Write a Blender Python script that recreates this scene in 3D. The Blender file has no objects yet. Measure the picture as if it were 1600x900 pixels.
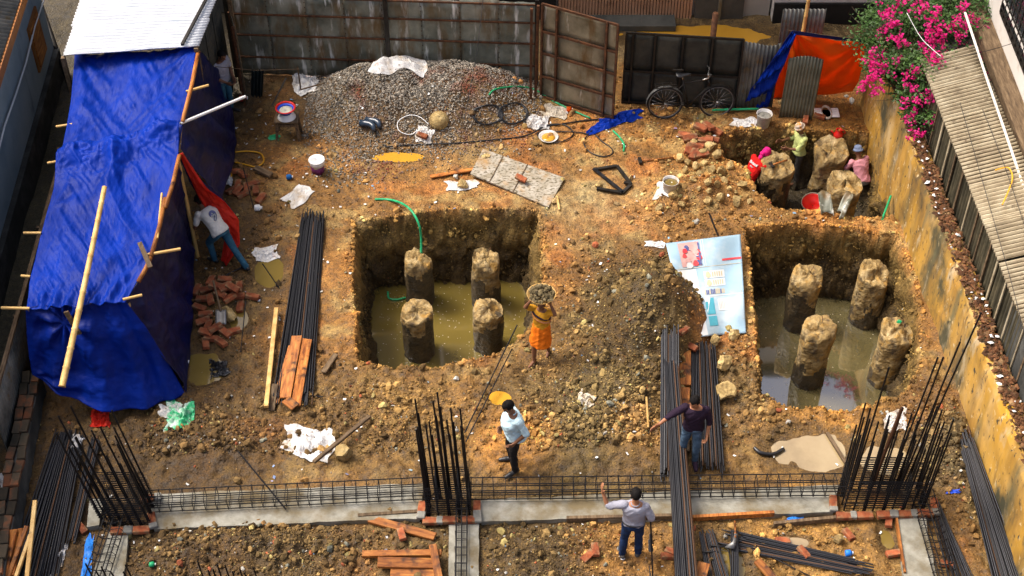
import bpy, bmesh, math, random
import numpy as np
from mathutils import Vector, Matrix, Euler, Quaternion
random.seed(7)
R = math.radians
SC = bpy.context.scene
COL = SC.collection

# ---------------------------------------------------------------- camera, sky, sun, exposure
CAM_H, F, PITCH = 17.7, 2350.0, R(45)
cam = bpy.data.cameras.new('camera'); camo = bpy.data.objects.new('camera', cam); COL.objects.link(camo)
camo.location = (0, -17.7, CAM_H); camo.rotation_euler = (R(90) - PITCH, 0, 0)
cam.sensor_width = 36; cam.lens = 36 * F / 1600; cam.clip_start = 0.5; cam.clip_end = 2000
SC.camera = camo
SC.render.resolution_x, SC.render.resolution_y = 1024, 576
SUN_EL, SUN_AZ = R(57), R(-68)      # azimuth from +Y, clockwise seen from above: the light comes from the left
w = bpy.data.worlds.new('World'); SC.world = w; w.use_nodes = True
nt = w.node_tree; bg = nt.nodes['Background']
sky = nt.nodes.new('ShaderNodeTexSky'); sky.sky_type = 'NISHITA'; sky.sun_disc = False
sky.sun_elevation = SUN_EL; sky.sun_rotation = SUN_AZ
sky.air_density = .7; sky.dust_density = 7.0; sky.ozone_density = 0.3
nt.links.new(sky.outputs[0], bg.inputs[0]); bg.inputs[1].default_value = 0.15
sl = bpy.data.lights.new('sun', 'SUN'); sl.energy = 1.8; sl.angle = R(20); sl.color = (1, .96, .89)
so = bpy.data.objects.new('sun', sl); COL.objects.link(so)
sd = Vector((math.sin(SUN_AZ) * math.cos(SUN_EL), math.cos(SUN_AZ) * math.cos(SUN_EL), math.sin(SUN_EL)))
so.rotation_euler = sd.to_track_quat('Z', 'Y').to_euler()
vs = SC.view_settings; SC.display_settings.display_device = 'sRGB'
vs.view_transform = 'Standard'; vs.look = 'None'; vs.gamma = 1; vs.use_curve_mapping = False; vs.exposure = 0.84
SC.cycles.max_bounces = 6; SC.cycles.diffuse_bounces = 3; SC.cycles.glossy_bounces = 3; SC.cycles.caustics_reflective = False; SC.cycles.caustics_refractive = False

# ---------------------------------------------------------------- helpers
def G(px, py, z=0.0):
    """the place at height z that the photograph's pixel (1600x900) shows"""
    u, v = (px - 800) / F, (450 - py) / F
    c, s = math.cos(PITCH), math.sin(PITCH)
    dy, dz = c + v * s, -s + v * c
    t = (z - CAM_H) / dz
    return Vector((u * t, -17.7 + dy * t, z))

_T = np.random.RandomState(3).rand(8, 256, 256)
def vn(x, y, k=0):
    x = np.asarray(x, float); y = np.asarray(y, float)
    xi = np.floor(x).astype(int); yi = np.floor(y).astype(int); fx = x - xi; fy = y - yi
    fx = fx * fx * (3 - 2 * fx); fy = fy * fy * (3 - 2 * fy); t = _T[k % 8]
    a = t[xi & 255, yi & 255]; b = t[(xi + 1) & 255, yi & 255]; c = t[xi & 255, (yi + 1) & 255]; d = t[(xi + 1) & 255, (yi + 1) & 255]
    return (a * (1 - fx) + b * fx) * (1 - fy) + (c * (1 - fx) + d * fx) * fy - .5
def fbm(x, y, o=4, k=0, g=.5):
    s = 0; a = 1.0
    for i in range(o):
        s = s + a * vn(x * 2 ** i + 17.3 * i, y * 2 ** i + 5.1 * i, k + i); a *= g
    return s
def sstep(a, b, x):
    t = np.clip((x - a) / (b - a), 0, 1); return t * t * (3 - 2 * t)

def tag(o, label=None, cat=None, group=None, kind=None):
    if label: o['label'] = label
    if cat: o['category'] = cat
    if group: o['group'] = group
    if kind: o['kind'] = kind
    return o
def thing(name, label, cat, loc=(0, 0, 0), group=None, rz=0):
    o = bpy.data.objects.new(name, None); COL.objects.link(o); o.location = loc; o.rotation_euler = (0, 0, rz)
    o.empty_display_size = .1
    return tag(o, label, cat, group)
def link(name, me, parent=None, mat=None):
    o = bpy.data.objects.new(name, me); COL.objects.link(o)
    if parent: o.parent = parent
    return o
def wloc(o):
    v = Vector((0, 0, 0))
    while o: v = v + Vector(o.location); o = o.parent
    return v
def copy_tree(o, parent=None):
    c = o.copy(); COL.objects.link(c)
    if parent: c.parent = parent
    for ch in list(o.children): copy_tree(ch, c)
    return c
def frame(d):
    d = d.normalized(); a = Vector((0, 0, 1)) if abs(d.z) < .95 else Vector((1, 0, 0))
    x = d.cross(a).normalized(); return x, d.cross(x).normalized()

class MB:
    """collects shapes in world coordinates; build() makes ONE mesh object of them"""
    def __init__(s): s.v = []; s.f = []; s.m = []; s.sm = []
    def add(s, vs, fs, m=0, smooth=False):
        n = len(s.v); s.v += [tuple(p) for p in vs]; s.f += [tuple(i + n for i in f) for f in fs]
        s.m += [m] * len(fs); s.sm += [smooth] * len(fs); return s
    def box(s, c, size, rot=None, m=0, bev=0):
        M = rot.to_matrix() if isinstance(rot, (Euler, Quaternion)) else (rot or Matrix.Identity(3))
        h = [d / 2 for d in size]; c = Vector(c)
        if bev:
            vs = []; b = min(bev, min(h) * .9)
            for sx in (-1, 1):
                for sy in (-1, 1):
                    for sz in (-1, 1):
                        vs += [(sx * (h[0] - b), sy * (h[1] - b), sz * h[2]), (sx * (h[0] - b), sy * h[1], sz * (h[2] - b)), (sx * h[0], sy * (h[1] - b), sz * (h[2] - b))]
            bm = bmesh.new()
            for p in vs: bm.verts.new(p)
            r = bmesh.ops.convex_hull(bm, input=bm.verts[:]); bm.normal_update(); bm.verts.index_update()
            s.add([c + M @ v.co for v in bm.verts], [[v.index for v in f.verts] for f in bm.faces], m); bm.free(); return s
        vs = [c + M @ Vector((x * h[0], y * h[1], z * h[2])) for x in (-1, 1) for y in (-1, 1) for z in (-1, 1)]
        return s.add(vs, [(0, 1, 3, 2), (4, 6, 7, 5), (0, 4, 5, 1), (2, 3, 7, 6), (0, 2, 6, 4), (1, 5, 7, 3)], m)
    def bar(s, p, q, wd, th=None, m=0, up=None):
        """square section bar from p to q"""
        p, q = Vector(p), Vector(q); d = (q - p); L = d.length; d.normalize(); th = th or wd
        up = Vector(up) if up else (Vector((0, 0, 1)) if abs(d.z) < .9 else Vector((0, 1, 0)))
        x = d.cross(up).normalized(); y = x.cross(d).normalized()
        return s.box((p + q) / 2, (wd, L, th), Matrix((x, d, y)).transposed(), m)
    def tube(s, pts, r, n=8, m=0, cap=True, smooth=True, closed=False):
        pts = [Vector(p) for p in pts]; k = len(pts); rs = r if hasattr(r, '__len__') else [r] * k
        vs = []; px = None
        for i, p in enumerate(pts):
            if closed: d = pts[(i + 1) % k] - pts[i - 1]
            else: d = pts[min(i + 1, k - 1)] - pts[max(i - 1, 0)]
            if d.length < 1e-9: d = Vector((0, 0, 1))
            d.normalize()
            if px is None: x, y = frame(d)
            else:
                x = px - d * px.dot(d)
                x = x.normalized() if x.length > 1e-6 else frame(d)[0]
                y = d.cross(x)
            px = x
            for j in range(n):
                a = 2 * math.pi * j / n; vs.append(p + (x * math.cos(a) + y * math.sin(a)) * rs[i])
        fs = []
        for i in range(k if closed else k - 1):
            for j in range(n):
                a = i * n + j; b = i * n + (j + 1) % n; i2 = (i + 1) % k
                fs.append((a, b, i2 * n + (j + 1) % n, i2 * n + j))
        if cap and not closed:
            fs.append(tuple(range(n))[::-1]); fs.append(tuple(range((k - 1) * n, k * n)))
        return s.add(vs, fs, m, smooth)
    def rings(s, rings, m=0, smooth=True, cap=True):
        """loft through rings of equal point count"""
        n = len(rings[0]); vs = [p for r in rings for p in r]; fs = []
        for i in range(len(rings) - 1):
            for j in range(n): fs.append((i * n + j, i * n + (j + 1) % n, (i + 1) * n + (j + 1) % n, (i + 1) * n + j))
        if cap: fs.append(tuple(range(n))[::-1]); fs.append(tuple(range((len(rings) - 1) * n, len(rings) * n)))
        return s.add(vs, fs, m, smooth)
    def lathe(s, c, prof, n=20, m=0, rot=None, smooth=True, cap=False):
        c = Vector(c); M = rot.to_matrix() if isinstance(rot, (Euler, Quaternion)) else (rot or Matrix.Identity(3))
        return s.rings([[c + M @ Vector((r * math.cos(2 * math.pi * j / n), r * math.sin(2 * math.pi * j / n), z)) for j in range(n)] for r, z in prof], m, smooth, cap)
    def ell(s, c, r, rot=None, m=0, n=14, k=9):
        c = Vector(c); M = rot.to_matrix() if isinstance(rot, (Euler, Quaternion)) else (rot or Matrix.Identity(3))
        rg = []
        for i in range(k):
            t = math.pi * (i + .15) / (k - .7); t = min(max(t, .12), math.pi - .12) if i in (0, k - 1) else math.pi * i / (k - 1)
            rg.append([c + M @ Vector((r[0] * math.sin(t) * math.cos(2 * math.pi * j / n), r[1] * math.sin(t) * math.sin(2 * math.pi * j / n), -r[2] * math.cos(t))) for j in range(n)])
        return s.rings(rg, m)
    def rock(s, c, r, seed, m=0, rot=None, sub=1, jag=.28):
        bm = bmesh.new(); bmesh.ops.create_icosphere(bm, subdivisions=sub + 1, radius=1)
        rn = random.Random(seed); M = (rot or Euler((rn.random() * 6, rn.random() * 6, rn.random() * 6))).to_matrix()
        pl = [(Vector((rn.gauss(0, 1), rn.gauss(0, 1), rn.gauss(0, 1))).normalized(), rn.uniform(.52, .9)) for _ in range(15)]
        c = Vector(c); r = r if hasattr(r, '__len__') else (r, r, r)
        for v in bm.verts:
            for nrm, dd in pl:
                e = v.co.dot(nrm)
                if e > dd: v.co -= nrm * (e - dd)
            v.co *= 1 + rn.uniform(-jag, jag) * .3
        bm.verts.index_update()
        s.add([c + M @ Vector((v.co.x * r[0], v.co.y * r[1], v.co.z * r[2])) for v in bm.verts], [[v.index for v in f.verts] for f in bm.faces], m); bm.free(); return s
    def grid(s, pts, m=0, smooth=True):
        """pts[i][j] points of a sheet"""
        a, b = len(pts), len(pts[0])
        return s.add([p for r in pts for p in r], [(i * b + j, i * b + j + 1, (i + 1) * b + j + 1, (i + 1) * b + j) for i in range(a - 1) for j in range(b - 1)], m, smooth)
    def mesh(s, name, mats, off=Vector((0, 0, 0))):
        me = bpy.data.meshes.new(name); me.from_pydata([(p[0] - off[0], p[1] - off[1], p[2] - off[2]) for p in s.v], [], s.f)
        for m in (mats if isinstance(mats, (list, tuple)) else [mats]): me.materials.append(m)
        me.polygons.foreach_set('material_index', s.m); me.polygons.foreach_set('use_smooth', s.sm); me.update(); return me
    def build(s, name, mats, parent=None, loc=None):
        off = wloc(parent) if parent else Vector(loc or (0, 0, 0))
        o = link(name, s.mesh(name, mats, off), parent)
        if not parent: o.location = off
        return o
def solid(o, th, offset=0):
    md = o.modifiers.new('thickness', 'SOLIDIFY'); md.thickness = th; md.offset = offset; return o

_UC = {}
def rod(name, p, q, r, mat, parent=None, n=7):
    """a round bar from p to q that shares one unit mesh per material"""
    k = (mat.name, n)
    if k not in _UC: _UC[k] = MB().tube([(0, 0, 0), (0, 0, 1)], 1, n).mesh('bar', mat)
    o = link(name, _UC[k], parent); off = wloc(parent) if parent else Vector((0, 0, 0))
    p, q = Vector(p), Vector(q); d = q - p
    o.location = p - off; o.rotation_mode = 'QUATERNION'; o.rotation_quaternion = d.to_track_quat('Z', 'Y'); o.scale = (r, r, d.length)
    return o
def place(name, me, loc, rot=(0, 0, 0), sc=(1, 1, 1), parent=None):
    o = link(name, me, parent); o.location = Vector(loc) - (wloc(parent) if parent else Vector((0, 0, 0))); o.rotation_euler = rot; o.scale = sc if hasattr(sc, '__len__') else (sc,) * 3; return o
# ---------------------------------------------------------------- materials
def mat(name, cols, scale=6, rough=.8, bump=0, bscale=None, detail=6, metal=0, spec=.3, stretch=None, island=0, objrand=0, attr=None, mapc='Object', spots=None, rvar=0, dist=.01, ior=None):
    """cols: list of colours mixed by fractal noise; spots: (colour, scale, threshold, soft) a second layer of stains"""
    m = bpy.data.materials.new(name); m.use_nodes = True; n = m.node_tree.nodes; l = m.node_tree.links; b = n['Principled BSDF']
    tc = n.new('ShaderNodeTexCoord'); mp = n.new('ShaderNodeMapping'); l.new(tc.outputs[mapc], mp.inputs[0])
    if stretch: mp.inputs['Scale'].default_value = stretch
    if objrand:
        oi = n.new('ShaderNodeObjectInfo'); vm = n.new('ShaderNodeVectorMath'); vm.operation = 'SCALE'; vm.inputs[0].default_value = (31, 17, 23)
        l.new(oi.outputs['Random'], vm.inputs['Scale']); l.new(vm.outputs[0], mp.inputs['Location'])
    nz = n.new('ShaderNodeTexNoise'); nz.inputs['Scale'].default_value = scale; nz.inputs['Detail'].default_value = detail; nz.inputs['Roughness'].default_value = .62
    l.new(mp.outputs[0], nz.inputs['Vector'])
    rp = n.new('ShaderNodeValToRGB'); el = rp.color_ramp.elements
    k = len(cols)
    for i, c in enumerate(cols):
        pos = .3 + .4 * i / max(1, k - 1)
        e = el[i] if i < 2 else el.new(pos)
        e.position = pos; e.color = (*c, 1)
    l.new(nz.outputs['Fac'], rp.inputs[0]); out = rp.outputs[0]
    if island or objrand:
        if island: g = n.new('ShaderNodeNewGeometry'); src = g.outputs['Random Per Island']; amt = island
        else: src = oi.outputs['Random']; amt = objrand
        r2 = n.new('ShaderNodeMapRange'); r2.inputs[3].default_value = 1 - amt; r2.inputs[4].default_value = 1 + amt; l.new(src, r2.inputs[0])
        hs = n.new('ShaderNodeHueSaturation'); l.new(out, hs.inputs['Color']); l.new(r2.outputs[0], hs.inputs['Value']); out = hs.outputs[0]
    for sp in (spots or []):
        c, ss, th, soft = sp[:4]
        n2 = n.new('ShaderNodeTexNoise'); n2.inputs['Scale'].default_value = ss; n2.inputs['Detail'].default_value = 9; n2.inputs['Roughness'].default_value = .62
        mp2 = n.new('ShaderNodeMapping'); l.new(tc.outputs[mapc], mp2.inputs[0]); l.new(mp2.outputs[0], n2.inputs['Vector']); mp2.inputs['Location'].default_value = (ss * 3.1, 4.7, ss)
        if len(sp) > 4: mp2.inputs['Scale'].default_value = sp[4]
        r3 = n.new('ShaderNodeMapRange'); r3.inputs[1].default_value = th - soft; r3.inputs[2].default_value = th + soft; l.new(n2.outputs['Fac'], r3.inputs[0])
        mx = n.new('ShaderNodeMix'); mx.data_type = 'RGBA'; l.new(r3.outputs[0], mx.inputs['Factor']); l.new(out, mx.inputs['A']); mx.inputs['B'].default_value = (*c, 1); out = mx.outputs['Result']
    if attr:
        at = n.new('ShaderNodeAttribute'); at.attribute_name = attr
        mx = n.new('ShaderNodeMix'); mx.data_type = 'RGBA'; mx.blend_type = 'MULTIPLY'; mx.inputs['Factor'].default_value = 1; l.new(at.outputs['Color'], mx.inputs['A']); l.new(out, mx.inputs['B']); out = mx.outputs['Result']
    l.new(out, b.inputs['Base Color'])
    b.inputs['Roughness'].default_value = rough; b.inputs['Metallic'].default_value = metal; b.inputs['Specular IOR Level'].default_value = spec
    if ior: b.inputs['IOR'].default_value = ior
    if rvar:
        rr = n.new('ShaderNodeMapRange'); rr.inputs[1].default_value = .3; rr.inputs[2].default_value = .7; rr.inputs[3].default_value = rough - rvar; rr.inputs[4].default_value = rough + rvar; l.new(nz.outputs['Fac'], rr.inputs[0]); l.new(rr.outputs[0], b.inputs['Roughness'])
    if bump:
        nb = n.new('ShaderNodeTexNoise'); nb.inputs['Scale'].default_value = bscale or scale * 4; nb.inputs['Detail'].default_value = 5; l.new(mp.outputs[0], nb.inputs['Vector'])
        bp = n.new('ShaderNodeBump'); bp.inputs['Strength'].default_value = bump; bp.inputs['Distance'].default_value = dist; l.new(nb.outputs['Fac'], bp.inputs['Height']); l.new(bp.outputs[0], b.inputs['Normal'])
    m.diffuse_color = (*cols[0], 1)
    return m
M = {}
M['ground'] = mat('ground_soil', [(.38, .36, .34), (.85, .82, .8), (1.35, 1.32, 1.25)], scale=9, rough=.68, bump=1, bscale=26, attr='soil', spec=.35, rvar=.25, dist=.03,
                  spots=[((1.7, 1.5, 1.2), 48, .62, .05), ((.28, .24, .2), 34, .60, .06)])
M['clod'] = mat('soil_clod', [(.5, .48, .45), (1, 1, 1), (1.45, 1.4, 1.3)], scale=9, rough=.9, bump=.5, bscale=60, attr='soil', island=.45)
M['gravel'] = mat('crushed_stone', [(.09, .085, .08), (.23, .2, .155), (.36, .31, .25)], scale=14, rough=.75, island=.75, bump=.2,
                  spots=[((.22, .07, .035), 1.1, .6, .06)])
M['water'] = mat('muddy_water', [(.145, .105, .024), (.18, .132, .03)], scale=1.2, rough=.04, bump=.03, bscale=5, spec=1.0, ior=2.0, spots=[((.20, .145, .03), .8, .55, .15)])
M['puddle'] = mat('ochre_puddle', [(.50, .25, .025), (.56, .30, .035)], scale=2, rough=.06, spec=.6, bump=.02, bscale=6)
M['pale_puddle'] = mat('pale_puddle', [(.22, .155, .07), (.32, .235, .115), (.38, .29, .15)], scale=1.1, rough=.05, spec=.9, bump=.02, bscale=6, ior=1.7)
M['puddle_olive'] = mat('olive_puddle', [(.16, .11, .025), (.2, .14, .035)], scale=2, rough=.06, spec=.7, bump=.02, bscale=6)
M['pile'] = mat('rough_concrete_pile', [(.15, .10, .04), (.34, .23, .09), (.50, .39, .21)], scale=5, rough=.9, bump=1, bscale=14, dist=.05, spots=[((.1, .07, .04), 6, .58, .08), ((.42, .24, .06), 4, .6, .06)])
M['pile_wet'] = mat('wet_concrete_pile', [(.028, .022, .014), (.07, .05, .025), (.11, .075, .035)], scale=6, rough=.55, bump=1, bscale=16, dist=.05)
M['steel'] = mat('black_steel_bar', [(.006, .007, .010), (.017, .019, .025), (.05, .045, .042)], scale=9, rough=.4, metal=.35, spec=.5, objrand=.4, stretch=(1, 1, .15))
M['steel_dark'] = mat('dark_steel_cage', [(.006, .006, .008), (.014, .013, .013)], scale=9, rough=.55, metal=.3, objrand=.2)
M['rust'] = mat('rusty_angle_iron', [(.035, .015, .008), (.085, .035, .015), (.16, .065, .025)], scale=10, rough=.85, bump=.3)
M['tin'] = mat('weathered_tin_sheet', [(.075, .085, .065), (.18, .185, .14), (.30, .295, .23)], scale=2.2, rough=.5, metal=.1, spec=.5, objrand=.2, rvar=.12,
               spots=[((.72, .72, .66), 6, .6, .05, (1, 1, .14)), ((.13, .075, .022), 2.6, .57, .09, (1, 1, .3))])
M['tin_dark'] = mat('dark_tin_sheet', [(.018, .02, .018), (.04, .042, .036), (.065, .064, .05)], scale=3, rough=.6, metal=.2, objrand=.15)
M['tin_rusty'] = mat('rust_streaked_tin_sheet', [(.13, .11, .06), (.26, .22, .14), (.36, .31, .2)], scale=2.5, rough=.6, metal=.2, objrand=.15,
                     spots=[((.65, .6, .5), 7, .63, .05, (1, 1, .13)), ((.12, .06, .015), 3, .57, .08, (1, 1, .25))])
M['corr'] = mat('corrugated_tin', [(.07, .072, .066), (.15, .15, .135), (.24, .23, .2)], scale=3, rough=.5, metal=.3, objrand=.15, spots=[((.14, .1, .05), 4, .62, .07)])
M['white_tin'] = mat('white_corrugated_roofing', [(.55, .57, .60), (.68, .69, .70)], scale=3, rough=.45, spec=.4, spots=[((.38, .44, .5), 3.2, .64, .06, (.25, 2.5, 1))])
M['roof_tan'] = mat('tan_corrugated_roofing', [(.2, .155, .095), (.34, .28, .18), (.45, .39, .27)], scale=3, rough=.65, bump=.1, objrand=.12, spots=[((.09, .06, .035), 6, .66, .05)])
M['shed_side'] = mat('dark_corrugated_side', [(.03, .027, .015), (.06, .052, .03), (.11, .09, .05)], scale=3, rough=.8, objrand=.25)  # dark brown tones over the whole side sheet
M['ywall'] = mat('ochre_stained_wall', [(.17, .10, .03), (.40, .215, .04), (.52, .31, .08), (.56, .40, .19)], scale=1.2, rough=.9, bump=.45, bscale=16, stretch=(1, 1, .45), detail=12,
                 spots=[((.085, .06, .03), .9, .56, .09, (1, .9, .4)), ((.13, .12, .06), 2.2, .58, .09, (1, 1, .16)), ((.50, .27, .03), 1.3, .56, .12, (1, 1, .3)), ((.05, .042, .03), 5, .68, .07, (1, 1, .12)), ((.50, .42, .28), 2.2, .64, .07, (1, 1, .4)), ((.055, .045, .03), 11, .62, .04, (1, 1, .55)), ((.60, .46, .24), 9, .64, .03, (1, 1, .6)), ((.07, .065, .035), .7, .60, .05, (1, 1.2, .8))])
M['plaster'] = mat('blue_grey_painted_wall', [(.21, .29, .34), (.28, .36, .41), (.33, .41, .46)], scale=1.3, rough=.8, bump=.1, spots=[((.12, .16, .18), 2, .64, .08, (1, 1, .3))])
M['plinth'] = mat('mossy_plinth', [(.02, .022, .02), (.05, .05, .045), (.11, .11, .1)], scale=2, rough=.9, bump=.3)
M['lane'] = mat('lane_concrete', [(.04, .042, .036), (.07, .072, .062), (.1, .1, .085)], scale=2, rough=.85, bump=.3, bscale=20)
M['white_wall'] = mat('white_painted_wall', [(.62, .58, .52), (.72, .68, .62)], scale=1, rough=.8, bump=.05, spots=[((.45, .4, .33), 2, .66, .08)])
M['black_wall'] = mat('black_painted_band', [(.008, .008, .008), (.02, .018, .016)], scale=3, rough=.7)
M['shutter'] = mat('pink_roller_shutter', [(.42, .22, .12), (.52, .3, .18)], scale=3, rough=.6, spots=[((.2, .1, .05), 3, .62, .1)])
M['grey_door'] = mat('grey_metal_door', [(.06, .058, .05), (.1, .095, .08)], scale=3, rough=.6)
M['road'] = mat('wet_mud_road', [(.09, .06, .028), (.17, .12, .06), (.25, .19, .1)], scale=3, rough=.7, bump=.5, bscale=12, dist=.03)
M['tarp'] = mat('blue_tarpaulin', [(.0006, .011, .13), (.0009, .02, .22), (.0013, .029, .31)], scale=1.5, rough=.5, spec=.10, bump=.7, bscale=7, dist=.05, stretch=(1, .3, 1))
M['tarp_shaded'] = mat('shaded_blue_tarpaulin', [(.0006, .002, .024), (.0008, .0035, .045), (.0012, .006, .075)], scale=1.6, rough=.5, spec=.25, bump=.5, bscale=7, dist=.03)  # navy deepened so the tent side's shade sits in the colour
M['orange'] = mat('orange_tarpaulin', [(.92, .16, .006), (.97, .22, .01)], scale=2, rough=.5, spec=.4, bump=.4, bscale=10, dist=.02)
M['red_cloth'] = mat('red_tarpaulin', [(.62, .02, .01), (.75, .035, .015)], scale=2, rough=.55)
M['bamboo'] = mat('bamboo_pole', [(.42, .22, .055), (.58, .36, .12), (.68, .48, .2)], scale=7, rough=.5, stretch=(1, 1, .3), objrand=.12, spots=[((.12, .06, .02), 9, .68, .04)])
M['timber'] = mat('orange_wet_timber', [(.13, .035, .008), (.34, .115, .022), (.52, .22, .05)], scale=3.5, rough=.6, bump=.3, stretch=(6, 1, 6), objrand=.3, spots=[((.05, .02, .01), 3, .6, .06)])
M['old_timber'] = mat('grey_brown_timber', [(.05, .032, .018), (.12, .078, .042), (.2, .14, .08)], scale=4, rough=.85, bump=.4, stretch=(6, 1, 6), objrand=.25)
M['brick'] = mat('red_brick', [(.13, .035, .016), (.26, .07, .027), (.36, .115, .045)], scale=9, rough=.9, bump=.4, objrand=.3, spots=[((.26, .17, .085), 6, .57, .08)])
M['mortar'] = mat('grey_mortar', [(.15, .145, .125), (.27, .26, .225)], scale=9, rough=.9, bump=.4)
M['stone'] = mat('tan_stone', [(.17, .11, .045), (.40, .28, .11), (.54, .41, .2)], scale=5, rough=.9, bump=.7, bscale=18, objrand=.28, dist=.03)
M['lean'] = mat('lean_concrete', [(.14, .13, .10), (.25, .24, .195), (.34, .33, .28)], scale=3.5, rough=.85, bump=.35, bscale=30, spots=[((.15, .115, .06), 1.9, .55, .10), ((.05, .045, .035), 26, .7, .03)])
M['sack'] = mat('white_woven_sack', [(.46, .43, .39), (.60, .585, .56), (.68, .67, .655)], scale=4, rough=.7, bump=.4, bscale=14, dist=.02, spots=[((.55, .3, .24), 3.5, .68, .05), ((.32, .22, .11), 2.8, .60, .10)])
M['sack_dirty'] = mat('dirty_woven_sack', [(.3, .24, .16), (.5, .43, .33), (.62, .56, .46)], scale=5, rough=.8, bump=.5, bscale=14, dist=.02)
M['sack_green'] = mat('green_print_plastic', [(.02, .28, .1), (.04, .4, .17), (.72, .74, .7)], scale=5, rough=.45, bump=.3, bscale=12)
M['white_plastic'] = mat('white_plastic', [(.74, .74, .72), (.82, .82, .8)], scale=4, rough=.4, spec=.5)
M['purple_print'] = mat('purple_print', [(.08, .012, .06), (.2, .03, .13)], scale=8, rough=.4, spots=[((.7, .65, .2), 9, .64, .03)])
M['black_plastic'] = mat('black_plastic', [(.008, .008, .009), (.02, .02, .022)], scale=6, rough=.35, spec=.5)
M['rubber'] = mat('blue_black_rubber', [(.012, .02, .035), (.03, .05, .08)], scale=5, rough=.3, spec=.6)
M['hose_black'] = mat('black_hose', [(.01, .01, .011), (.025, .025, .027)], scale=6, rough=.4)
M['hose_green'] = mat('green_hose', [(.01, .22, .08), (.03, .42, .17)], scale=6, rough=.35, spots=[((.6, .75, .6), 12, .68, .04)])
M['hose_yellow'] = mat('yellow_cable', [(.6, .28, .01), (.7, .35, .02)], scale=6, rough=.5)
M['red_plastic'] = mat('red_plastic', [(.55, .01, .008), (.7, .02, .012)], scale=5, rough=.35, spec=.5)
M['blue_plastic'] = mat('blue_plastic', [(.02, .06, .5), (.03, .1, .62)], scale=5, rough=.4)
M['metal_grey'] = mat('grey_galvanised', [(.12, .12, .12), (.24, .235, .22)], scale=6, rough=.4, metal=.5)
M['iron'] = mat('black_iron', [(.012, .011, .01), (.035, .03, .025)], scale=7, rough=.5, metal=.4)
M['chrome'] = mat('worn_chrome', [(.4, .38, .35), (.6, .58, .55)], scale=7, rough=.25, metal=.9)
M['board'] = mat('cement_splashed_board', [(.24, .2, .13), (.36, .32, .25), (.46, .42, .35)], scale=5, rough=.85, bump=.2, spots=[((.09, .07, .035), 16, .56, .06, (1, 2, 1)), ((.38, .22, .08), 2, .62, .08)])
M['skin'] = mat('brown_skin', [(.16, .07, .035), (.21, .095, .05)], scale=8, rough=.5)
M['skin_light'] = mat('tan_skin', [(.3, .125, .06), (.36, .16, .08)], scale=8, rough=.5)
M['hair'] = mat('black_hair', [(.006, .005, .005), (.014, .012, .011)], scale=25, rough=.8, bump=.5, bscale=70, spec=.1)
M['eye'] = mat('dark_eye', [(.01, .008, .006), (.02, .015, .012)], scale=5, rough=.2)
def cloth(name, c, v=.25, bump=.6, **k):
    return mat(name, [tuple(x * (1 - v) for x in c), c, tuple(min(.9, x * (1 + v)) for x in c)], scale=5, rough=.85, bump=bump, bscale=11, dist=.025, spec=.15, **k)
M['shirt_blue'] = cloth('pale_blue_shirt', (.5, .68, .74), .12)
M['shirt_dark'] = cloth('dark_plum_shirt', (.022, .012, .024), .3)
M['shirt_grey'] = cloth('grey_striped_shirt', (.3, .3, .35), .15)
M['jeans'] = cloth('blue_jeans', (.012, .028, .075), .5)
M['jeans_faded'] = cloth('faded_jeans', (.06, .1, .15), .6)
M['trouser_dark'] = cloth('dark_trousers', (.02, .017, .017), .3)
M['trouser_grey'] = cloth('grey_trousers', (.07, .065, .06), .3)
M['jersey'] = cloth('white_jersey', (.62, .6, .55), .15, spots=[((.2, .5, .58), 6, .66, .06)])
M['trouser_blue'] = cloth('teal_jeans', (.03, .1, .16), .3)
M['sari'] = cloth('ochre_tunic', (.55, .26, .02), .25)
M['sari_band'] = cloth('striped_sash', (.5, .2, .08), .5)
M['skirt'] = cloth('orange_wrap', (.68, .15, .008), .2)
M['shirt_lime'] = cloth('pale_green_check_shirt', (.5, .55, .2), .22)
M['shirt_red'] = cloth('red_tee', (.6, .012, .01), .2)
M['shirt_pink'] = cloth('pink_tee', (.6, .26, .3), .15)
M['scarf_pink'] = cloth('magenta_headscarf', (.62, .015, .17), .3)
M['cap_white'] = cloth('white_cloth_cap', (.66, .55, .42), .2, spots=[((.6, .25, .05), 14, .56, .05)])
M['cap_blue'] = cloth('grey_blue_cap', (.16, .2, .3), .3)
M['cloth_dark'] = cloth('dark_green_cloth', (.014, .022, .024), .35)
M['cloth_blue'] = cloth('blue_cloth', (.02, .12, .34), .4)
M['leaf'] = mat('bougainvillea_leaf', [(.02, .05, .01), (.05, .115, .022), (.1, .19, .04)], scale=3, rough=.5, island=.5, spec=.4)
M['petal'] = mat('magenta_bract', [(.46, .003, .10), (.66, .008, .19), (.78, .04, .28)], scale=4, rough=.6, island=.25)
M['leaf_big'] = mat('broad_leaf', [(.05, .16, .02), (.1, .28, .04)], scale=4, rough=.45, island=.3)
M['bark'] = mat('bark', [(.04, .028, .018), (.1, .07, .045)], scale=8, rough=.9, bump=.5)
M['glass'] = mat('dark_window_glass', [(.02, .025, .03), (.04, .045, .05)], scale=2, rough=.1, spec=.6)
M['brown_wood'] = mat('brown_window_frame', [(.25, .09, .02), (.36, .14, .035)], scale=4, rough=.6)
M['litter'] = mat('paper_litter', [(.55, .55, .52), (.8, .8, .78)], scale=5, rough=.7, island=.35)
M['litter_col'] = mat('coloured_litter', [(.5, .1, .06), (.12, .3, .5), (.6, .45, .05)], scale=.9, rough=.6, island=.4)
M['deadleaf'] = mat('dead_leaves', [(.035, .03, .012), (.11, .04, .014), (.2, .13, .06)], scale=9, rough=.85, island=.6)
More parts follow.
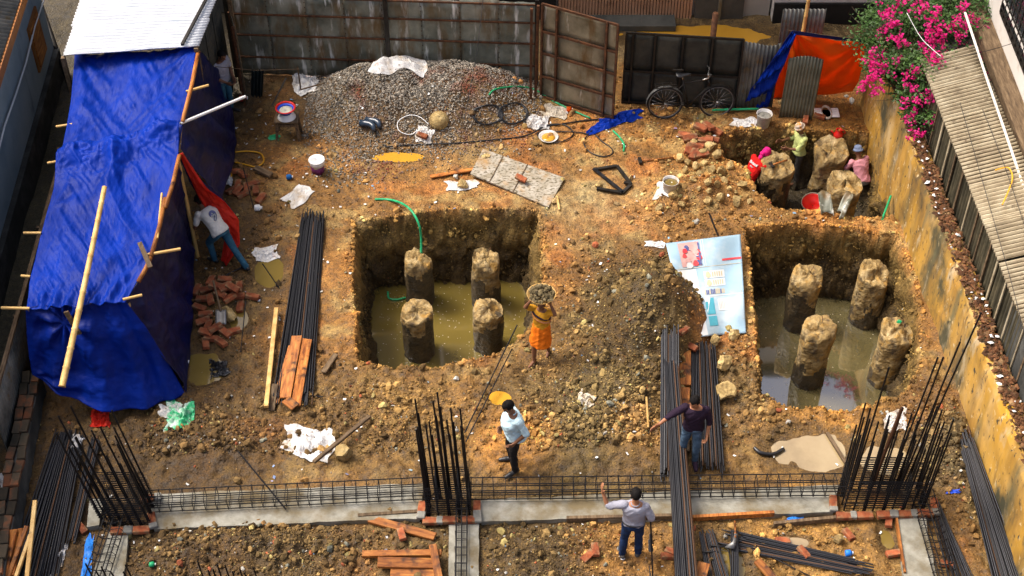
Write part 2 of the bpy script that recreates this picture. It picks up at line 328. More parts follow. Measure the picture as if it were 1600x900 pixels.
M['paper'] = mat('faded_billboard_vinyl', [(.25, .38, .48), (.31, .45, .54)], scale=2, rough=.5, spec=.4, bump=.25, bscale=5, dist=.02, spots=[((.5, .55, .56), 1.5, .6, .12), ((.35, .27, .17), 7, .68, .04)])
M['p_white'] = mat('print_white', [(.56, .57, .57), (.62, .63, .62)], rough=.5)
M['p_teal'] = mat('print_teal', [(.04, .26, .34), (.1, .4, .5)], scale=6, rough=.5)
M['p_navy'] = mat('print_navy', [(.05, .06, .18), (.14, .16, .32)], scale=8, rough=.5)
M['p_pink'] = mat('print_pink', [(.5, .26, .24), (.62, .4, .36)], scale=8, rough=.5)
M['p_red'] = mat('print_red', [(.55, .03, .05), (.66, .08, .08)], scale=8, rough=.5)
M['p_tan'] = mat('print_tan', [(.4, .34, .22), (.55, .48, .34)], scale=12, rough=.5)
M['p_black'] = mat('print_black', [(.02, .02, .02), (.04, .04, .04)], rough=.6)
M['food'] = mat('thin_porridge', [(.5, .48, .36), (.6, .58, .45)], rough=.3)
M['blue_paint'] = mat('blue_plastic_sheet', [(.01, .14, .55), (.03, .22, .7)], scale=5, rough=.4)
M['cream_plaster'] = mat('cream_plaster', [(.36, .33, .28), (.45, .42, .36)], scale=1, rough=.85)
M['brick_mossy'] = mat('mossy_brick', [(.03, .028, .018), (.07, .05, .03), (.3, .09, .03)], scale=2.5, rough=.9, bump=.4, objrand=.4)
M['tarp_front'] = mat('half_shaded_blue_tarpaulin', [(.0008, .008, .10), (.001, .014, .17), (.0015, .022, .25)], scale=1.3, rough=.5, spec=.12, bump=.6, bscale=7, dist=.05, stretch=(.5, 1, 1))  # between roof and side blues, the front's shade put into the colour
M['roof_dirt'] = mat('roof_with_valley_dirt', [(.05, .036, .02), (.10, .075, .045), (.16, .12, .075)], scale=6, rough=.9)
M['water_grey'] = mat('grey_brown_water', [(.095, .078, .032), (.13, .108, .045)], scale=1.2, rough=.04, bump=.03, bscale=5, spec=1.0, ior=2.1, spots=[((.17, .14, .065), .8, .55, .15)])
def translucent(m, amt):
    n = m.node_tree.nodes; l = m.node_tree.links; b = n['Principled BSDF']; o = n['Material Output']; t = n.new('ShaderNodeBsdfTranslucent'); mx = n.new('ShaderNodeMixShader'); mx.inputs[0].default_value = amt
    l.new(b.inputs['Base Color'].links[0].from_socket, t.inputs['Color']); l.new(b.outputs[0], mx.inputs[1]); l.new(t.outputs[0], mx.inputs[2]); l.new(mx.outputs[0], o.inputs['Surface'])
translucent(M['orange'], .6); translucent(M['red_cloth'], .35); translucent(M['petal'], .3); translucent(M['leaf'], .2)
M['rusty_bar'] = mat('rusty_steel_bar', [(.03, .017, .01), (.08, .04, .02), (.13, .07, .04)], scale=9, rough=.7, metal=.2, objrand=.3, stretch=(1, 1, .15))
# ---------------------------------------------------------------- ground with pits and heaps (one sheet)
def W(pts, z=0): return np.array([G(x, y, z)[:2] for x, y in pts])
PITS = [  # polygon at ground level, floor, water level
    (W([(552, 343), (640, 334), (740, 330), (840, 330), (848, 420), (842, 490), (822, 520), (780, 548), (720, 566), (680, 573), (600, 570), (563, 560), (554, 450)]), -1.85, -1.5),
    (W([(1166, 362), (1230, 352), (1330, 356), (1402, 366), (1432, 450), (1438, 560), (1420, 606), (1390, 622), (1330, 640), (1240, 636), (1186, 616), (1180, 500)]), -1.9, -1.55),
    (W([(1118, 214), (1150, 203), (1215, 199), (1300, 206), (1375, 208), (1405, 340), (1330, 338), (1262, 326), (1210, 322), (1185, 300), (1168, 262), (1128, 244)]), -1.15, None),
]
def sdf_poly(P, x, y):
    d = np.full(x.shape, 1e9); s = np.ones(x.shape); n = len(P)
    for i in range(n):
        a = P[i]; b = P[i - 1]; ex, ey = b - a; wx, wy = x - a[0], y - a[1]
        t = np.clip((wx * ex + wy * ey) / (ex * ex + ey * ey), 0, 1)
        d = np.minimum(d, (wx - ex * t) ** 2 + (wy - ey * t) ** 2)
        c1 = y >= a[1]; c2 = y < b[1]; c3 = ex * wy > ey * wx
        s = np.where((c1 & c2 & c3) | (~c1 & ~c2 & ~c3), -s, s)
    return s * np.sqrt(d)
def pit_d(x, y):
    nz = .075 * fbm(x * 1.6, y * 1.6, 3, 2) + .03 * fbm(x * 5, y * 5, 2, 4)
    return [sdf_poly(p, x, y) + nz for p, _, _ in PITS]
def hp(px, py, z=0): g = G(px, py, z); return g.x, g.y
MOUNDS = [  # centre pixel, guessed z, height, rx, ry, sharpness
    (650, 125, .5, .78, 2.1, 1.4, 1.15), (755, 130, .4, .6, 1.35, 1.15, 1.15), (560, 140, .3, .42, 1.2, 1.05, 1.15),
    (1026, 446, .8, 1.5, 1.0, 1.05, 1.1), (975, 545, .5, .62, 1.25, 1.45, 1.15), (940, 660, .2, .3, 1.3, 1.2, 1.2), (800, 620, .1, .12, 1.2, .8, 1.2),
    (1110, 290, .2, .35, .8, .6, 1.3), (1060, 300, .1, .18, .7, .5, 1.3),
    (330, 830, .1, .22, 1.5, .7, 1.2), (430, 850, .1, .16, 1.2, .7, 1.2), (860, 850, .1, .25, 1.1, .6, 1.2), (330, 700, .1, .2, 1.2, .8, 1.2), (600, 640, .1, .16, 1.1, .8, 1.2),
    (560, 740, .1, .12, 1.3, .4, 1.2), (1150, 590, .1, .14, .5, 1.2, 1.2), (1480, 690, .1, .25, .5, .8, 1.2), (345, 490, .05, .12, .5, .7, 1.2),
]
PUDDLES = [  # pixel, radii in metres, level, material
    (622, 246, .52, .15, .02, 'puddle'), (1090, 56, 1.7, .42, .0, 'puddle'), (930, 30, .5, .2, .0, 'puddle'), (1272, 708, .66, .42, -.02, 'pale_puddle'), (1386, 722, .42, .42, -.02, 'pale_puddle'), (420, 425, .28, .42, .0, 'puddle_olive'),
    (322, 575, .35, .4, .0, 'puddle_olive'), (782, 622, .2, .16, .05, 'puddle'), (1243, 848, .22, .12, -.02, 'pale_puddle'), (372, 500, .2, .3, .02, 'puddle_olive'), (1385, 838, .12, .3, -.04, 'puddle_olive'), (1142, 880, .22, .35, -.04, 'puddle_olive'),
]
STRIPS = [((140, 800), (660, 782), .5), ((745, 798), (1440, 778), .5), ((186, 830), (160, 930), .38), ((725, 815), (724, 930), .38), ((1424, 805), (1445, 930), .42)]
def base_h(x, y, pud=True):
    h = .10 * fbm(x * .7, y * .7, 3, 1) + .05 * fbm(x * 3, y * 3, 4, 3)
    rough = .35 + 1.3 * sstep(-.5, -1.6, y) * 1.0
    h = h + .055 * rough * fbm(x * 9, y * 9, 3, 5)
    for (px, py, z0, hh, rx, ry, sh) in MOUNDS:
        cx, cy = hp(px, py, z0); r = np.sqrt(((x - cx) / rx) ** 2 + ((y - cy) / ry) ** 2)
        b = np.clip(1 - r, 0, 1) ** sh; b = b * (1 - .25 * np.exp(-(r / .25) ** 2))
        h = h + hh * b * (1 + .25 * fbm(x * 2.5, y * 2.5, 3, 6))
    for i, (px, py, rx, ry, z0, mm) in enumerate(PUDDLES if pud else []):
        cx, cy = hp(px, py, z0); r2 = ((x - cx) / rx) ** 2 + ((y - cy) / ry) ** 2 + .5 * fbm(x * 3.3 + i, y * 3.3, 3, i)
        m = np.exp(-np.clip(r2 - .4, 0, 9) ** 2 * .5); tgt = z0 + .045 * (np.clip(r2, 0, 4) - .8)
        h = h * (1 - m) + tgt * m
    # level bed for the concrete strips
    for (pa, pb, wd) in STRIPS:
        a, b = hp(*pa, .0), hp(*pb, .0); ex, ey = b[0] - a[0], b[1] - a[1]; L2 = ex * ex + ey * ey; t = np.clip(((x - a[0]) * ex + (y - a[1]) * ey) / L2, 0, 1)
        d = np.hypot(x - a[0] - ex * t, y - a[1] - ey * t); m = np.exp(-(d / wd) ** 4); h = h * (1 - m) + m * (-.035 + .05 * fbm(x * 5, y * 5, 3, 1))
    return h
_q = np.linspace(0, 2 * np.pi, 25)[:-1]
for _i, (_px, _py, _rx, _ry, _z, _m) in enumerate(PUDDLES):
    _cx, _cy = hp(_px, _py, _z); _r = np.concatenate([base_h(_cx + k * _rx * np.cos(_q), _cy + k * _ry * np.sin(_q), False) for k in (1.1, 1.5)])
    PUDDLES[_i] = (_px, _py, _rx, _ry, float(np.percentile(_r, 12)) - .012, _m)
def ground_h(x, y, ds=None):
    x = np.asarray(x, float); y = np.asarray(y, float)
    h = base_h(x, y); ds = ds or pit_d(x, y)
    for d, (p, fl, wl) in zip(ds, PITS):
        wdt = .30 + .1 * vn(x * 2, y * 2, 7)
        t = np.clip(-d / wdt, 0, 1); t = t ** .8
        fl2 = fl + .12 * fbm(x * 3, y * 3, 3, 6)
        h = h * (1 - t) + fl2 * t
    far = sstep(9, 14, np.maximum(np.abs(x), np.abs(y))); return h * (1 - far)
_gx = np.arange(-13, 13, .04); _gy = np.arange(-9, 13, .04); _GX, _GY = np.meshgrid(_gx, _gy, indexing='ij'); _GH = ground_h(_GX.ravel(), _GY.ravel()).reshape(_GX.shape)
def gz(x, y):
    fx, fy = (x + 13) / .04, (y + 9) / .04; i, j = int(min(max(fx, 0), _GH.shape[0] - 2)), int(min(max(fy, 0), _GH.shape[1] - 2)); u, v = min(max(fx - i, 0), 1), min(max(fy - j, 0), 1)
    return float((_GH[i, j] * (1 - u) + _GH[i + 1, j] * u) * (1 - v) + (_GH[i, j + 1] * (1 - u) + _GH[i + 1, j + 1] * u) * v)
def P(px, py, up=0):
    """point of the ground seen at a pixel"""
    z = 0.0
    for _ in range(12):
        g = G(px, py, z); z = .5 * z + .5 * gz(g.x, g.y)
    g = G(px, py, z); return Vector((g.x, g.y, gz(g.x, g.y) + up))
def soil_colour(x, y, z, ds):
    """base colour of the soil itself: trodden orange path, dug olive clay, dark wet mud by the tent"""
    C = lambda *c: np.array(c)[None, :]
    n1 = fbm(x * .9, y * .9, 4, 2); n2 = fbm(x * 3.1, y * 3.1, 3, 5)
    col = np.repeat(C(.225, .128, .045), len(x), 0)
    def mixc(c, m): nonlocal col; m = np.clip(m, 0, 1)[:, None]; col = col * (1 - m) + C(*c) * m
    mixc((.34, .18, .06), sstep(-.05, .3, n1 + .1)); mixc((.30, .235, .12), sstep(.05, .35, n2) * .7)
    mixc((.36, .15, .045), sstep(.18, .4, fbm(x * 1.3 + 9, y * 1.3, 3, 6)) * .7)
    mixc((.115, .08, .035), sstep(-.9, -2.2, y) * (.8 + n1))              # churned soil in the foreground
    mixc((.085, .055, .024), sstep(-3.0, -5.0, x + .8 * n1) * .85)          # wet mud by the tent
    mixc((.30, .255, .16), np.exp(-(((x - hp(910, 315)[0]) / 1.0) ** 2 + ((y - hp(910, 315)[1]) / .9) ** 2)) * (.7 + n2))
    mixc((.075, .075, .062), sstep(-7.5, -7.9, x + .15 * n2)); mixc((.06, .055, .045), sstep(4.2, 5.2, y) * sstep(-4.6, -5.2, x)); mixc((.2, .16, .10), sstep(6.1, 6.5, y) * sstep(-4.6, -4.2, x))
    for (px, py, r, c, k) in [(1015, 455, 1.2, (.105, .075, .032), 1), (940, 560, 1.4, (.12, .088, .038), 1), (930, 680, 1.2, (.145, .11, .05), 1), (870, 560, .5, (.30, .19, .075), .7), (800, 690, .6, (.40, .21, .06), .9),
                              (530, 420, .5, (.28, .15, .05), .9), (650, 640, 1.0, (.2, .13, .05), .7), (985, 860, .7, (.32, .18, .06), .8), (1250, 830, 1.2, (.3, .18, .06), .7), (1300, 640, .8, (.36, .2, .06), .7),
                              (1310, 190, .7, (.22, .125, .035), .9), (650, 245, .8, (.36, .2, .06), .6), (1000, 690, .5, (.3, .18, .07), .7), (640, 150, 1.9, (.12, .1, .08), .8), (1470, 720, .8, (.1, .08, .045), .9)]:
        cx, cy = hp(px, py); mixc(c, np.exp(-(((x - cx) ** 2 + (y - cy) ** 2) / r ** 2) ** 1.5) * k * (1 + n2 * .8))
    for i_, (px, py, rx, ry, z0, mm) in enumerate(PUDDLES):
        cx, cy = hp(px, py, z0); mixc((.10, .068, .03), sstep(2.6, .9, ((x - cx) / rx) ** 2 + ((y - cy) / ry) ** 2 + n2) * .8)
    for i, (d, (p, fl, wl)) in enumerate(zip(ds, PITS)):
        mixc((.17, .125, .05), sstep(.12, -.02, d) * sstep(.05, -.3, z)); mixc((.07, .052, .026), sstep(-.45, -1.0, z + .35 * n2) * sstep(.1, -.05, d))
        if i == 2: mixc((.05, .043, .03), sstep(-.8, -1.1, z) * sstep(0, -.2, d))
    col *= (1 + .35 * n2 + .25 * fbm(x * 12, y * 12, 2, 1))[:, None]
    return np.clip(col * np.array([1.07, .95, .68]), .008, .7)
def fast_mesh(name, V, Fq, mats, smooth=False, col=None, k=4):
    me = bpy.data.meshes.new(name); me.vertices.add(len(V)); me.vertices.foreach_set('co', np.asarray(V, np.float32).ravel())
    nf = len(Fq); me.loops.add(nf * k); me.loops.foreach_set('vertex_index', np.asarray(Fq, np.int32).ravel())
    me.polygons.add(nf); me.polygons.foreach_set('loop_start', np.arange(0, nf * k, k, dtype=np.int32))
    try: me.polygons.foreach_set('loop_total', np.full(nf, k, np.int32))
    except Exception: pass
    me.polygons.foreach_set('use_smooth', np.full(nf, smooth))
    if col is not None:
        a = me.color_attributes.new('soil', 'FLOAT_COLOR', 'POINT'); c4 = np.ones((len(V), 4), np.float32); c4[:, :3] = col; a.data.foreach_set('color', c4.ravel())
    me.materials.append(mats); me.update(calc_edges=True); me.validate(); return me

def make_ground():
    st = .034
    xs = np.arange(-9.2, 8.2, st); ys = np.arange(-6.6, 9.0, st)
    X, Y = np.meshgrid(xs, ys); shp = X.shape
    D = np.min(np.stack(pit_d(X.ravel(), Y.ravel())), 0).reshape(shp) + .12
    gy, gx = np.gradient(D, st); gl = np.sqrt(gx ** 2 + gy ** 2) + 1e-6
    k = -.62 * D * np.exp(-(D / .38) ** 2)
    edge = np.minimum(np.minimum(X - xs[0], xs[-1] - X), np.minimum(Y - ys[0], ys[-1] - Y)); k = k * np.clip(edge / .5, 0, 1)
    X2 = X + k * gx / gl; Y2 = Y + k * gy / gl
    far = [2000., 300, 60, 20]
    fx = np.concatenate([[-v for v in far], xs, far[::-1]]); fy = np.concatenate([[-v for v in far], ys, far[::-1]])
    XX, YY = np.meshgrid(fx, fy); XX[4:-4, 4:-4] = X2; YY[4:-4, 4:-4] = Y2
    x = XX.ravel(); y = YY.ravel(); ds = pit_d(x, y); z = ground_h(x, y, ds)
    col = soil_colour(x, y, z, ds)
    col = col * (1 - .42 * np.clip(sum(a * np.exp(-(((x - hp(px, py)[0]) / rx) ** 2 + ((y - hp(px, py)[1]) / ry) ** 2) ** 1.5) for px, py, rx, ry, a in [(1000, 455, 1.1, 1.2, 1), (945, 600, 1.4, 2.0, .9), (860, 850, 1.2, .7, .8), (360, 850, 2.0, .8, .8), (320, 710, 1.5, .8, .6), (640, 150, 2.2, 1.5, .8)]), 0, 1))[:, None]  # soil under the clods darkened, the shadow in their gaps painted in
    wall = sstep(-.02, -.25, z) * (np.min(np.stack(ds), 0) < .1)
    n = (fbm((x + y) * 3.2 + 3, z * 3.6, 4, 3, .65) * .16 + fbm((x - y) * 9, z * 10 + 5, 3, 1, .6) * .07) * wall
    dd = np.stack(ds); gyy = np.zeros_like(XX); gxx = np.zeros_like(XX); gxx[4:-4, 4:-4] = gx / gl; gyy[4:-4, 4:-4] = gy / gl
    x = x + n * gxx.ravel(); y = y + n * gyy.ravel()
    ny, nx = XX.shape; i = np.arange(ny * nx).reshape(ny, nx)
    Fq = np.stack([i[:-1, :-1], i[:-1, 1:], i[1:, 1:], i[1:, :-1]], -1).reshape(-1, 4)
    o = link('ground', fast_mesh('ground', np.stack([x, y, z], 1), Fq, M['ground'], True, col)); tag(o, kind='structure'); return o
make_ground()

def sheet(name, pts, z, m, kind='structure'):
    """a flat irregular sheet of water"""
    o = MB().add([(p[0], p[1], z) for p in pts], [tuple(range(len(pts)))]).build(name, m); tag(o, kind=kind); return o
for i in (0, 1):
    p, fl, wl = PITS[i]; c = p.mean(0); sheet('pit_water', [(c[0] + (q[0] - c[0]) * 1.06, c[1] + (q[1] - c[1]) * 1.06) for q in p][::-1], wl, M['water_grey' if i else 'water'])
for px, py, rx, ry, z0, mm in PUDDLES:
    c = G(px, py, z0); sheet('puddle', [(c.x + 1.55 * rx * math.cos(a * math.pi / 18), c.y + 1.55 * ry * math.sin(a * math.pi / 18)) for a in range(36)], z0, M[mm])
# ---------------------------------------------------------------- fence, gates and the buildings round the site
def corr_sheet(p0, p1, h, pitch=.075, amp=.014, up=Vector((0, 0, 1)), bend=0, bow=0, wob=0, seed=0, rows=5):
    """corrugated sheet standing on the line p0-p1; bow bends its top edge up, bend leans it"""
    p0, p1 = Vector(p0), Vector(p1); d = p1 - p0; L = d.length; d.normalize(); nn = d.cross(up).normalized(); n = max(8, int(L / pitch * 6)); rn = random.Random(seed)
    pts = []
    for i in range(rows + 1):
        t = i / rows; row = []
        for j in range(n + 1):
            s = j / n; hh = h + bow * (4 * s * (1 - s)) + wob * math.sin(s * 5 + seed)
            row.append(p0 + d * (s * L) + up * (hh * t) + nn * (amp * math.cos(2 * math.pi * s * L / pitch) + bend * math.sin(math.pi * t)))
        pts.append(row)
    return MB().grid(pts)
Z = Vector((0, 0, 1))
def tin_fence():
    A, B = G(372, 114), G(838, 130); A.z = B.z = 0; d = (B - A).normalized(); L = (B - A).length; H = 1.86; nn = Vector((d.y, -d.x, 0))
    t = thing('tin_fence', 'long grey tin sheet fence with rusty rails behind the gravel heap', 'fence', A)
    n = 8; w_ = L / n
    for i in range(n):
        a, b = A + d * (i * w_ + .004), A + d * ((i + 1) * w_ + .02); off = nn * (.004 * (i % 2))
        pts = [[a + (b - a) * (j / 8) + Z * (H * k / 8 + .03 * math.sin(i * 2.3) * (k == 8)) + off + nn * (.012 * math.sin(j * 1.7 + k * 1.1 + i)) for j in range(9)] for k in range(9)]
        o = solid(MB().grid(pts).build('tin_sheet', M['tin'], t), .004)
        for k in range(9): pass
        mb = MB()
        for k in range(16): mb.box(b - d * .012 + nn * .014 + Z * (.15 + k * .11), (.014, .014, .018))
        r = mb.build('rivet_row', M['rust'], o)
    for z in (.42, .93, 1.4, 1.8):
        MB().bar(A + nn * .03 + Z * z, B + nn * .03 + Z * (z + .01), .03, .03).build('rail', M['rust'], t)
    for s in (.0, .515, 1.0):
        MB().bar(A + d * (s * L) + nn * .1, A + d * (s * L) + nn * .1 + Z * (H + .12), .075, .075, up=d).build('post', M['iron'], t)
tin_fence()
def gate_leaf(p0, p1, h, cols, rows, label, m, bars):
    p0, p1 = Vector(p0), Vector(p1); d = (p1 - p0).normalized(); L = (p1 - p0).length; nn = Vector((d.y, -d.x, 0))
    t = thing('gate_leaf', label, 'gate', p0)
    cs = [0] + cols + [1]; rs = [0] + rows + [1]
    for i in range(len(cs) - 1):
        for j in range(len(rs) - 1):
            a, b = p0 + d * (cs[i] * L), p0 + d * (cs[i + 1] * L); z0, z1 = rs[j] * h, rs[j + 1] * h
            pts = [[a + (b - a) * (u / 5) + Z * (z0 + (z1 - z0) * (v / 5)) + nn * (.012 * math.sin(math.pi * u / 5) * math.sin(math.pi * v / 5) * (1 if (i + j) % 2 else -1)) for u in range(6)] for v in range(6)]
            solid(MB().grid(pts).build('panel', m, t), .003)
    for c in cs: MB().bar(p0 + d * (c * L) + nn * .03, p0 + d * (c * L) + nn * .03 + Z * h, .05 if c in (0, 1) else .065, .035, up=d).build('upright', bars, t)
    for r in rs: MB().bar(p0 + nn * .034 + Z * (r * h + (.03 if r == 0 else 0)), p1 + nn * .034 + Z * (r * h + (.03 if r == 0 else 0)), .03, .045).build('cross_bar', bars, t)
    return t
g0, g1 = G(846, 152), G(958, 186); g0.z = g1.z = .02
gate_leaf(g0, g1, 2.12, [.2, .86], [.24, .49, .72], 'open rust streaked tin gate leaf standing at an angle beside the gravel heap', M['tin_rusty'], M['rust'])
g2, g3 = G(972, 160), G(1148, 171); g2.z = g3.z = .02
gl2 = gate_leaf(g2, g3, 1.6, [.06, .25, .49, .74], [.47], 'dark closed tin gate leaf behind the black bicycle', M['tin_dark'], M['iron'])
MB().tube([G(1103, 168) + Vector((0, .12, 0)), G(1103, 168) + Vector((0, .12, 2.05))], .055, 10).build('gate_post', M['rust'], gl2)
# gate post of the open leaf: two rusty angle irons and a bamboo
t = thing('gate_post', 'pair of rusty steel posts where the tin fence meets the open gate', 'post', G(832, 165))
for dx, lean in ((0, 0), (.09, .03)): MB().bar(G(829, 168) + Vector((dx, .05 + dx, 0)), G(829, 168) + Vector((dx + lean, .05 + dx, 2.2)), .05, .05, up=(0, 1, 0)).build('angle_iron', M['rust'], t)
def corr(name, label, p0, p1, h, **k):
    m = k.pop('m', M['corr']); p0, p1 = Vector(p0), Vector(p1); p0.z = p1.z = k.pop('z', 0)
    return tag(solid(corr_sheet(p0, p1, h, **k).build(name, m, loc=p0), .003), label, 'tin sheet')
corr('corrugated_sheet', 'grey corrugated sheet with a dipping top edge between the dark gate and the blue tarp', G(1149, 172), G(1206, 170), 1.58, bow=-.12, wob=.05)
corr('corrugated_sheet', 'tall grey corrugated sheet standing behind the bamboo pole', G(1203, 150), G(1268, 150), 1.98)
corr('corrugated_sheet', 'loose greenish corrugated sheet leaning upright against the orange tarp', G(1216, 186), G(1269, 188), 1.36, bow=.07, pitch=.06, m=mat('green_corrugated_tin', [(.1, .1, .07), (.17, .165, .115), (.22, .21, .15)], scale=3, rough=.6, metal=.2), up=Vector((.02, .03, 1)).normalized())
# short side panel by the tent
t = thing('side_panel', 'pale tin side panel standing at the left end of the tin fence', 'tin sheet', G(372, 140))
a, b = G(386, 165), G(345, 42); a.z = b.z = 0; b = a + (G(372, 112) - a) * .9
solid(MB().grid([[a + (b - a) * (u / 6) + Z * (1.75 * v / 6) for u in range(7)] for v in range(7)]).build('tin_sheet', M['tin'], t), .004)
for s in (.02, .5, .98): MB().bar(a + (b - a) * s + Vector((-.03, -.02, 0)), a + (b - a) * s + Vector((-.03, -.02, 1.8)), .04).build('upright', M['rust'], t)

def yplane(px, py, y): # point on the plane y = const
    u, v = (px - 800) / F, (450 - py) / F; c = math.cos(PITCH); t_ = (y + 17.7) / (c + v * c); return Vector((u * t_, y, CAM_H + t_ * (-c + v * c)))
def xplane(px, py, x):
    u, v = (px - 800) / F, (450 - py) / F; c = math.cos(PITCH); t_ = x / u; return Vector((x, -17.7 + t_ * (c + v * c), CAM_H + t_ * (-c + v * c)))
# ---- street buildings behind
def windows_on(t, x0, x1, y, zs, n, wd=1.1, hh=1.2):
    for z in zs:
        for i in range(n):
            x = x0 + (i + .5) * (x1 - x0) / n
            f = MB().box((x, y - .02, z), (wd + .16, .14, hh + .16)).build('window', M['white_wall'], t)
            MB().box((x, y - .1, z), (wd, .04, hh)).build('pane', M['glass'], f)
def building(x0, x1, y, h, depth, m, label, base=0):
    t = thing('building', label, 'building', ((x0 + x1) / 2, y, 0))
    MB().box(((x0 + x1) / 2, y + depth / 2, (h + base) / 2), (x1 - x0, depth, h - base)).build('wall', m, t)
    MB().box(((x0 + x1) / 2, y + depth / 2, h + .15), (x1 - x0 + .3, depth + .3, .3)).build('roof', M['plinth'], t)
    windows_on(t, x0, x1, y, [z for z in np.arange(4.5, h - 1, 3)], max(1, int((x1 - x0) / 2.6))); return t
yb = G(970, 26).y
t = building(.3, 4.0, yb, 11.5, 6, M['cream_plaster'], 'street building with pink roller shutter across the muddy road')
sx0, sx1 = yplane(872, 20, yb).x, yplane(1080, 20, yb).x
sh = MB().box(((sx0 + sx1) / 2, yb - .03, 1.3), (sx1 - sx0, .05, 2.6)).build('roller_shutter', M['shutter'], t)
for i in range(44):
    x = sx0 + (i + .5) * (sx1 - sx0) / 44; MB().box((x, yb - .08, 1.3), (.045, .06, 2.6)).build('slat', M['shutter'], sh)
MB().box(((sx0 + sx1) / 2 - .2, yb - .28, .06), (sx1 - sx0 - .3, .45, .12)).build('doorstep', M['lane'], t)
MB().box((sx0 - .45, yb - .05, 1.2), (.8, .08, 2.4)).build('door', M['black_wall'], t)
t = building(4.05, 5.2, yb - .02, 11, 6, M['cream_plaster'], 'narrow street building with two grey metal doors')
for px in (1102, 1142):
    x = yplane(px, 20, yb).x; MB().box((x, yb - .07, 1.15), (.46, .06, 2.3)).build('door', M['grey_door'], t)
MB().box((yplane(1122, 20, yb).x, yb - .1, 1.2), (.06, .1, 2.4)).build('door_frame', M['tin'], t)
yb2 = G(1260, 35).y
t = building(5.24, 9.1, yb2, 7.2, 6, M['white_wall'], 'white street building with black painted base band')
MB().box((7.2, yb2 - .03, .24), (3.9, .06, .48)).build('base_band', M['black_wall'], t)
t = building(-2.6, .26, yb + .1, 13.5, 6, M['black_wall'], 'dark street building behind the middle of the tin fence')
t = building(-8.6, -2.72, yb + .15, 8.2, 6, M['grey_door'], 'grey street building behind the left half of the tin fence')
t = building(11, 16, yb, 13, 6, M['cream_plaster'], 'cream street building at the far right corner')

# ---- ochre boundary wall on the right
def wx(y): return 6.64 + .0408 * (4.6 - y)
def ochre_wall():
    ys = np.arange(-7.2, 5.0, .06); zs = np.concatenate([np.arange(-2.1, 1.2, .07), [1.2, 1.27, 1.34, 1.38]]); TH = .29
    YY, ZZ = np.meshgrid(ys, zs, indexing='ij'); xx = wx(YY) + .05 * fbm(YY * .9, ZZ * .9, 3, 1) + .02 * fbm(YY * 5, ZZ * 5, 3, 2) + .05 * sstep(-.3, -1.8, ZZ) * -1
    top = .09 * fbm(ys * 1.2, ys * 0, 4, 3); ZZ = ZZ + top[:, None] * sstep(.6, 1.38, ZZ)
    xx = xx + np.where(ZZ > 1.28, .03, 0)
    mb = MB(); pts = []
    for i in range(len(ys)):
        row = [Vector((xx[i, j], ys[i], ZZ[i, j])) for j in range(len(zs))]
        zt = ZZ[i, -1]; row += [Vector((wx(ys[i]) + TH * k / 4, ys[i], zt + .04 * vn(ys[i] * 6, k * 1.3, 5))) for k in (1, 2, 3, 4)]
        row.append(Vector((wx(ys[i]) + TH, ys[i], -.2))); pts.append(row)
    t = thing('boundary_wall', 'ochre stained boundary wall with rubble along its top', 'wall', (wx(0), -1, 0))
    mb.grid(pts).build('wall_face', M['ywall'], t)
    mb = MB(); rn = random.Random(5)     # rubble and dead leaves along the top
    for k in range(2600):
        y = rn.uniform(-7, 4.8); s = rn.uniform(.012, .04) * (1.6 if rn.random() < .1 else 1)
        c = Vector((wx(y) + TH * min(.98, max(.05, rn.gauss(.55, .25))), y, 1.40 + .09 * float(fbm(np.array([y * 1.2]), np.array([0.]), 4, 3)[0]) + rn.uniform(0, .03)))
        a = rn.uniform(0, 6.3); u = Vector((math.cos(a), math.sin(a), rn.uniform(-.5, .5))) * s; v = Vector((-math.sin(a), math.cos(a), rn.uniform(-.5, .5))) * s * .7; w_ = Vector((0, 0, s * .5))
        mb.add([c - u - v, c + u - v, c + u + v, c - u + v, c + w_], [(0, 1, 4), (1, 2, 4), (2, 3, 4), (3, 0, 4)])
    tag(mb.build('rubble', M['deadleaf'], t), kind='stuff')
    mb = MB()
    for k in range(75):
        y = rn.uniform(-7, 4.5); c = Vector((wx(y) + TH * rn.uniform(.1, .9), y, 1.45)); s = rn.uniform(.012, .04); a = rn.uniform(0, 6); u = Vector((math.cos(a), math.sin(a), .4)) * s; v = Vector((-math.sin(a), math.cos(a), .2)) * s
        mb.add([c - u - v, c + u - v * .5, c + u + v, c - u * .6 + v, c + Z * s * .8], [(0, 1, 4), (1, 2, 4), (2, 3, 4), (3, 0, 4)])
    tag(mb.build('litter', M['litter'], t), kind='stuff')
ochre_wall()
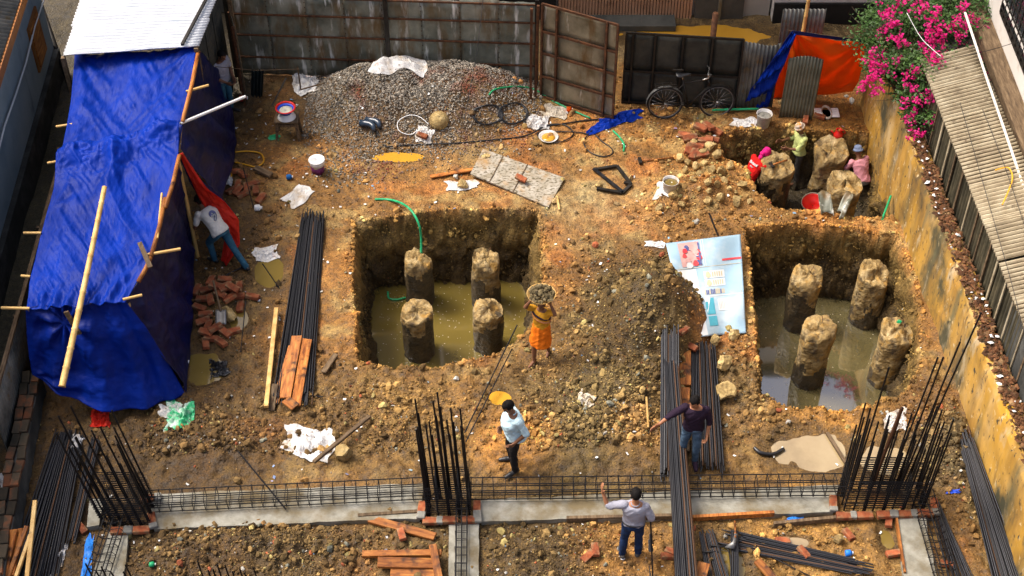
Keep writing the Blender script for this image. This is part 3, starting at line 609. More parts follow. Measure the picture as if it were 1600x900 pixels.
# ---- corrugated shed beyond the wall
def shed():
    t = thing('shed', 'long corrugated shed with tan ribbed roof beyond the ochre wall', 'shed', (7.4, -1, 0))
    y0, y1, w_ = -7.6, 3.4, .82; n = int((y1 - y0) / w_)
    for i in range(n):
        a, b = y0 + i * w_, y0 + (i + 1) * w_ + .04
        s_ = corr_sheet((wx(a) + .36, a, .2), (wx(b) + .36, b, .2), 2.18, pitch=.11, amp=.024, rows=2); s_.build('side_sheet', M['shed_side'], t)
        for k in range(2):
            q = a + w_ * (.2 + .5 * k + random.uniform(-.12, .12)); MB().bar((wx(q) + .325, q, .4), (wx(q) + .325, q + .02, 2.3), random.uniform(.03, .07), .02, up=(1, 0, 0)).build('batten', M['roof_tan'] if random.random() < .5 else M['old_timber'], t)
        pts = []; nj = int((b - a) / .085 * 9); dz = .006 * (i % 2)
        for k in range(7):
            row = []
            for j in range(nj + 1):
                y = a + (b - a) * j / nj; x = wx(y) + .22 + .86 * k / 6
                row.append(Vector((x, y + .03 * math.sin(i * 9.1), 2.38 + dz + .30 * k / 6 + .026 * math.cos(2 * math.pi * y / .085))))
            pts.append(row)
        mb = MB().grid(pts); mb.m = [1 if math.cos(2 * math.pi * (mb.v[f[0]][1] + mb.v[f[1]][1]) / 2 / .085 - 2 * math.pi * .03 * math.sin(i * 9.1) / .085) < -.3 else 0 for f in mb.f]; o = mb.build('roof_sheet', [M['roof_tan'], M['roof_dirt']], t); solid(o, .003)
    # cables and pipe lying on the roof
    pp = [xplane(1508, 20, 7.66), xplane(1541, 120, 7.72), xplane(1577, 225, 7.76), xplane(1612, 330, 7.80)]
    tag(MB().tube(pp, .022, 8).build('drain_pipe', M['white_wall'], loc=pp[0]), 'white pipe along the upper edge of the tan shed roof', 'pipe')
    yy = -5.
    MB().box((wx(-1.5) + 1.2, -1.5, 2.6), (.3, 12, .18)).build('gutter', M['old_timber'], t)
    MB().box((wx(-1.5) + .75, -1.5, 1.2), (.7, 12, 2.2)).build('inner_wall', M['plinth'], t)
shed()
def right_building():
    x = wx(0) + 1.42
    t = thing('building', 'white building with a dark window grille right of the shed roof', 'building', (x, 0, 0))
    MB().box((x + 2.5, -1, 3.9), (5, 12.6, 7.8)).build('wall', M['white_wall'], t)
    MB().box((x - .02, -1, 3.35), (.06, 12.6, .04)).build('moulding', M['white_wall'], t)
    c = xplane(1603, 30, x - .03); f = MB()
    for dz in (-.62, .62): f.bar(c + Vector((0, -1.1, dz)), c + Vector((0, 1.1, dz)), .05)
    for dy in (-1.1, 1.1): f.bar(c + Vector((0, dy, -.62)), c + Vector((0, dy, .62)), .05)
    g = f.build('window_grille', M['iron'], t)
    MB().box(c + Vector((.02, 0, 0)), (.02, 2.1, 1.2)).build('pane', M['glass'], g)
    for k in range(12): MB().bar(c + Vector((-.02, -1.1 + k * .2, -.62)), c + Vector((-.02, -1.1 + k * .2, .62)), .018).build('grille_bar', M['iron'], g)
    for k in range(6): MB().bar(c + Vector((-.03, -1.1, -.5 + k * .2)), c + Vector((-.03, 1.1, -.5 + k * .2)), .018).build('grille_bar', M['iron'], g)
right_building()
# ---- left: low painted building, plinth, lane wall, tin fence by the tent
def left_side():
    zp = .6; c0 = G(84, 74, zp); c1 = G(0, 372, zp); d = (c1 - c0).normalized(); L = 11.5; e = c0 + d * L; nn = Vector((-d.y, d.x, 0)); nn = nn if nn.x > 0 else -nn
    t = thing('building', 'low blue grey painted building with brown eave along the left lane', 'building', c0)
    def wall(z0, z1, off, m, name, th=.25):
        a, b = c0 + nn * off, e + nn * off; a.z = b.z = (z0 + z1) / 2
        return MB().box((a + b) / 2 - nn * th / 2, (th, L, z1 - z0), Matrix((nn, -d, Z)).transposed()).build(name, m, t)
    wall(zp, 2.75, 0, M['plaster'], 'wall', 3.0); wall(-.1, zp - .004, .1, M['plinth'], 'plinth', 3.2)
    wall(2.754, 2.95, .28, M['brown_wood'], 'fascia', .12); 
    a, b = c0 + nn * .25, e + nn * .25
    mb = corr_sheet(Vector((a.x, a.y, 2.97)), Vector((b.x, b.y, 2.97)), 3.2, pitch=.1, up=(-nn * 1 + Z * .25).normalized(), rows=2); solid(mb.build('roof', M['corr'], t), .004)
    q = xplane(57, 78, c0.x); q = c0 + d * ((q - c0).dot(d)); q.z = 1.42
    f = MB().box(q + nn * .0, (.08, .75, .95), Matrix((nn, -d, Z)).transposed()).build('window', M['brown_wood'], t)
    MB().box(q + nn * .03, (.06, .6, .8), Matrix((nn, -d, Z)).transposed()).build('shutter', M['timber'], f)
    # cable clipped along the wall
    pts = [c0 + d * (i * L / 12) + nn * .06 + Z * (1.1 + .05 * math.sin(i * 2)) for i in range(13)]
    tag(MB().tube(pts, .018, 6).build('wall_pipe', M['white_plastic'], loc=pts[0]), 'thin white conduit running along the blue grey wall', 'pipe')
    p, q = G(112, 145), G(62, 2, 1.2); q = p + (q - p)
    tag(MB().tube([p, q], .045, 8).build('steel_pole', M['iron'], loc=p), 'dark steel pole leaning in the lane beside the white roof', 'pole')
    # lane kerb wall below tent side: corrugated fence with a timber rail
    t2 = thing('lane_fence', 'pale corrugated fence with a timber rail beside the front of the blue tent', 'fence', G(20, 640))
    A = G(118, 130); B = G(22, 735); A.z = B.z = 0; dd = (B - A).normalized(); LL = (B - A).length
    A2, B2 = G(100, 235, 1.0), G(-12, 640, 1.2)
    A2 = Vector((A2.x, A2.y, 0)); B2 = Vector((B2.x, B2.y, 0)); n = 6; dd = (B2 - A2)
    for i in range(n):
        p0, p1 = A2 + dd * (i / n), A2 + dd * ((i + 1) / n + .005)
        solid(corr_sheet(p1, p0, 1.02 + .2 * i / n, pitch=.085, amp=.018, rows=2).build('corrugated_sheet', M['corr'], t2), .003)
    MB().bar(A2 + Z * 1.04, B2 + Z * 1.24, .06, .05).build('rail', M['old_timber'], t2)
    for s in (.02, .35, .68, .98): MB().bar(A2 + dd * s + Vector((-.05, 0, 0)), A2 + dd * s + Vector((-.05, 0, 1.15)), .05).build('post', M['old_timber'], t2)
    # brick wall stub under it in the corner
    t3 = thing('brick_wall', 'low mossy brick wall at the front left corner of the site', 'wall', G(30, 800))
    a, b = G(60, 610), G(8, 900); a.z = b.z = 0; dv = (b - a).normalized(); n2 = Vector((dv.y, -dv.x, 0)); L3 = (b - a).length + 1.5
    MB().box(a + dv * L3 / 2 - n2 * 0 + Z * .16, (.24, L3, .5), Matrix((n2, dv, Z)).transposed()).build('wall_core', M['plinth'], t3)
    bm_ = MB().box((0, 0, 0), (.115, .23, .07), bev=.006).mesh('brick', M['brick_mossy'])
    for i in range(int(L3 / .25)):
        for k in (-.062, .062):
            q = a + dv * (i * .25 + .12) + n2 * (k + random.uniform(-.02, .02)); place('brick', bm_, (q.x, q.y, .445 + random.uniform(-.01, .015)), (random.uniform(-.05, .05), random.uniform(-.05, .05), math.atan2(dv.y, dv.x) - math.pi / 2 + random.uniform(-.1, .1)), 1, t3)
left_side()
# ---------------------------------------------------------------- blue tarpaulin tent and its white tin roof
def poly(pts, n):
    A = np.array([list(G(*p)) for p in pts]); t = np.linspace(0, len(A) - 1, n); o = np.stack([np.interp(t, np.arange(len(A)), A[:, k]) for k in range(3)], 1)
    for _ in range(2): o[1:-1] = .25 * o[:-2] + .5 * o[1:-1] + .25 * o[2:]
    return o
def drape(name, left, right, nu, nv, m, parent, disp, sag=0, th=.004, extra=None):
    """cloth between two edges; disp(u, v) moves it along its mean normal"""
    Lp, Rp = poly(left, nv), poly(right, nv); u = np.linspace(0, 1, nu)
    Pn = Lp[:, None, :] * (1 - u)[None, :, None] + Rp[:, None, :] * u[None, :, None]
    du = np.gradient(Pn, axis=1); dv = np.gradient(Pn, axis=0); nn = np.cross(du, dv); nn /= np.linalg.norm(nn, axis=2, keepdims=True) + 1e-9
    if nn[..., 2].mean() < 0: nn = -nn
    U, V = np.meshgrid(u, np.linspace(0, 1, nv)); ed = np.clip(np.minimum(U, 1 - U) * 9, .25, 1)
    Pn = Pn + nn * (disp(U, V) * ed)[..., None]; Pn[..., 2] -= sag * np.sin(np.pi * U) * np.clip(4 * V * (1 - V), .3, 1)
    if extra is not None: Pn = extra(Pn, U, V)
    o = MB().grid([[Vector(p) for p in r] for r in Pn]).build(name, m, parent)
    if th: solid(o, th)
    return o
def ridged(x, y, k): return .5 - np.abs(vn(x, y, k)) * 2
def wrinkle(a, b, amp, k=0, ang=0):
    ca, sa = math.cos(ang), math.sin(ang)
    def f(U, V):
        x = U * ca + V * sa; y = -U * sa + V * ca
        return amp * (ridged(x * a, y * b, k) + .55 * ridged(x * a * 2.3 + 7, y * b * 2.1, k + 1) + .3 * ridged(x * a * 5 + 3, y * b * 5, k + 2) + .2 * fbm(x * 22, y * 22, 2, k + 3))
    return f
def star(cu, cv, n, amp, rad, ph=0, asp=1):
    """folds that run out from a tie point"""
    return lambda U, V: amp * np.sin(np.arctan2((V - cv) * asp, U - cu) * n + ph) * np.exp(-(((U - cu) ** 2 + ((V - cv) * asp) ** 2) / rad ** 2)) * np.clip(np.hypot(U - cu, V - cv) * 8, 0, 1)
def add(*fs): return lambda U, V: sum(f(U, V) for f in fs)
tent = thing('tarpaulin_tent', 'large blue tarpaulin tent with bamboo poles lying over its roof', 'tent', G(200, 480))
drape('upper_roof_tarp', [(117, 85, 2.14), (112, 150, 2.05), (104, 200, 2.0), (92, 262, 1.9)], [(308, 71, 2.32), (298, 135, 2.28), (287, 190, 2.26), (276, 250, 2.1)], 110, 90, M['tarp'], tent,
      add(wrinkle(1.2, 3.5, .075, 1, .9), wrinkle(2, 14, .018, 3, -.8), star(.02, .02, 11, .025, .5, 0), star(.98, .02, 13, .025, .5, 1), lambda U, V: -.05 * np.exp(-((V - .1) / .1) ** 2) * np.sin(np.pi * U)), .12)
def lump(Pn, U, V):
    Pn[..., 2] += .17 * np.exp(-((V - .05 + .02 * np.sin(U * 9)) / .07) ** 2) * (.75 + .25 * np.sin(U * 17)) + .16 * np.exp(-(((U - .47) / .06) ** 2 + ((V - .20) / .12) ** 2))
    Pn[..., 2] += .035 * ridged(U * 16, V * 40, 2) * np.exp(-((V - .07) / .09) ** 2) * 1.4; return Pn
drape('lower_roof_tarp', [(92, 240, 1.95), (83, 300, 1.9), (63, 372, 1.84), (48, 432, 1.8), (42, 483, 1.74)], [(282, 193, 2.27), (279, 243, 2.22), (258, 322, 2.14), (238, 398, 2.05), (196, 474, 1.85)], 130, 150, M['tarp'], tent,
      add(wrinkle(1.1, 6, .085, 2, .75), wrinkle(1.6, 20, .02, 4, .68), star(.02, .33, 7, .02, .4, 1, 1.4), star(.47, .20, 7, .022, .22, 0, 1.3), star(.98, .7, 8, .018, .4, 2), lambda U, V: .03 * np.sin(U * 46 + 2 * np.sin(V * 8)) * sstep(.8, 1, V)), .10, extra=lump)
drape('front_tarp', [(40, 480, 1.74), (42, 520, 1.35), (46, 558, .98), (50, 584, .74)], [(196, 470, 1.85), (228, 510, 1.4), (262, 565, .6), (290, 616, .02)], 130, 70, M['tarp_front'], tent,
      add(lambda U, V: .05 * np.sin(U * 26 + 1.5 * np.sin(U * 7) + V * 2) * (.3 + V), wrinkle(5, 2, .05, 5, .3), star(.35, .18, 8, .05, .4, 0, .7), star(.02, .98, 10, .04, .5)), 0,
      extra=lambda Pn, U, V: Pn + np.stack([0 * U, -.42 * np.sin(np.pi * U) * V, -.1 * np.sin(np.pi * U) * V], -1))
drape('side_tarp', [(277, 250, 2.17), (258, 322, 2.12), (238, 398, 2.04), (215, 440, 1.95), (195, 472, 1.82)], [(299, 378, .3), (303, 420, .05), (302, 480, .0), (297, 545, .0), (290, 614, .02)], 80, 110, M['tarp_shaded'], tent,
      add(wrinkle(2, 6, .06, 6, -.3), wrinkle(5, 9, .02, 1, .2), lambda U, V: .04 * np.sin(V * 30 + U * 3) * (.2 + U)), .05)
drape('side_flap', [(308, 76, 2.28), (298, 135, 2.26), (286, 192, 2.24), (282, 232, 2.2)], [(352, 130, .3), (368, 200, .05), (368, 240, .05), (345, 318, .9)], 70, 80, M['tarp_shaded'], tent,
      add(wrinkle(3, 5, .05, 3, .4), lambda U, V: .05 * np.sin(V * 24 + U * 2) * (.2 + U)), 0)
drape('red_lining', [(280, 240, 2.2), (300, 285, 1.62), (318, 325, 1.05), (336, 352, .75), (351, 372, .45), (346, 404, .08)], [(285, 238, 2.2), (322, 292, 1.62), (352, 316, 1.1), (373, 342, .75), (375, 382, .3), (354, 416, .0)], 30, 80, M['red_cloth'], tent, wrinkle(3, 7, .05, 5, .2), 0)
drape('rolled_flap', [(282, 236, 2.2), (318, 282, 1.7), (345, 304, 1.25), (368, 330, .85), (376, 372, .4)], [(300, 285, 1.6), (325, 325, 1.0), (338, 350, .75), (350, 372, .45), (378, 398, .02)], 24, 60, M['tarp_shaded'], tent, wrinkle(3, 6, .05, 2, .2), 0, extra=lambda Pn, U, V: Pn + np.array([-.06, .05, -.02]))
def bamboo(name, p, q, r, parent, nodes=9, m='bamboo', bow=.02):
    p, q = Vector(p), Vector(q); pts = []; rs = []; d = q - p; rn = random.Random(int(abs(p.x) * 1000)); side = Vector((rn.uniform(-1, 1), rn.uniform(-1, 1), .3))
    for i in range(nodes):
        for s, k in ((0, 1.16), (.06, .96), (.5, 1), (.94, .97)):
            t_ = (i + s) / nodes; pts.append(p + d * t_ + side * bow * math.sin(math.pi * t_)); rs.append(r * k * (1 - .25 * t_))
    return MB().tube(pts, rs, 9).build(name, M[m], parent)
bamboo('ridge_pole', G(97, 604, 1.35), G(164, 290, 2.72), .05, tent, 11)
for a, b in [((310, 80, 2.3), (285, 190, 2.32)), ((280, 243, 2.24), (258, 325, 2.2)), ((258, 310, 2.2), (236, 400, 2.1)), ((236, 400, 2.08), (216, 440, 2.0))]:
    MB().tube([G(*a), (G(*a) + G(*b)) / 2 + Vector((.02, 0, .01)), G(*b)], .035, 7).build('edge_pole', M['timber'], tent)
for a, b, r in [((88, 198, 1.95), (113, 194, 2.0), .022), ((74, 255, 1.95), (97, 251, 1.95), .022), ((37, 364, 1.85), (64, 364, 1.87), .022), ((33, 431, 1.8), (47, 432, 1.8), .022), ((2, 481, 1.76), (46, 482, 1.76), .024),
                ((291, 143, 2.3), (326, 133, 2.3), .022), ((230, 398, 2.1), (282, 389, 2.08), .024), ((192, 468, 1.92), (222, 461, 1.9), .022), ((253, 302, 2.2), (246, 372, 2.15), .018)]:
    rod('cross_stick', G(*a), G(*b), r, M['bamboo'], tent, 8)
for a, b in [((218, 379, 2.2), (235, 418, 2.08)), ((103, 487, 1.9), (124, 522, 1.5))]: MB().bar(G(*a), G(*b), .07, .03).build('peg_board', M['old_timber'], tent)
for a in [(96, 255, 1.9), (46, 483, 1.7), (306, 80, 2.25), (278, 250, 2.15), (200, 474, 1.78)]:
    p = G(*a); rod('prop_pole', (p.x, p.y, 0), p, .035, M['bamboo'], tent, 8)
p, q = G(282, 193, 2.3), G(383, 151, 1.9)
tag(rod('plastic_pipe', p, q, .026, M['white_plastic'], None, 9), 'thin white plastic pipe sticking out of the right side of the blue tent', 'pipe')
# white tin roof behind
wr = thing('white_roof_shed', 'white corrugated tin roof on posts behind the blue tent', 'shed', G(215, 120))
c = [G(98, 88, 2.34), G(306, 73, 2.42), G(352, -40, 2.62), G(142, -40, 2.5)]
vv = [0, .36, .68, 1]
for i in range(3):
    pts = []; n = 84
    for k in range(n + 1):
        v = vv[i] + (vv[i + 1] - vv[i] + .012) * k / n; row = []
        for j in range(13):
            u = -.02 * math.sin(i * 2.1) + (1.02 + .02 * math.sin(i * 3)) * j / 12; a = c[0].lerp(c[3], v); b = c[1].lerp(c[2], v); q = a.lerp(b, u); q.z += .022 * math.cos(2 * math.pi * v * 27) - .018 * (i % 2) + .006 * math.sin(j + i * 2); row.append(q)
        pts.append(row)
    solid(MB().grid(pts).build('roof_sheet', M['white_tin'], wr), .003)
MB().bar(c[1].lerp(c[0], .1) + Z * .06, c[2].lerp(c[3], .03) + Z * .06, .045, .045).build('angle_iron', M['iron'], wr)
for q in c: MB().bar((q.x, q.y, 0), (q.x, q.y, q.z - .02), .07).build('post', M['old_timber'], wr)
a, b = c[1].lerp(c[0], .08), c[2].lerp(c[3], .08); d = b - a
for i in range(4):
    p0, p1 = a + d * (i / 4), a + d * ((i + 1) / 4 + .01); solid(corr_sheet((p0.x, p0.y, 0), (p1.x, p1.y, 0), 2.3, rows=2).build('wall_sheet', M['tin_dark'], wr), .003)
# ---------------------------------------------------------------- piles, concrete strips, steel cages and bar stacks
V3_ = Vector
def pile(px, py, zb, top, r, label, group, tilt=(0, 0), wet=0, seed=0, bot=None, m='pile', cap=0):
    c = G(px, py, zb); n = 40; rn = random.Random(seed); z0 = (bot if bot is not None else zb - .4); H = top - z0; k = 34; rg = []; ax = Vector((tilt[0], tilt[1], 0)); tl, ta = rn.uniform(.02, .11), rn.uniform(.5, 2.6)
    for i in range(k + 1):
        z = z0 + H * i / k; ring = []
        for j in range(n):
            a = 2 * math.pi * j / n; t_ = i / k
            x_, y_ = math.cos(a) * 1.4 + seed * 3.7, math.sin(a) * 1.4 + z * 1.6
            rr = r * (1 + .17 * float(fbm(np.array([x_]), np.array([y_]), 4, seed % 5)[0]) + .13 * float(fbm(np.array([x_ * 3]), np.array([y_ * 3.2]), 3, 2)[0]))
            rr *= 1 + cap * sstep(.72, .95, t_) + .06 * (1 - t_)
            ring.append(Vector((c.x + rr * math.cos(a), c.y + rr * math.sin(a), z + (.09 * float(fbm(np.array([x_ * 1.3]), np.array([a * 1.1 + seed]), 2, 3)[0]) * sstep(.85, 1, t_) + tl * (math.cos(a - ta)) * sstep(.6, 1, t_)))) + ax * (z - z0))
        rg.append(ring)
    tc = Vector((c.x, c.y, top)) + ax * H; edge = rg[-1]
    for s in (.94, .75, .5, .25, .06):
        rg.append([tc.lerp(p, s) + Z * (.04 * (1 - s) + .22 * float(fbm(np.array([p.x * 4 + s * 2]), np.array([p.y * 4 + seed]), 3, 1)[0]) + (.02 if s < .95 else 0)) for p in edge])
    mb = MB().rings(rg, smooth=True)
    mb.m = [1 if (sum(mb.v[q][2] for q in f) / len(f) < wet + .55 * float(fbm(np.array([mb.v[f[0]][0] * 5]), np.array([mb.v[f[0]][1] * 5 + mb.v[f[0]][2] * 3]), 3, 1)[0]) and len(f) == 4) else 0 for f in mb.f]
    mb.v = mb.v
    t = mb.build('concrete_pile', [M[m], M['pile_wet']], loc=(c.x, c.y, zb)); tag(t, label, 'concrete pile', group)
    if seed in (4, 5, 7, 8, 2): w0 = tc + V3_((.05, .04, .0)); MB().tube([w0, w0 + V3_((.01, .02, .12)), w0 + V3_((.05 * (seed % 3 - 1), .03, .22))], .006, 5).build('bent_wire', M['rust'], t)
    return t, tc
GL, GR, GT = 'bored concrete piles standing in the left water pit', 'bored concrete piles standing in the right water pit', 'concrete piles in the dry pit with workers'
pile(657, 470, -1.5, -.52, .235, 'rough pile with a green hose curving down onto its top', GL, wet=-.75, seed=1)
pile(759, 470, -1.5, -.47, .24, 'rough pile in the far right corner of the left water pit', GL, wet=-.85, seed=2)
pile(655, 550, -1.5, -.5, .255, 'rough pile with a jagged leaning top nearest the left wall of the left pit', GL, wet=-.72, seed=3, cap=.06)
pile(763, 540, -1.5, -.62, .25, 'rough pile with a flat grey top nearest the woman with the basket', GL, wet=-.8, seed=4)
pile(1247, 506, -1.55, -.42, .25, 'dark wet knobbly pile at the far left of the right water pit', GR, wet=-.85, seed=5, tilt=(.0, 0), cap=.05)
pile(1349, 500, -1.55, -.42, .25, 'tan pile at the far right of the right water pit beside the ochre wall', GR, wet=-1.15, seed=6)
pile(1262, 592, -1.55, -.3, .262, 'orange tan pile standing nearest the camera in the right pit', GR, wet=-1.05, seed=7, cap=.05)
_, tc = pile(1381, 592, -1.55, -.38, .265, 'pale tan pile with a green plastic scrap on top', GR, wet=-1.35, seed=8, cap=.07)
tag(MB().rock(tc + Vector((.05, .12, .1)), (.06, .06, .04), 4).build('plastic_scrap', M['hose_green'], loc=tc), 'crumpled green plastic scrap on top of a pile', 'litter')
pile(1213, 258, -.12, -.12, .285, 'flat topped pile with a hammer lying on it in the dry pit', GT, bot=-1.5, wet=-.5, seed=9, cap=.1)
pile(1298, 237, -.2, -.16, .27, 'broad knobbly topped pile at the back of the dry pit', GT, bot=-1.5, wet=-.95, seed=10, cap=.16)
pile(1316, 292, -.05, .0, .26, 'leaning rough pile in front of the worker in pink', GT, bot=-1.5, wet=-1.1, seed=11, cap=.1, tilt=(.03, .02))

def strip(label, quad, z, th=.16, name='concrete_strip'):
    """a cast concrete strip with a slightly rough top and edges"""
    q = [G(x, y, z) for x, y in quad]; nu, nv = 60, 10; L1 = (q[1] - q[0]).length
    if (q[3] - q[0]).length > L1: nu, nv = 10, 60
    pts = []
    for i in range(nu + 1):
        row = []
        for j in range(nv + 1):
            u, v = i / nu, j / nv; a = q[0].lerp(q[1], u); b = q[3].lerp(q[2], u); p = a.lerp(b, v); e = .02 * float(fbm(np.array([p.x * 4]), np.array([p.y * 4]), 3, 2)[0])
            p.z = z + .012 * float(fbm(np.array([p.x * 3]), np.array([p.y * 3]), 3, 4)[0]); p.x += e; p.y += e * 1.5; row.append(p)
        pts.append(row)
    mb = MB().grid(pts, smooth=True); rim = [pts[0][j] for j in range(nv + 1)] + [pts[i][nv] for i in range(1, nu + 1)] + [pts[nu][j] for j in range(nv - 1, -1, -1)] + [pts[i][0] for i in range(nu - 1, 0, -1)]
    n = len(rim); mb.add(list(rim) + [p - Z * (th + .3) for p in rim], [(j, (j + 1) % n, n + (j + 1) % n, n + j) for j in range(n)])
    return tag(mb.build(name, M['lean'], loc=q[0]), label, 'concrete strip')
strip('long pale concrete strip left of the middle steel column', [(232, 772), (662, 755), (656, 809), (240, 827)], .06)
strip('long pale concrete strip crossed by the long steel bar bundle', [(742, 781), (1312, 757), (1302, 801), (752, 815)], .06)
strip('small pale concrete pad left of the front left steel column', [(141, 779), (163, 778), (155, 820), (136, 822)], .06)
strip('pale concrete strip running forward from the front left column', [(170, 832), (202, 828), (188, 930), (132, 930)], .05)
strip('pale concrete strip running forward from the middle column', [(702, 818), (748, 814), (748, 930), (700, 930)], .05)
strip('pale concrete strip running forward from the right column', [(1401, 806), (1444, 802), (1470, 930), (1416, 930)], .05)

def cage(label, p, q, w_, h_, sp, z, tri=False, nb=3):
    p, q = Vector(p), Vector(q); p.z = q.z = 0; d = (q - p); L = d.length; d.normalize(); s = Vector((-d.y, d.x, 0))
    t = thing('beam_cage', label, 'steel cage', p, 'steel reinforcement cages lying on the concrete strips')
    xs = [-w_ / 2 + w_ * i / (nb - 1) for i in range(nb)]
    for zz in (z, z + h_):
        for x in xs: rod('steel_bar', p + s * x + Z * zz - d * .03, p + d * (L + .03) + s * (x + .006) + Z * (zz + .004), .0085, M['steel_dark'], t, 6)
    if not tri: rod('steel_bar', p + s * (-w_ / 2) + Z * (z + h_ / 2), p + d * L + s * (-w_ / 2) + Z * (z + h_ / 2), .007, M['steel_dark'], t, 6)
    a, b, g = w_ / 2 + .008, h_ + .012, -.006
    ring = [(-a, 0, g), (a, 0, g), (a, 0, b), (-a, 0, b)] if not tri else [(-a, 0, g), (a, 0, g), (a, .10, b), (0, .14, b), (-a, .10, b)]
    me = MB().tube(ring, .006, 5, closed=True, smooth=False).mesh('stirrup', M['steel_dark']); n = int(L / sp); ang = math.atan2(d.y, d.x) - math.pi / 2
    for i in range(n + 1):
        c = p + d * (i * L / n) + Z * z; o = place('stirrup', me, c, (random.uniform(-.04, .04), random.uniform(-.03, .03), ang + random.uniform(-.06, .06)), 1, t)
    return t
cage('square steel cage along the left concrete strip between the left and middle columns', G(232, 790, .1), G(664, 770, .1), .24, .2, .165, .1)
cage('square steel cage along the right concrete strip between the middle and right columns', G(736, 770, .1), G(1322, 764, .1), .24, .2, .165, .1)
cage('open steel cage running forward from the front left column', G(186, 806, .1), G(146, 930, .1), .26, .2, .13, .1, tri=True)
cage('narrow steel cage running forward from the middle column', G(722, 785, .1), G(720, 930, .1), .15, .2, .13, .1)
cage('zigzag steel cage running forward from the right column', G(1440, 780, .1), G(1482, 930, .1), .26, .2, .12, .1, tri=True)

def column(label, cx, cy, w_, dp, nx_, ny_, h_, lean, seed, extra=(), hv=.35):
    c = G(cx, cy, .05); rn = random.Random(seed); t = thing('column_cage', label, 'steel column', c, 'upright steel column cages along the front row')
    for i in range(nx_):
        for j in range(ny_):
            if 0 < i < nx_ - 1 and 0 < j < ny_ - 1: continue
            x, y = -w_ / 2 + w_ * i / (nx_ - 1), -dp / 2 + dp * j / (ny_ - 1); hh = h_ - rn.uniform(0, hv) - (.25 if (i + j) % 2 else 0)
            b = c + Vector((x, y, -.12)); tp = b + Vector((lean[0] * hh + x * .02 + rn.uniform(-.015, .015), lean[1] * hh + rn.uniform(-.02, .02), hh))
            for k in range(2 if rn.random() < .6 else 1): rod('steel_bar', b + Vector((.028 * k, 0, 0)), tp + Vector((.03 * k, .01, -.3 * k)), .0135, M['steel_dark'], t, 7)
    for (x, y, hh, l2) in extra: rod('steel_bar', c + Vector((x, y, 0)), c + Vector((x + l2 * hh, y, hh)), .0135, M['steel_dark'], t, 7)
    a, b = w_ / 2 + .02, dp / 2 + .02; me = MB().tube([(-a, -b, 0), (a, -b, 0), (a, b, 0), (-a, b, 0)], .0075, 5, closed=True, smooth=False).mesh('tie_ring', M['steel_dark'])
    me2 = MB().tube([(-a * .5, -b, 0), (a * .5, -b, 0), (a * .5, b, 0), (-a * .5, b, 0)], .0075, 5, closed=True, smooth=False).mesh('tie_ring', M['steel_dark'])
    for k in range(13):
        z = .02 + k * .05; place('tie_ring', me, c + Vector((lean[0] * z, 0, z)), (0, 0, random.uniform(-.02, .02)), 1, t); place('tie_ring', me2, c + Vector((lean[0] * z, 0, z + .012)), (0, 0, 0), 1, t)
    return t
column('leaning upright steel column cage at the front left below the blue tent', 203, 800, .66, .42, 6, 4, 2.1, (-.15, .04), 1, hv=.5)
column('upright steel column cage standing in the middle of the front row', 702, 788, .60, .34, 5, 3, 2.55, (-.05, .02), 2, hv=.6)
column('broad upright steel column cage at the front right by the ochre wall', 1376, 776, 1.12, .40, 9, 4, 2.2, (.03, .02), 3, extra=[(.35, .15, 3.7, .09), (.28, .1, 3.2, .07), (.1, .1, 2.9, .06), (-.42, .1, 2.7, .03), (.2, .1, 2.9, .05)], hv=.6)
rod_t = rod('rusty_pipe', G(1362, 760, .1), G(1362, 760, .1) + Vector((.14, .05, 1.7)), .028, M['rust'], None, 8); tag(rod_t, 'single rusty pipe standing among the right column bars', 'pipe')

BR = MB().box((0, 0, 0), (.235, .112, .07), bev=.007).mesh('brick', M['brick'])
MO = MB().box((0, 0, 0), (.10, .115, .062), bev=.01).mesh('mortar_patch', M['mortar'])
def edging(label, runs, z=.1):
    t = thing('brick_edging', label, 'brick edging', G(*runs[0][0], 0))
    for a, b in runs:
        p, q = G(*a, z), G(*b, z); d = q - p; L = d.length; d.normalize(); n = max(1, int(L / .27)); ang = math.atan2(d.y, d.x)
        for i in range(n):
            c = p + d * ((i + .5) * L / n); j = random.uniform(-.01, .01)
            place('brick', BR, c + Vector((0, 0, j - .02)), (random.uniform(-.04, .04), random.uniform(-.04, .04), ang + random.uniform(-.05, .05)), 1, t)
            if i % 3 != 1: place('mortar_patch', MO, c + d * .13 + Vector((0, 0, j - .005)), (0, 0, ang + random.uniform(-.1, .1)), (random.uniform(.8, 1.4), 1.05, 1), t)
    return t
edging('brick and mortar edging round the foot of the front left column', [((168, 829), (238, 826)), ((234, 796), (240, 824)), ((222, 778), (242, 776))])
edging('brick and mortar edging round the foot of the middle column', [((658, 813), (748, 811)), ((660, 782), (658, 806)), ((744, 780), (746, 806))])
edging('brick and mortar edging round the foot of the right column', [((1304, 806), (1462, 800)), ((1301, 768), (1303, 800)), ((1458, 778), (1462, 798))])
for lab, a, b in [('wet brown board along the near edge of the right concrete strip', (1072, 814), (1208, 808)), ('pale brown board lying below the right concrete strip', (1208, 824), (1320, 813)), ('dark board edging the near side of the strip by the man in grey', (885, 815), (1052, 812)), ('rusty shutter board beside the right forward strip', (1398, 812), (1412, 900)), ('dark board along the near edge of the left strip', (560, 812), (652, 806))]:
    p, q = P(*a, .06), P(*b, .06); p.z = q.z = max(p.z, q.z, .03); tag(MB().bar(p, q, .03 if a[0] > 1390 else .05, .09).build('shutter_board', M['timber' if a[0] in (1072, 1398) else 'old_timber'], loc=p), lab, 'board')

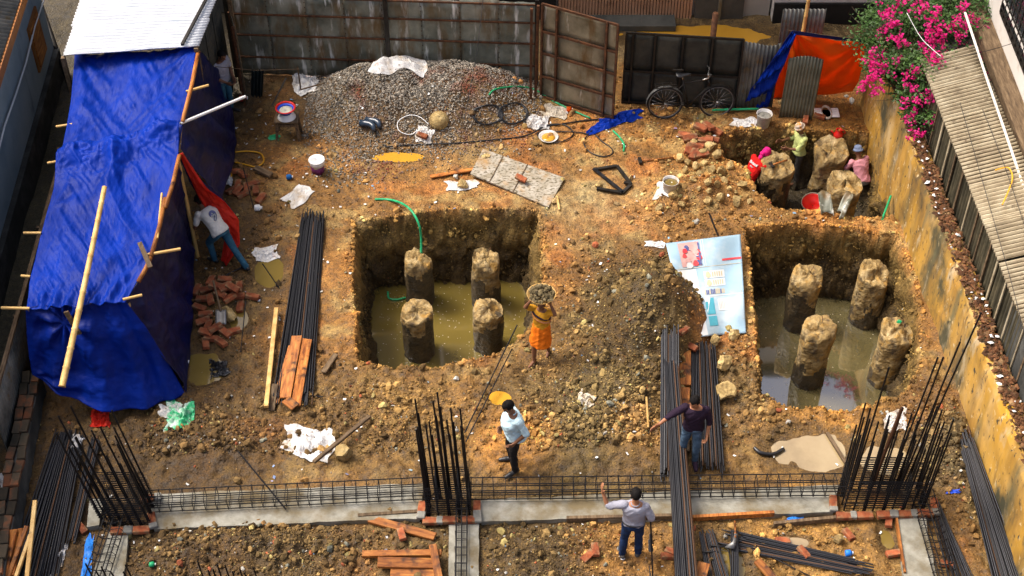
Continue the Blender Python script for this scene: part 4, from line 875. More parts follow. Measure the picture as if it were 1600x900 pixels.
def stack(label, a, b, w0, w1, n, layers=2, r=.011, jit=.15, za=None, zb=None, m='steel', group='stacks of black steel bars', splay=.02, lift=.02):
    p, q = P(*a), P(*b); 
    if za is not None: p = G(*a, za)
    if zb is not None: q = G(*b, zb)
    d = (q - p).normalized(); s = Vector((-d.y, d.x, 0)).normalized(); t = thing('bar_stack', label, 'steel bars', p, group); rn = random.Random(int(a[0] * 7 + a[1]))
    per = math.ceil(n / layers)
    for i in range(n):
        ly = i // per; f = ((i % per) + .5 + rn.uniform(-.3, .3)) / per - .5; f2 = f + rn.uniform(-splay, splay)
        z = lift + ly * r * 2 + rn.uniform(0, r)
        rod('steel_bar', p + s * (f * w0) + d * rn.uniform(-jit, jit) + Z * z, q + s * (f2 * w1) + d * rn.uniform(-jit, jit) + Z * z, r * rn.uniform(.8, 1.1), M['rusty_bar'] if rn.random() < .13 else M[m], t, 6)
    return t
stack('broad stack of black steel bars lying left of the left water pit', (490, 342), (458, 622), .40, .60, 62, 3, r=.012, jit=.22, splay=.03)
stack('narrow stack of steel bars with the rusty planks on its right', (1046, 520), (1046, 748), .28, .30, 26, 2, jit=.14, lift=.05)
stack('broad stack of steel bars under the man in the dark shirt', (1098, 545), (1106, 735), .40, .50, 46, 3, jit=.1, lift=.05)
stack('long bundle of steel bars laid across the concrete strip and cage', (1046, 535), (1074, 935), .22, .34, 34, 3, r=.013, jit=.15, za=.42, zb=.30, lift=.03)
stack('wide fan of black steel bars along the left wall in the corner', (108, 690), (46, 925), .45, .75, 60, 3, r=.013, jit=.2, splay=.04)
stack('thin group of dark bars between the left fan and the front left column', (150, 690), (112, 850), .16, .14, 12, 2, jit=.1)
stack('long bundle of black steel bars along the foot of the ochre wall', (1508, 690), (1584, 935), .22, .46, 40, 3, r=.013, jit=.25, splay=.04)
stack('loose row of thin bars right of the right forward strip', (1462, 792), (1508, 930), .12, .4, 16, 2, jit=.15, splay=.06)
stack('short stack of bars with two hooked bars lying across it', (1104, 835), (1128, 930), .22, .36, 22, 2, jit=.08)
stack('stack of bars pointing right with an axe at its left end', (1142, 846), (1346, 890), .34, .24, 24, 2, jit=.2, splay=.06)
stack('small upright looking bundle of bars beside the axe blade', (1146, 836), (1146, 930), .1, .12, 10, 2, jit=.03, lift=.09)
stack('three thin bars on the ground right of the man in grey', (1016, 838), (1020, 930), .06, .07, 4, 1, jit=.1)
for lab, a, b, r, za, zb in [('long thin bar propped diagonally beside the left water pit', (808, 508), (726, 676), .011, .45, .12), ('second long bar propped beside the first near the middle column', (800, 545), (728, 690), .010, .3, .1), ('thin bar leaning over the left concrete strip', (372, 705), (447, 796), .012, .5, .1),
                            ('thin upright bar by the brick heap beside the tent', (384, 470), (376, 550), .009, .3, .05), ('short bar stuck in the ground above the billboard sheet', (1108, 333), (1122, 368), .016, .3, .05), ('thin bar leaning by the yellow cable', (380, 262), (396, 324), .009, .4, .05), ('thin bar left of the broad steel stack', (410, 412), (436, 450), .009, .3, .03),
                            ('steel rod held upright beside the man in grey', (1016, 795), (1020, 905), .011, .9, .02), ('thin bar lying below the pile of bars at bottom right', (1205, 870), (1275, 905), .01, .05, .05), ('short bar crossing the mud at bottom left', (412, 612), (505, 620), .01, .05, .05)]:
    tag(rod('loose_bar', G(*a, za), G(*b, zb), r, M['steel_dark'], None, 7), lab, 'steel bar')
for i, (lab, pts) in enumerate([('upper hooked steel bar lying on the short bar stack', [(1108, 858), (1132, 860), (1138, 866), (1143, 905)]), ('lower hooked steel bar lying on the short bar stack', [(1096, 868), (1120, 868), (1126, 874), (1128, 905)])]):
    q = [P(*p, .09) for p in pts]; tag(MB().tube(q, .012, 7).build('hooked_bar', M['steel_dark'], loc=q[0]), lab, 'steel bar')
# stub bars standing at the very front
t = thing('bar_stubs', 'row of short upright black bars at the bottom edge left of the planks', 'steel bars', P(360, 895))
for i in range(9):
    p = P(322 + i * 10 + random.uniform(-3, 3), 912 + random.uniform(-6, 6)); rod('steel_bar', p - Z * .1, p + Vector((-.03, 0, random.uniform(.28, .5))), .012, M['steel_dark'], t, 7)
t = thing('bar_stubs', 'short upright black bars at the bottom edge beside the left forward strip', 'steel bars', P(180, 895))
for i in range(6):
    p = P(150 + i * 13 + random.uniform(-3, 3), 915 + random.uniform(-6, 6)); rod('steel_bar', p - Z * .1, p + Vector((-.06, 0, random.uniform(.25, .5))), .012, M['steel_dark'], t, 7)
# ---------------------------------------------------------------- people
V3 = Vector
def capsule(mb, p, q, r1, r2, n=12, mid=None):
    p, q = V3(p), V3(q); d = q - p; L = d.length
    if L < 1e-5: return
    d.normalize(); prof = []
    for a in (80, 55, 28): prof.append((-r1 * math.sin(R(a)), r1 * math.cos(R(a))))
    for s in (0, .25, .5, .75, 1):
        r = r1 + (r2 - r1) * s
        if mid and 0 < s < 1: r *= 1 + mid * math.sin(math.pi * min(1, s * 1.3))
        prof.append((L * s, r))
    for a in (28, 55, 80): prof.append((L + r2 * math.sin(R(a)), r2 * math.cos(R(a))))
    x, y = frame(d)
    mb.rings([[p + d * t_ + (x * math.cos(2 * math.pi * j / n) + y * math.sin(2 * math.pi * j / n)) * r for j in range(n)] for t_, r in prof])
def remesh(mb, name, mat_, parent, vox, wr=0, wk=0, smooth=3):
    me = bpy.data.meshes.new(name); me.from_pydata(mb.v, [], mb.f); o = bpy.data.objects.new(name, me); COL.objects.link(o)
    bm = bmesh.new(); bm.from_mesh(me); bmesh.ops.recalc_face_normals(bm, faces=bm.faces[:]); bm.to_mesh(me); bm.free()
    md = o.modifiers.new('r', 'REMESH'); md.mode = 'VOXEL'; md.voxel_size = vox; sm = o.modifiers.new('s', 'SMOOTH'); sm.iterations = smooth; sm.factor = .4
    dg = bpy.context.evaluated_depsgraph_get(); new = bpy.data.meshes.new_from_object(o.evaluated_get(dg)); bpy.data.objects.remove(o); bpy.data.meshes.remove(me)
    n = len(new.vertices); co = np.empty(n * 3, np.float32); new.vertices.foreach_get('co', co); co = co.reshape(-1, 3)
    if wr:
        no = np.empty(n * 3, np.float32); new.vertices.foreach_get('normal', no); no = no.reshape(-1, 3)
        a = ridged(co[:, 0] * 7 + co[:, 2] * 9 + wk, co[:, 2] * 5 - co[:, 1] * 8, wk % 6) + .6 * ridged(co[:, 0] * 15 - co[:, 2] * 13, co[:, 1] * 12 + co[:, 2] * 9 + wk, (wk + 2) % 6)
        co = co + no * (wr * a)[:, None]; new.vertices.foreach_set('co', co.ravel())
    new.polygons.foreach_set('use_smooth', np.ones(len(new.polygons), bool)); new.materials.clear(); new.materials.append(mat_); new.name = name; new.update()
    o = link(name, new, parent); return o

def hand(mb, w, d, side, curl, pal):
    """palm, four unequal bent fingers and a thumb leaving the side of the palm"""
    d = d.normalized(); pal = (pal - d * pal.dot(d)); pal = pal.normalized() if pal.length > .01 else frame(d)[0]; s = d.cross(pal) * side
    for k, off in enumerate((-.03, -.01, .01, .03)):
        capsule(mb, w + s * off * .75 + d * .005, w + d * .085 + s * off, .0165, .0135, 8)
        L = (.062, .075, .07, .054)[k]; a = w + d * .088 + s * off * 1.08; c1 = curl * (1 + .12 * k)
        d1 = (d * math.cos(c1) + pal * math.sin(c1)); b = a + d1 * L * .52; d2 = d * math.cos(c1 * 2) + pal * math.sin(c1 * 2); c = b + d2 * L * .48
        capsule(mb, a, b, .0108, .0098, 7); capsule(mb, b, c, .0098, .0082, 7)
    a = w + d * .028 - s * .03; b = a + (d * .7 - s * .75 + pal * .3).normalized() * .042; c = b + (d * .9 - s * .25 + pal * .4).normalized() * .034
    capsule(mb, w + d * .02 - s * .012, a, .018, .014, 7); capsule(mb, a, b, .0135, .011, 7); capsule(mb, b, c, .011, .0085, 7)

def person(label, base, head, pose, wear, sc=1.0, face=(0, 0), group=None):
    """base: the ground point under the pelvis; head: facing (x, y); pose: joints in the figure's own axes (x right, y forward, z up)"""
    J = dict(pel=(0, 0, .93), che=(0, .01, 1.24), nec=(0, 0, 1.42), hea=(0, .03, 1.575), hl=(-.088, 0, .89), hr=(.088, 0, .89), kl=(-.10, .02, .47), kr=(.10, .02, .47), al=(-.11, -.01, .075), ar=(.11, -.01, .075),
             sl=(-.175, -.005, 1.365), sr=(.175, -.005, 1.365), el=(-.225, -.03, 1.09), er=(.225, -.03, 1.09), wl=(-.23, .05, .85), wr=(.23, .05, .85), tl=None, tr=None, curl=.35)
    sc = sc * .86
    J.update(pose); hv = V3((head[0], head[1], 0)).normalized(); rv = V3((hv.y, -hv.x, 0)); base = V3(base)
    def X(p): p = V3(p) * sc; return base + rv * p.x + hv * p.y + Z * p.z
    K = {k: X(v) for k, v in J.items() if isinstance(v, tuple) and k not in ('tl', 'tr')}
    t = thing('person', label, 'person', base, group)
    off = base
    def loc(p): return p - off
    K = {k: loc(v) for k, v in K.items()}
    s = sc; fat = wear.get('fat', 1.0); belly = wear.get('belly', 0)
    def torso(mb, e, zlo=-.1, up=1.0, flare=0):
        rs = (K['sr'] - K['sl']).normalized(); rh = (K['hr'] - K['hl']).normalized(); rg = []
        secs = [(-.32, .150, .105), (-.15, .160, .112), (0, .158, .112), (.35, .142, .1 + belly * .6), (.7, .150, .105 + belly), (1.05, .168, .112 + belly * .4), (1.35, .178, .105), (1.55, .165, .09), (1.72, .12, .075), (1.9, .06, .058)]
        for u, w_, dp in secs:
            if u * 1.0 > 1.9 * up or u < zlo: continue
            c = K['pel'].lerp(K['che'], u) if u <= 1 else K['che'].lerp(K['nec'], (u - 1) / .9); r = rh.lerp(rs, min(1, max(0, u))).normalized(); ax = (K['che'] - K['pel']) if u <= 1 else (K['nec'] - K['che'])
            ax = ax.normalized(); r = (r - ax * r.dot(ax)).normalized(); f = ax.cross(r); fl = flare * max(0, .5 - u)
            a, b = (w_ * fat + e + fl) * s, (dp * fat + e + fl) * s; c = c + f * (belly * .5 * s * (1 if .2 < u < 1.1 else 0))
            rg.append([c + r * a * math.copysign(abs(math.cos(q)) ** .85, math.cos(q)) + f * b * math.copysign(abs(math.sin(q)) ** .9, math.sin(q)) for q in [2 * math.pi * j / 20 for j in range(20)]])
        mb.rings(rg)
    # ---- the body: one continuous skin
    mb = MB(); torso(mb, -.004)
    for sd_, a, k, an in (('l', 'hl', 'kl', 'al'), ('r', 'hr', 'kr', 'ar')):
        capsule(mb, K[a], K[k], .076 * s * fat, .052 * s); capsule(mb, K[k], K[an], .052 * s, .036 * s, mid=.16)
        toe = J['t' + sd_]; td = (loc(X(toe)) - K[an]) if toe else (hv * .19 + (rv * (.05 if sd_ == 'r' else -.05))) * s - Z * .045 * s
        K['to' + sd_] = K[an] + td; capsule(mb, K[an] - td * .18 - Z * .03 * s, K[an] + td * .6 - Z * .02 * s, .036 * s, .036 * s); capsule(mb, K[an] + td * .55 - Z * .02 * s - Z * .005, K[an] + td * .95, .036 * s, .024 * s)
    for sd_, side in (('l', 1), ('r', -1)):
        capsule(mb, K['s' + sd_], K['e' + sd_], .05 * s, .039 * s, mid=.06); capsule(mb, K['e' + sd_], K['w' + sd_], .039 * s, .027 * s, mid=.1)
        fd = K['w' + sd_] - K['e' + sd_]; pal = (V3(J.get('p' + sd_)) if J.get('p' + sd_) else V3((0, 0, 0))); pal = rv * pal.x + hv * pal.y + Z * pal.z if pal.length else (rv * (1 if sd_ == 'l' else -1) + hv * .3)
        hd = J.get('d' + sd_); fd = (rv * hd[0] + hv * hd[1] + Z * hd[2]) if hd else fd
        hand(mb, K['w' + sd_] + fd.normalized() * .01, fd, side, J['curl'] if not J.get('c' + sd_) else J['c' + sd_], pal)
    # head on its neck
    yaw, pit = R(face[0]), R(face[1]); hf = (hv * math.cos(yaw) + rv * math.sin(yaw)); hu = Z * math.cos(pit) + hf * math.sin(pit); hf2 = hf * math.cos(pit) - Z * math.sin(pit); hr_ = hf2.cross(hu)
    if J.get('bow'): pass
    HC = K['hea']; Mh = Matrix((hr_, hf2, hu)).transposed()
    def hp_(x, y, z): return HC + (hr_ * x + hf2 * y + hu * z) * s
    capsule(mb, K['nec'] - (K['nec'] - K['che']) * .2, HC - hu * .05 * s, .056 * s, .052 * s)
    mb.ell(hp_(0, -.005, .025), (.074 * s, .093 * s, .095 * s), Mh); mb.ell(hp_(0, .028, -.045), (.056 * s, .06 * s, .068 * s), Mh); mb.ell(hp_(0, .07, -.085), (.024 * s, .02 * s, .02 * s), Mh)
    capsule(mb, hp_(0, .082, .02), hp_(0, .103, -.022), .009 * s, .016 * s, 8)
    for x in (-1, 1):
        mb.ell(hp_(x * .078, -.012, -.005), (.012 * s, .022 * s, .032 * s), Mh, n=8, k=6); capsule(mb, hp_(x * .012, .086, .032), hp_(x * .05, .07, .034), .011 * s, .010 * s, 7); mb.ell(hp_(x * .042, .066, -.02), (.022 * s, .016 * s, .018 * s), Mh, n=8, k=6)
    capsule(mb, hp_(-.022, .082, -.057), hp_(.022, .082, -.057), .010 * s, .010 * s, 7)
    body = remesh(mb, 'body', wear.get('skin', M['skin']), t, .0098, smooth=2)
    for x in (-1, 1):
        e = MB().ell(hp_(x * .031, .0775, .012), (.013 * s, .010 * s, .008 * s), Mh, n=8, k=6).build('eye', M['eye'], None); e.parent = body; e.location = (0, 0, 0)
    # ---- hair or head cover
    hk, hm = wear.get('hair', ('hair', M['hair'])); n = 26; k = 16; mb = MB(); e = 1.0 if hk == 'hair' else 1.1; rg = []; pts = []
    for i in range(k + 1):
        th = math.pi * .78 * i / k; row = []
        for j in range(n):
            a = 2 * math.pi * j / n; jit = 1 + .05 * math.sin(j * 5.1 + i * 3.3); x, y, z = .085 * e * math.sin(th) * math.cos(a) * jit, .104 * e * math.sin(th) * math.sin(a) * jit, .108 * e * math.cos(th) * (1 + .03 * math.sin(j * 3.7 + i)); row.append((x, y - .012, z + .028))
        rg.append(row)
    vs_ = [hp_(*p) for r in rg for p in r]; fs = []
    for i in range(k):
        for j in range(n):
            q = [i * n + j, i * n + (j + 1) % n, (i + 1) * n + (j + 1) % n, (i + 1) * n + j]; c = [sum(rg[m // n][m % n][a] for m in q) / 4 for a in range(3)]
            if hk == 'hair' and ((c[1] > .035 and c[2] < .072 + abs(c[0]) * .1) or (abs(c[0]) > .055 and c[1] > -.01 and c[2] < .01)): continue
            if hk != 'hair' and (c[1] > .02 and c[2] < .055): continue
            if hk == 'cap' and c[2] < .035: continue
            fs.append(tuple(q))
    mb.add(vs_, fs, 0, True)
    if hk == 'scarf': mb.ell(hp_(0, -.13, -.03), (.05 * s, .035 * s, .045 * s), Mh); mb.ell(hp_(.01, -.12, -.1), (.045 * s, .03 * s, .06 * s), Mh); mb.ell(hp_(0, -.02, .10), (.075 * s, .085 * s, .05 * s), Mh)
    if hk == 'cap': mb.ell(hp_(0, -.01, .105), (.078 * s, .09 * s, .045 * s), Mh); mb.tube([hp_(.084 * math.cos(a), -.012 + .102 * math.sin(a), .045) for a in np.linspace(0, 2 * math.pi, 20)[:-1]], .02 * s, 7, closed=True)
    o = mb.build({'hair': 'hair', 'scarf': 'headscarf', 'cap': 'cap'}[hk], hm, None); o.parent = t; o.location = (0, 0, 0); solid(o, .006 * s, 1)
    seed = int(abs(base.x * 100 + base.y * 37)) % 97
    # ---- clothes
    if wear.get('shirt'):
        mb = MB(); torso(mb, .014, wear.get('hem', -.3), .93, wear.get('flare', .0))
        f = wear.get('sleeve', .8)
        for sd_ in 'lr':
            S_, E_, W_ = K['s' + sd_], K['e' + sd_], K['w' + sd_]
            if f <= 1: capsule(mb, S_, S_.lerp(E_, f), .066 * s, .058 * s)
            else: capsule(mb, S_, E_, .066 * s, .055 * s); capsule(mb, E_, E_.lerp(W_, f - 1), .055 * s, .046 * s)
        o = remesh(mb, wear.get('top_name', 'shirt'), wear['shirt'], t, .011, .015, seed)
        cl = K['nec'].lerp(K['che'], .12); rs = (K['sr'] - K['sl']).normalized(); ax = (K['nec'] - K['che']).normalized(); f_ = ax.cross(rs)
        if wear.get('collar'):
            c = MB().tube([cl + ax * .015 + (rs * math.cos(q) * .066 + f_ * math.sin(q) * .062) * s - ax * (.02 * max(0, math.sin(q))) for q in np.linspace(.25, 2 * math.pi + 1.2 - 1.4, 14) + math.pi / 2], .009, 6).build('collar', wear['shirt'], None); c.parent = o
    if wear.get('trousers'):
        mb = MB(); torso(mb, .008, -.4, .18)
        for a, k_, an in (('hl', 'kl', 'al'), ('hr', 'kr', 'ar')):
            capsule(mb, K[a], K[k_], .092 * s * fat, .068 * s); capsule(mb, K[k_], K[k_].lerp(K[an], .97), .068 * s, .056 * s)
        remesh(mb, 'trousers', wear['trousers'], t, .012, .011, seed + 5)
    if wear.get('belt'):
        ax = (K['che'] - K['pel']).normalized(); r = (K['hr'] - K['hl']).normalized(); f_ = ax.cross(r); c0 = K['pel'] + ax * .03
        b = MB().tube([c0 + r * math.cos(q) * .176 * s + f_ * math.sin(q) * (.128 * s) for q in np.linspace(0, 2 * math.pi, 24)[:-1]], .016, 6, closed=True).build('belt', M['black_plastic'], None); b.parent = t
    if wear.get('wrap'):
        mb = MB(); ax = Z; n = 24; rg = []
        zs = wear.get('wrap_z', (.98, .50)); c0, c1 = K['pel'], (K['kl'] + K['kr']) / 2
        for i in range(9):
            u = i / 8; z = zs[0] + (zs[1] - zs[0]) * u; c = c0.lerp(c1, u); c.z = z * s
            rg.append([c + rv * math.cos(q) * (.17 + .05 * u + .012 * math.sin(q * 7 + u) * u) * s * fat + hv * math.sin(q) * (.13 + .06 * u + .012 * math.sin(q * 9)) * s * fat for q in [2 * math.pi * j / n for j in range(n)]])
        mb.rings(rg); remesh(mb, 'wrap_skirt', wear['wrap'], t, .012, .012, seed + 2)
    if wear.get('sash'):
        ax = (K['che'] - K['pel']).normalized()
        for dz in (-.02, .045):
            b = MB().tube([K['pel'] + ax * (.24 + dz + .05 * math.cos(q)) + rv * math.cos(q) * .172 * s + hv * math.sin(q) * (.126 * s) for q in np.linspace(0, 2 * math.pi, 24)[:-1]], .018, 6, closed=True).build('sash', wear['sash'] if dz < 0 else M['shirt_dark'], None); b.parent = t
    if wear.get('shoes'):
        for sd_, an in (('l', 'al'), ('r', 'ar')):
            td = K['to' + sd_] - K[an]; mb = MB(); capsule(mb, K[an] - td * .2 - Z * .03 * s, K[an] + td * .6 - Z * .02 * s, .047 * s, .047 * s); capsule(mb, K[an] + td * .5 - Z * .015 * s, K[an] + td * 1.0, .046 * s, .034 * s)
            o = remesh(mb, 'shoe', wear['shoes'], t, .010)
            if wear.get('sole'):
                mb = MB(); capsule(mb, K[an] - td * .22 - Z * .06 * s, K[an] + td * 1.05 - Z * .018 * s, .044 * s, .042 * s, 12); so_ = mb.build('sole', wear['sole'], None); so_.parent = o
                c = K[an] - Z * .05 * s
                for v in so_.data.vertices: v.co.z = c.z + (v.co.z - c.z) * .38 + (-.008)
    return t, {k: v + off for k, v in K.items()}, hp_, off

def at_ground(px, py): return P(px, py)
TS, J_ = V3, None
# 1 pale blue shirt, profile, looking down to the left
b = P(803, 729)
person('man in a loose pale blue shirt looking down beside the middle column', b, (-.92, -.38), dict(pel=(0, -.02, .95), hea=(.0, .10, 1.585), nec=(0, .03, 1.43), al=(-.13, .03, .075), ar=(.15, -.02, .075), kl=(-.10, .06, .49), kr=(.12, .03, .49), el=(-.27, -.10, 1.11), wl=(-.22, .08, .90), er=(.25, -.08, 1.11), wr=(.2, .1, .92), curl=.5),
       dict(shirt=M['shirt_blue'], trousers=M['trouser_dark'], shoes=M['black_plastic'], belly=.05, fat=1.12, hem=-.35, flare=.05, sleeve=1.05, collar=True), 1.03, face=(-8, 30))
# 2 man in grey shirt seen from behind with one arm raised
b = P(985, 868)
person('man in grey shirt and blue jeans seen from behind with one arm raised', b, (.05, 1), dict(al=(-.14, -.02, .075), ar=(.12, .02, .075), kl=(-.12, .02, .49), kr=(.11, .04, .49), el=(-.43, .04, 1.27), wl=(-.52, .14, 1.49), dl=(-.15, .1, 1), sl=(-.18, 0, 1.38), er=(.27, -.05, 1.11), wr=(.29, .13, .93), curl=.25, cr=.9, hea=(0, .05, 1.585)),
       dict(shirt=M['shirt_grey'], trousers=M['jeans'], shoes=M['trouser_grey'], sole=M['white_plastic'], sleeve=.98, fat=1.08, hem=-.1, collar=True, belt=True, skin=M['skin_light']), 1.0, face=(-4, 6))
# 3 man in dark shirt pointing to the left
b = P(1076, 722); b.z += .06
person('man in a dark plum shirt and faded jeans pointing left on the stack of bars', b, (-.22, -1), dict(sr=(.18, .02, 1.37), er=(.40, .16, 1.25), wr=(.56, .32, 1.17), dr=(.7, .6, -.25), cr=.2, el=(-.26, -.02, 1.1), wl=(-.25, .10, .86), al=(-.1, .04, .075), ar=(.13, -.05, .075), kl=(-.1, .08, .49), kr=(.12, .03, .49), hea=(.03, .06, 1.58), curl=.7),
       dict(shirt=M['shirt_dark'], trousers=M['jeans_faded'], shoes=M['shirt_dark'], sleeve=1.25, hem=-.15, fat=1.04, skin=M['skin_light']), 1.0, face=(22, 24))
# 4 woman with a basket of earth on her head
b = P(845, 560)
wt, K4, hp4, off4 = person('woman in ochre tunic and orange wrap carrying a basket of earth', b, (-.35, -1), dict(el=(-.30, .10, 1.45), wl=(-.185, .06, 1.66), er=(.30, .10, 1.45), wr=(.185, .06, 1.66), sl=(-.17, 0, 1.38), sr=(.17, 0, 1.38), dl=(.2, .1, 1), dr=(-.2, .1, 1), pl=(.6, 0, .3), pr=(-.6, 0, .3), al=(-.1, -.18, .10), kl=(-.11, .0, .50), ar=(.09, .15, .075), kr=(.1, .12, .5), tl=(-.11, -.04, .03), curl=.5),
       dict(shirt=M['sari'], wrap=M['skirt'], sash=M['sari_band'], sleeve=.6, hem=-.3, hair=('hair', M['hair']), wrap_z=(1.0, .52)), .93, face=(0, 5))
bc = hp4(0, 0, .155) + off4
bk = thing('head_basket', 'shallow woven basket heaped with dug earth carried on the woman\'s head', 'basket', bc)
MB().lathe(bc, [(.02, 0), (.12, .012), (.18, .05), (.215, .105), (.225, .11), (.21, .10), (.17, .05), (.1, .02), (.02, .015)], 26).build('bowl', M['bamboo'], bk)
mb = MB(); rn = random.Random(3)
for i in range(110):
    a, r_ = rn.uniform(0, 6.3), .19 * math.sqrt(rn.random()); mb.rock(bc + V3((r_ * math.cos(a), r_ * math.sin(a), .09 + .10 * (1 - (r_ / .19) ** 2) * rn.uniform(.6, 1.2))), rn.uniform(.025, .05), i, sub=0)
tag(mb.build('earth_load', mat('basket_earth', [(.05, .038, .018), (.12, .09, .04), (.18, .14, .08)], scale=10, rough=.9, island=.4), bk), kind='stuff')
# 5 jersey man ducking into the tent
b = P(352, 412)
_, K5, hp5, off5 = person('man in a white number 9 jersey stepping bent forward into the tent opening', b, (-.75, .65), dict(pel=(0, -.02, .90), che=(0, .20, 1.15), nec=(0, .37, 1.27), hea=(0, .47, 1.38), sl=(-.18, .33, 1.23), sr=(.18, .33, 1.23), hl=(-.088, -.02, .86), hr=(.088, -.02, .86), el=(-.26, .36, .97), wl=(-.22, .50, .80), er=(.25, .32, .96), wr=(.22, .42, .74), kl=(-.10, .26, .50), al=(-.1, .18, .08), kr=(.11, -.22, .47), ar=(.12, -.52, .14), tr=(.13, -.36, .05)),
       dict(shirt=M['jersey'], trousers=M['trouser_blue'], shoes=M['black_plastic'], sleeve=.75, hem=-.25, flare=.02), 1.0, face=(0, 35))
def text(name, s, size, m, parent, c, xdir, zdir, ext=.004):
    cu = bpy.data.curves.new(name, 'FONT'); cu.body = s; cu.size = size; cu.align_x = 'CENTER'; cu.align_y = 'CENTER'; cu.extrude = ext; cu.offset = size * .03
    o = bpy.data.objects.new(name, cu); COL.objects.link(o); me = bpy.data.meshes.new_from_object(o.evaluated_get(bpy.context.evaluated_depsgraph_get())); bpy.data.objects.remove(o)
    me.materials.clear(); me.materials.append(m); o = link(name, me, parent); xd = V3(xdir).normalized(); nn = xd.cross(V3(zdir)).normalized(); zd = nn.cross(xd)
    o.rotation_euler = Matrix((xd, zd, nn)).transposed().to_euler(); o.location = V3(c) - (wloc(parent) if parent else V3((0, 0, 0))); return o
def back_print(K, t, s, size, m, up=.55, out=.135, parts=True):
    ax = (K['nec'] - K['pel']).normalized(); r = (K['sr'] - K['sl']).normalized(); f_ = ax.cross(r)
    return text('print', s, size, m, t, K['pel'].lerp(K['nec'], up) - f_ * out, r, ax, .014)
back_print(K5, _, '9', .24, M['p_navy'], .55, .14)
# 6 man behind the tent
b = P(357, 176)
person('man in a grey tee and blue jeans standing half hidden behind the tent flap', b, (.75, -.5), dict(el=(-.24, .02, 1.1), wl=(-.12, .2, .98), er=(.24, .03, 1.1), wr=(.14, .22, 1.0), hea=(0, .09, 1.57)), dict(shirt=M['shirt_grey'], trousers=M['trouser_blue'], sleeve=.7, hem=-.25, shoes=M['black_plastic']), 1.0, face=(0, 25))
# 7 worker in pale green shirt in the dry pit
zf = -1.12
b = G(1240, 282, zf)
person('worker in a pale green checked shirt and white cap standing in the dry pit', b, (-.95, -.25), dict(el=(-.2, .12, 1.12), wl=(-.12, .33, 1.12), er=(.22, .12, 1.13), wr=(.1, .42, 1.2), dr=(0, 1, .1), dl=(.2, 1, 0), hea=(0, .07, 1.57), curl=.6), dict(shirt=M['shirt_lime'], trousers=M['trouser_grey'], sleeve=1.15, hem=-.3, flare=.04, hair=('cap', M['cap_white']), shoes=None, collar=True), .95, face=(0, 25))
# 8 worker in red bending
b = G(1166, 322, zf)
t8, K8, hp8, off8 = person('worker in red tee and magenta headscarf bending in the dry pit', b, (.75, .55), dict(pel=(0, -.08, .88), che=(0, .12, 1.12), nec=(0, .27, 1.24), hea=(0, .38, 1.34), sl=(-.18, .23, 1.2), sr=(.18, .23, 1.2), el=(-.25, .30, .93), wl=(-.17, .48, .80), er=(.25, .30, .93), wr=(.17, .48, .80), hl=(-.088, -.08, .84), hr=(.088, -.08, .84)), dict(shirt=M['shirt_red'], trousers=M['trouser_dark'], sleeve=.8, hem=-.25, hair=('scarf', M['scarf_pink'])), .97, face=(0, 40))
back_print(K8, t8, 'Bristol', .07, M['p_white'], .66, .125); back_print(K8, t8, 'since', .035, M['p_white'], .5, .125)
# 9 worker in pink behind the leaning pile
b = G(1337, 312, zf)
person('worker in a pink tee and grey blue cap crouching behind the leaning pile', b, (-.35, .9), dict(pel=(0, -.1, .66), che=(0, .08, .93), nec=(0, .2, 1.07), hea=(0, .27, 1.2), sl=(-.18, .17, 1.03), sr=(.18, .17, 1.03), el=(-.26, .25, .78), wl=(-.15, .42, .68), er=(.26, .25, .78), wr=(.15, .42, .68), hl=(-.09, -.1, .62), hr=(.09, -.1, .62), kl=(-.14, .22, .5), kr=(.14, .22, .5), al=(-.12, -.05, .08), ar=(.12, -.05, .08)), dict(shirt=M['shirt_pink'], trousers=M['trouser_grey'], sleeve=.8, hem=-.3, hair=('cap', M['cap_blue'])), .97, face=(0, 25))
# ---------------------------------------------------------------- tarps, plants, tools, sacks, bricks, boards
scr = thing('tarp_screen', 'bright orange and blue tarp screen hung from a bamboo pole in the far right corner', 'tarp', G(1250, 165))
drape('orange_tarp', [(1241, 49, 1.95), (1230, 95, 1.3), (1216, 135, .6), (1203, 166, .03)], [(1356, 62, 1.95), (1353, 105, 1.15), (1344, 140, .5), (1335, 154, .3)], 110, 80, M['orange'], scr,
      add(star(.0, .0, 13, .06, .75, .5), star(1.0, .02, 15, .05, .7, 1), wrinkle(3, 2, .035, 2, .9), lambda U, V: -.12 * np.sin(np.pi * U) * np.exp(-((V - .3) / .3) ** 2)), .10, extra=lambda Pn, U, V: Pn + np.array([.0, .22, 0]) * np.clip(V * 4, 0, 1)[..., None])
drape('blue_tarp', [(1235, 48, 1.98), (1196, 105, 1.05), (1172, 138, .5), (1160, 164, .05)], [(1244, 50, 1.98), (1226, 95, 1.25), (1210, 130, .65), (1199, 166, .02)], 40, 80, M['tarp'], scr,
      add(wrinkle(3, 7, .06, 3, .4), lambda U, V: .05 * np.sin(V * 21 + U * 4)), 0, extra=lambda Pn, U, V: Pn + np.array([0, -.06, .0]))
drape('blue_hem', [(1238, 45, 2.02), (1300, 54, 1.99), (1352, 60, 1.99)], [(1238, 51, 1.95), (1300, 59, 1.92), (1352, 64, 1.93)], 8, 50, M['tarp_shaded'], scr, wrinkle(6, 20, .015, 1), 0, extra=lambda Pn, U, V: Pn + np.array([0, -.05, .0]))
bamboo('bamboo_pole', G(1236, 158), G(1236, 158) + V3((.03, .02, 2.9)), .042, scr, 9)
rod('rope', G(1230, 47, 2.0), G(1362, 64, 2.0), .006, M['old_timber'], scr)
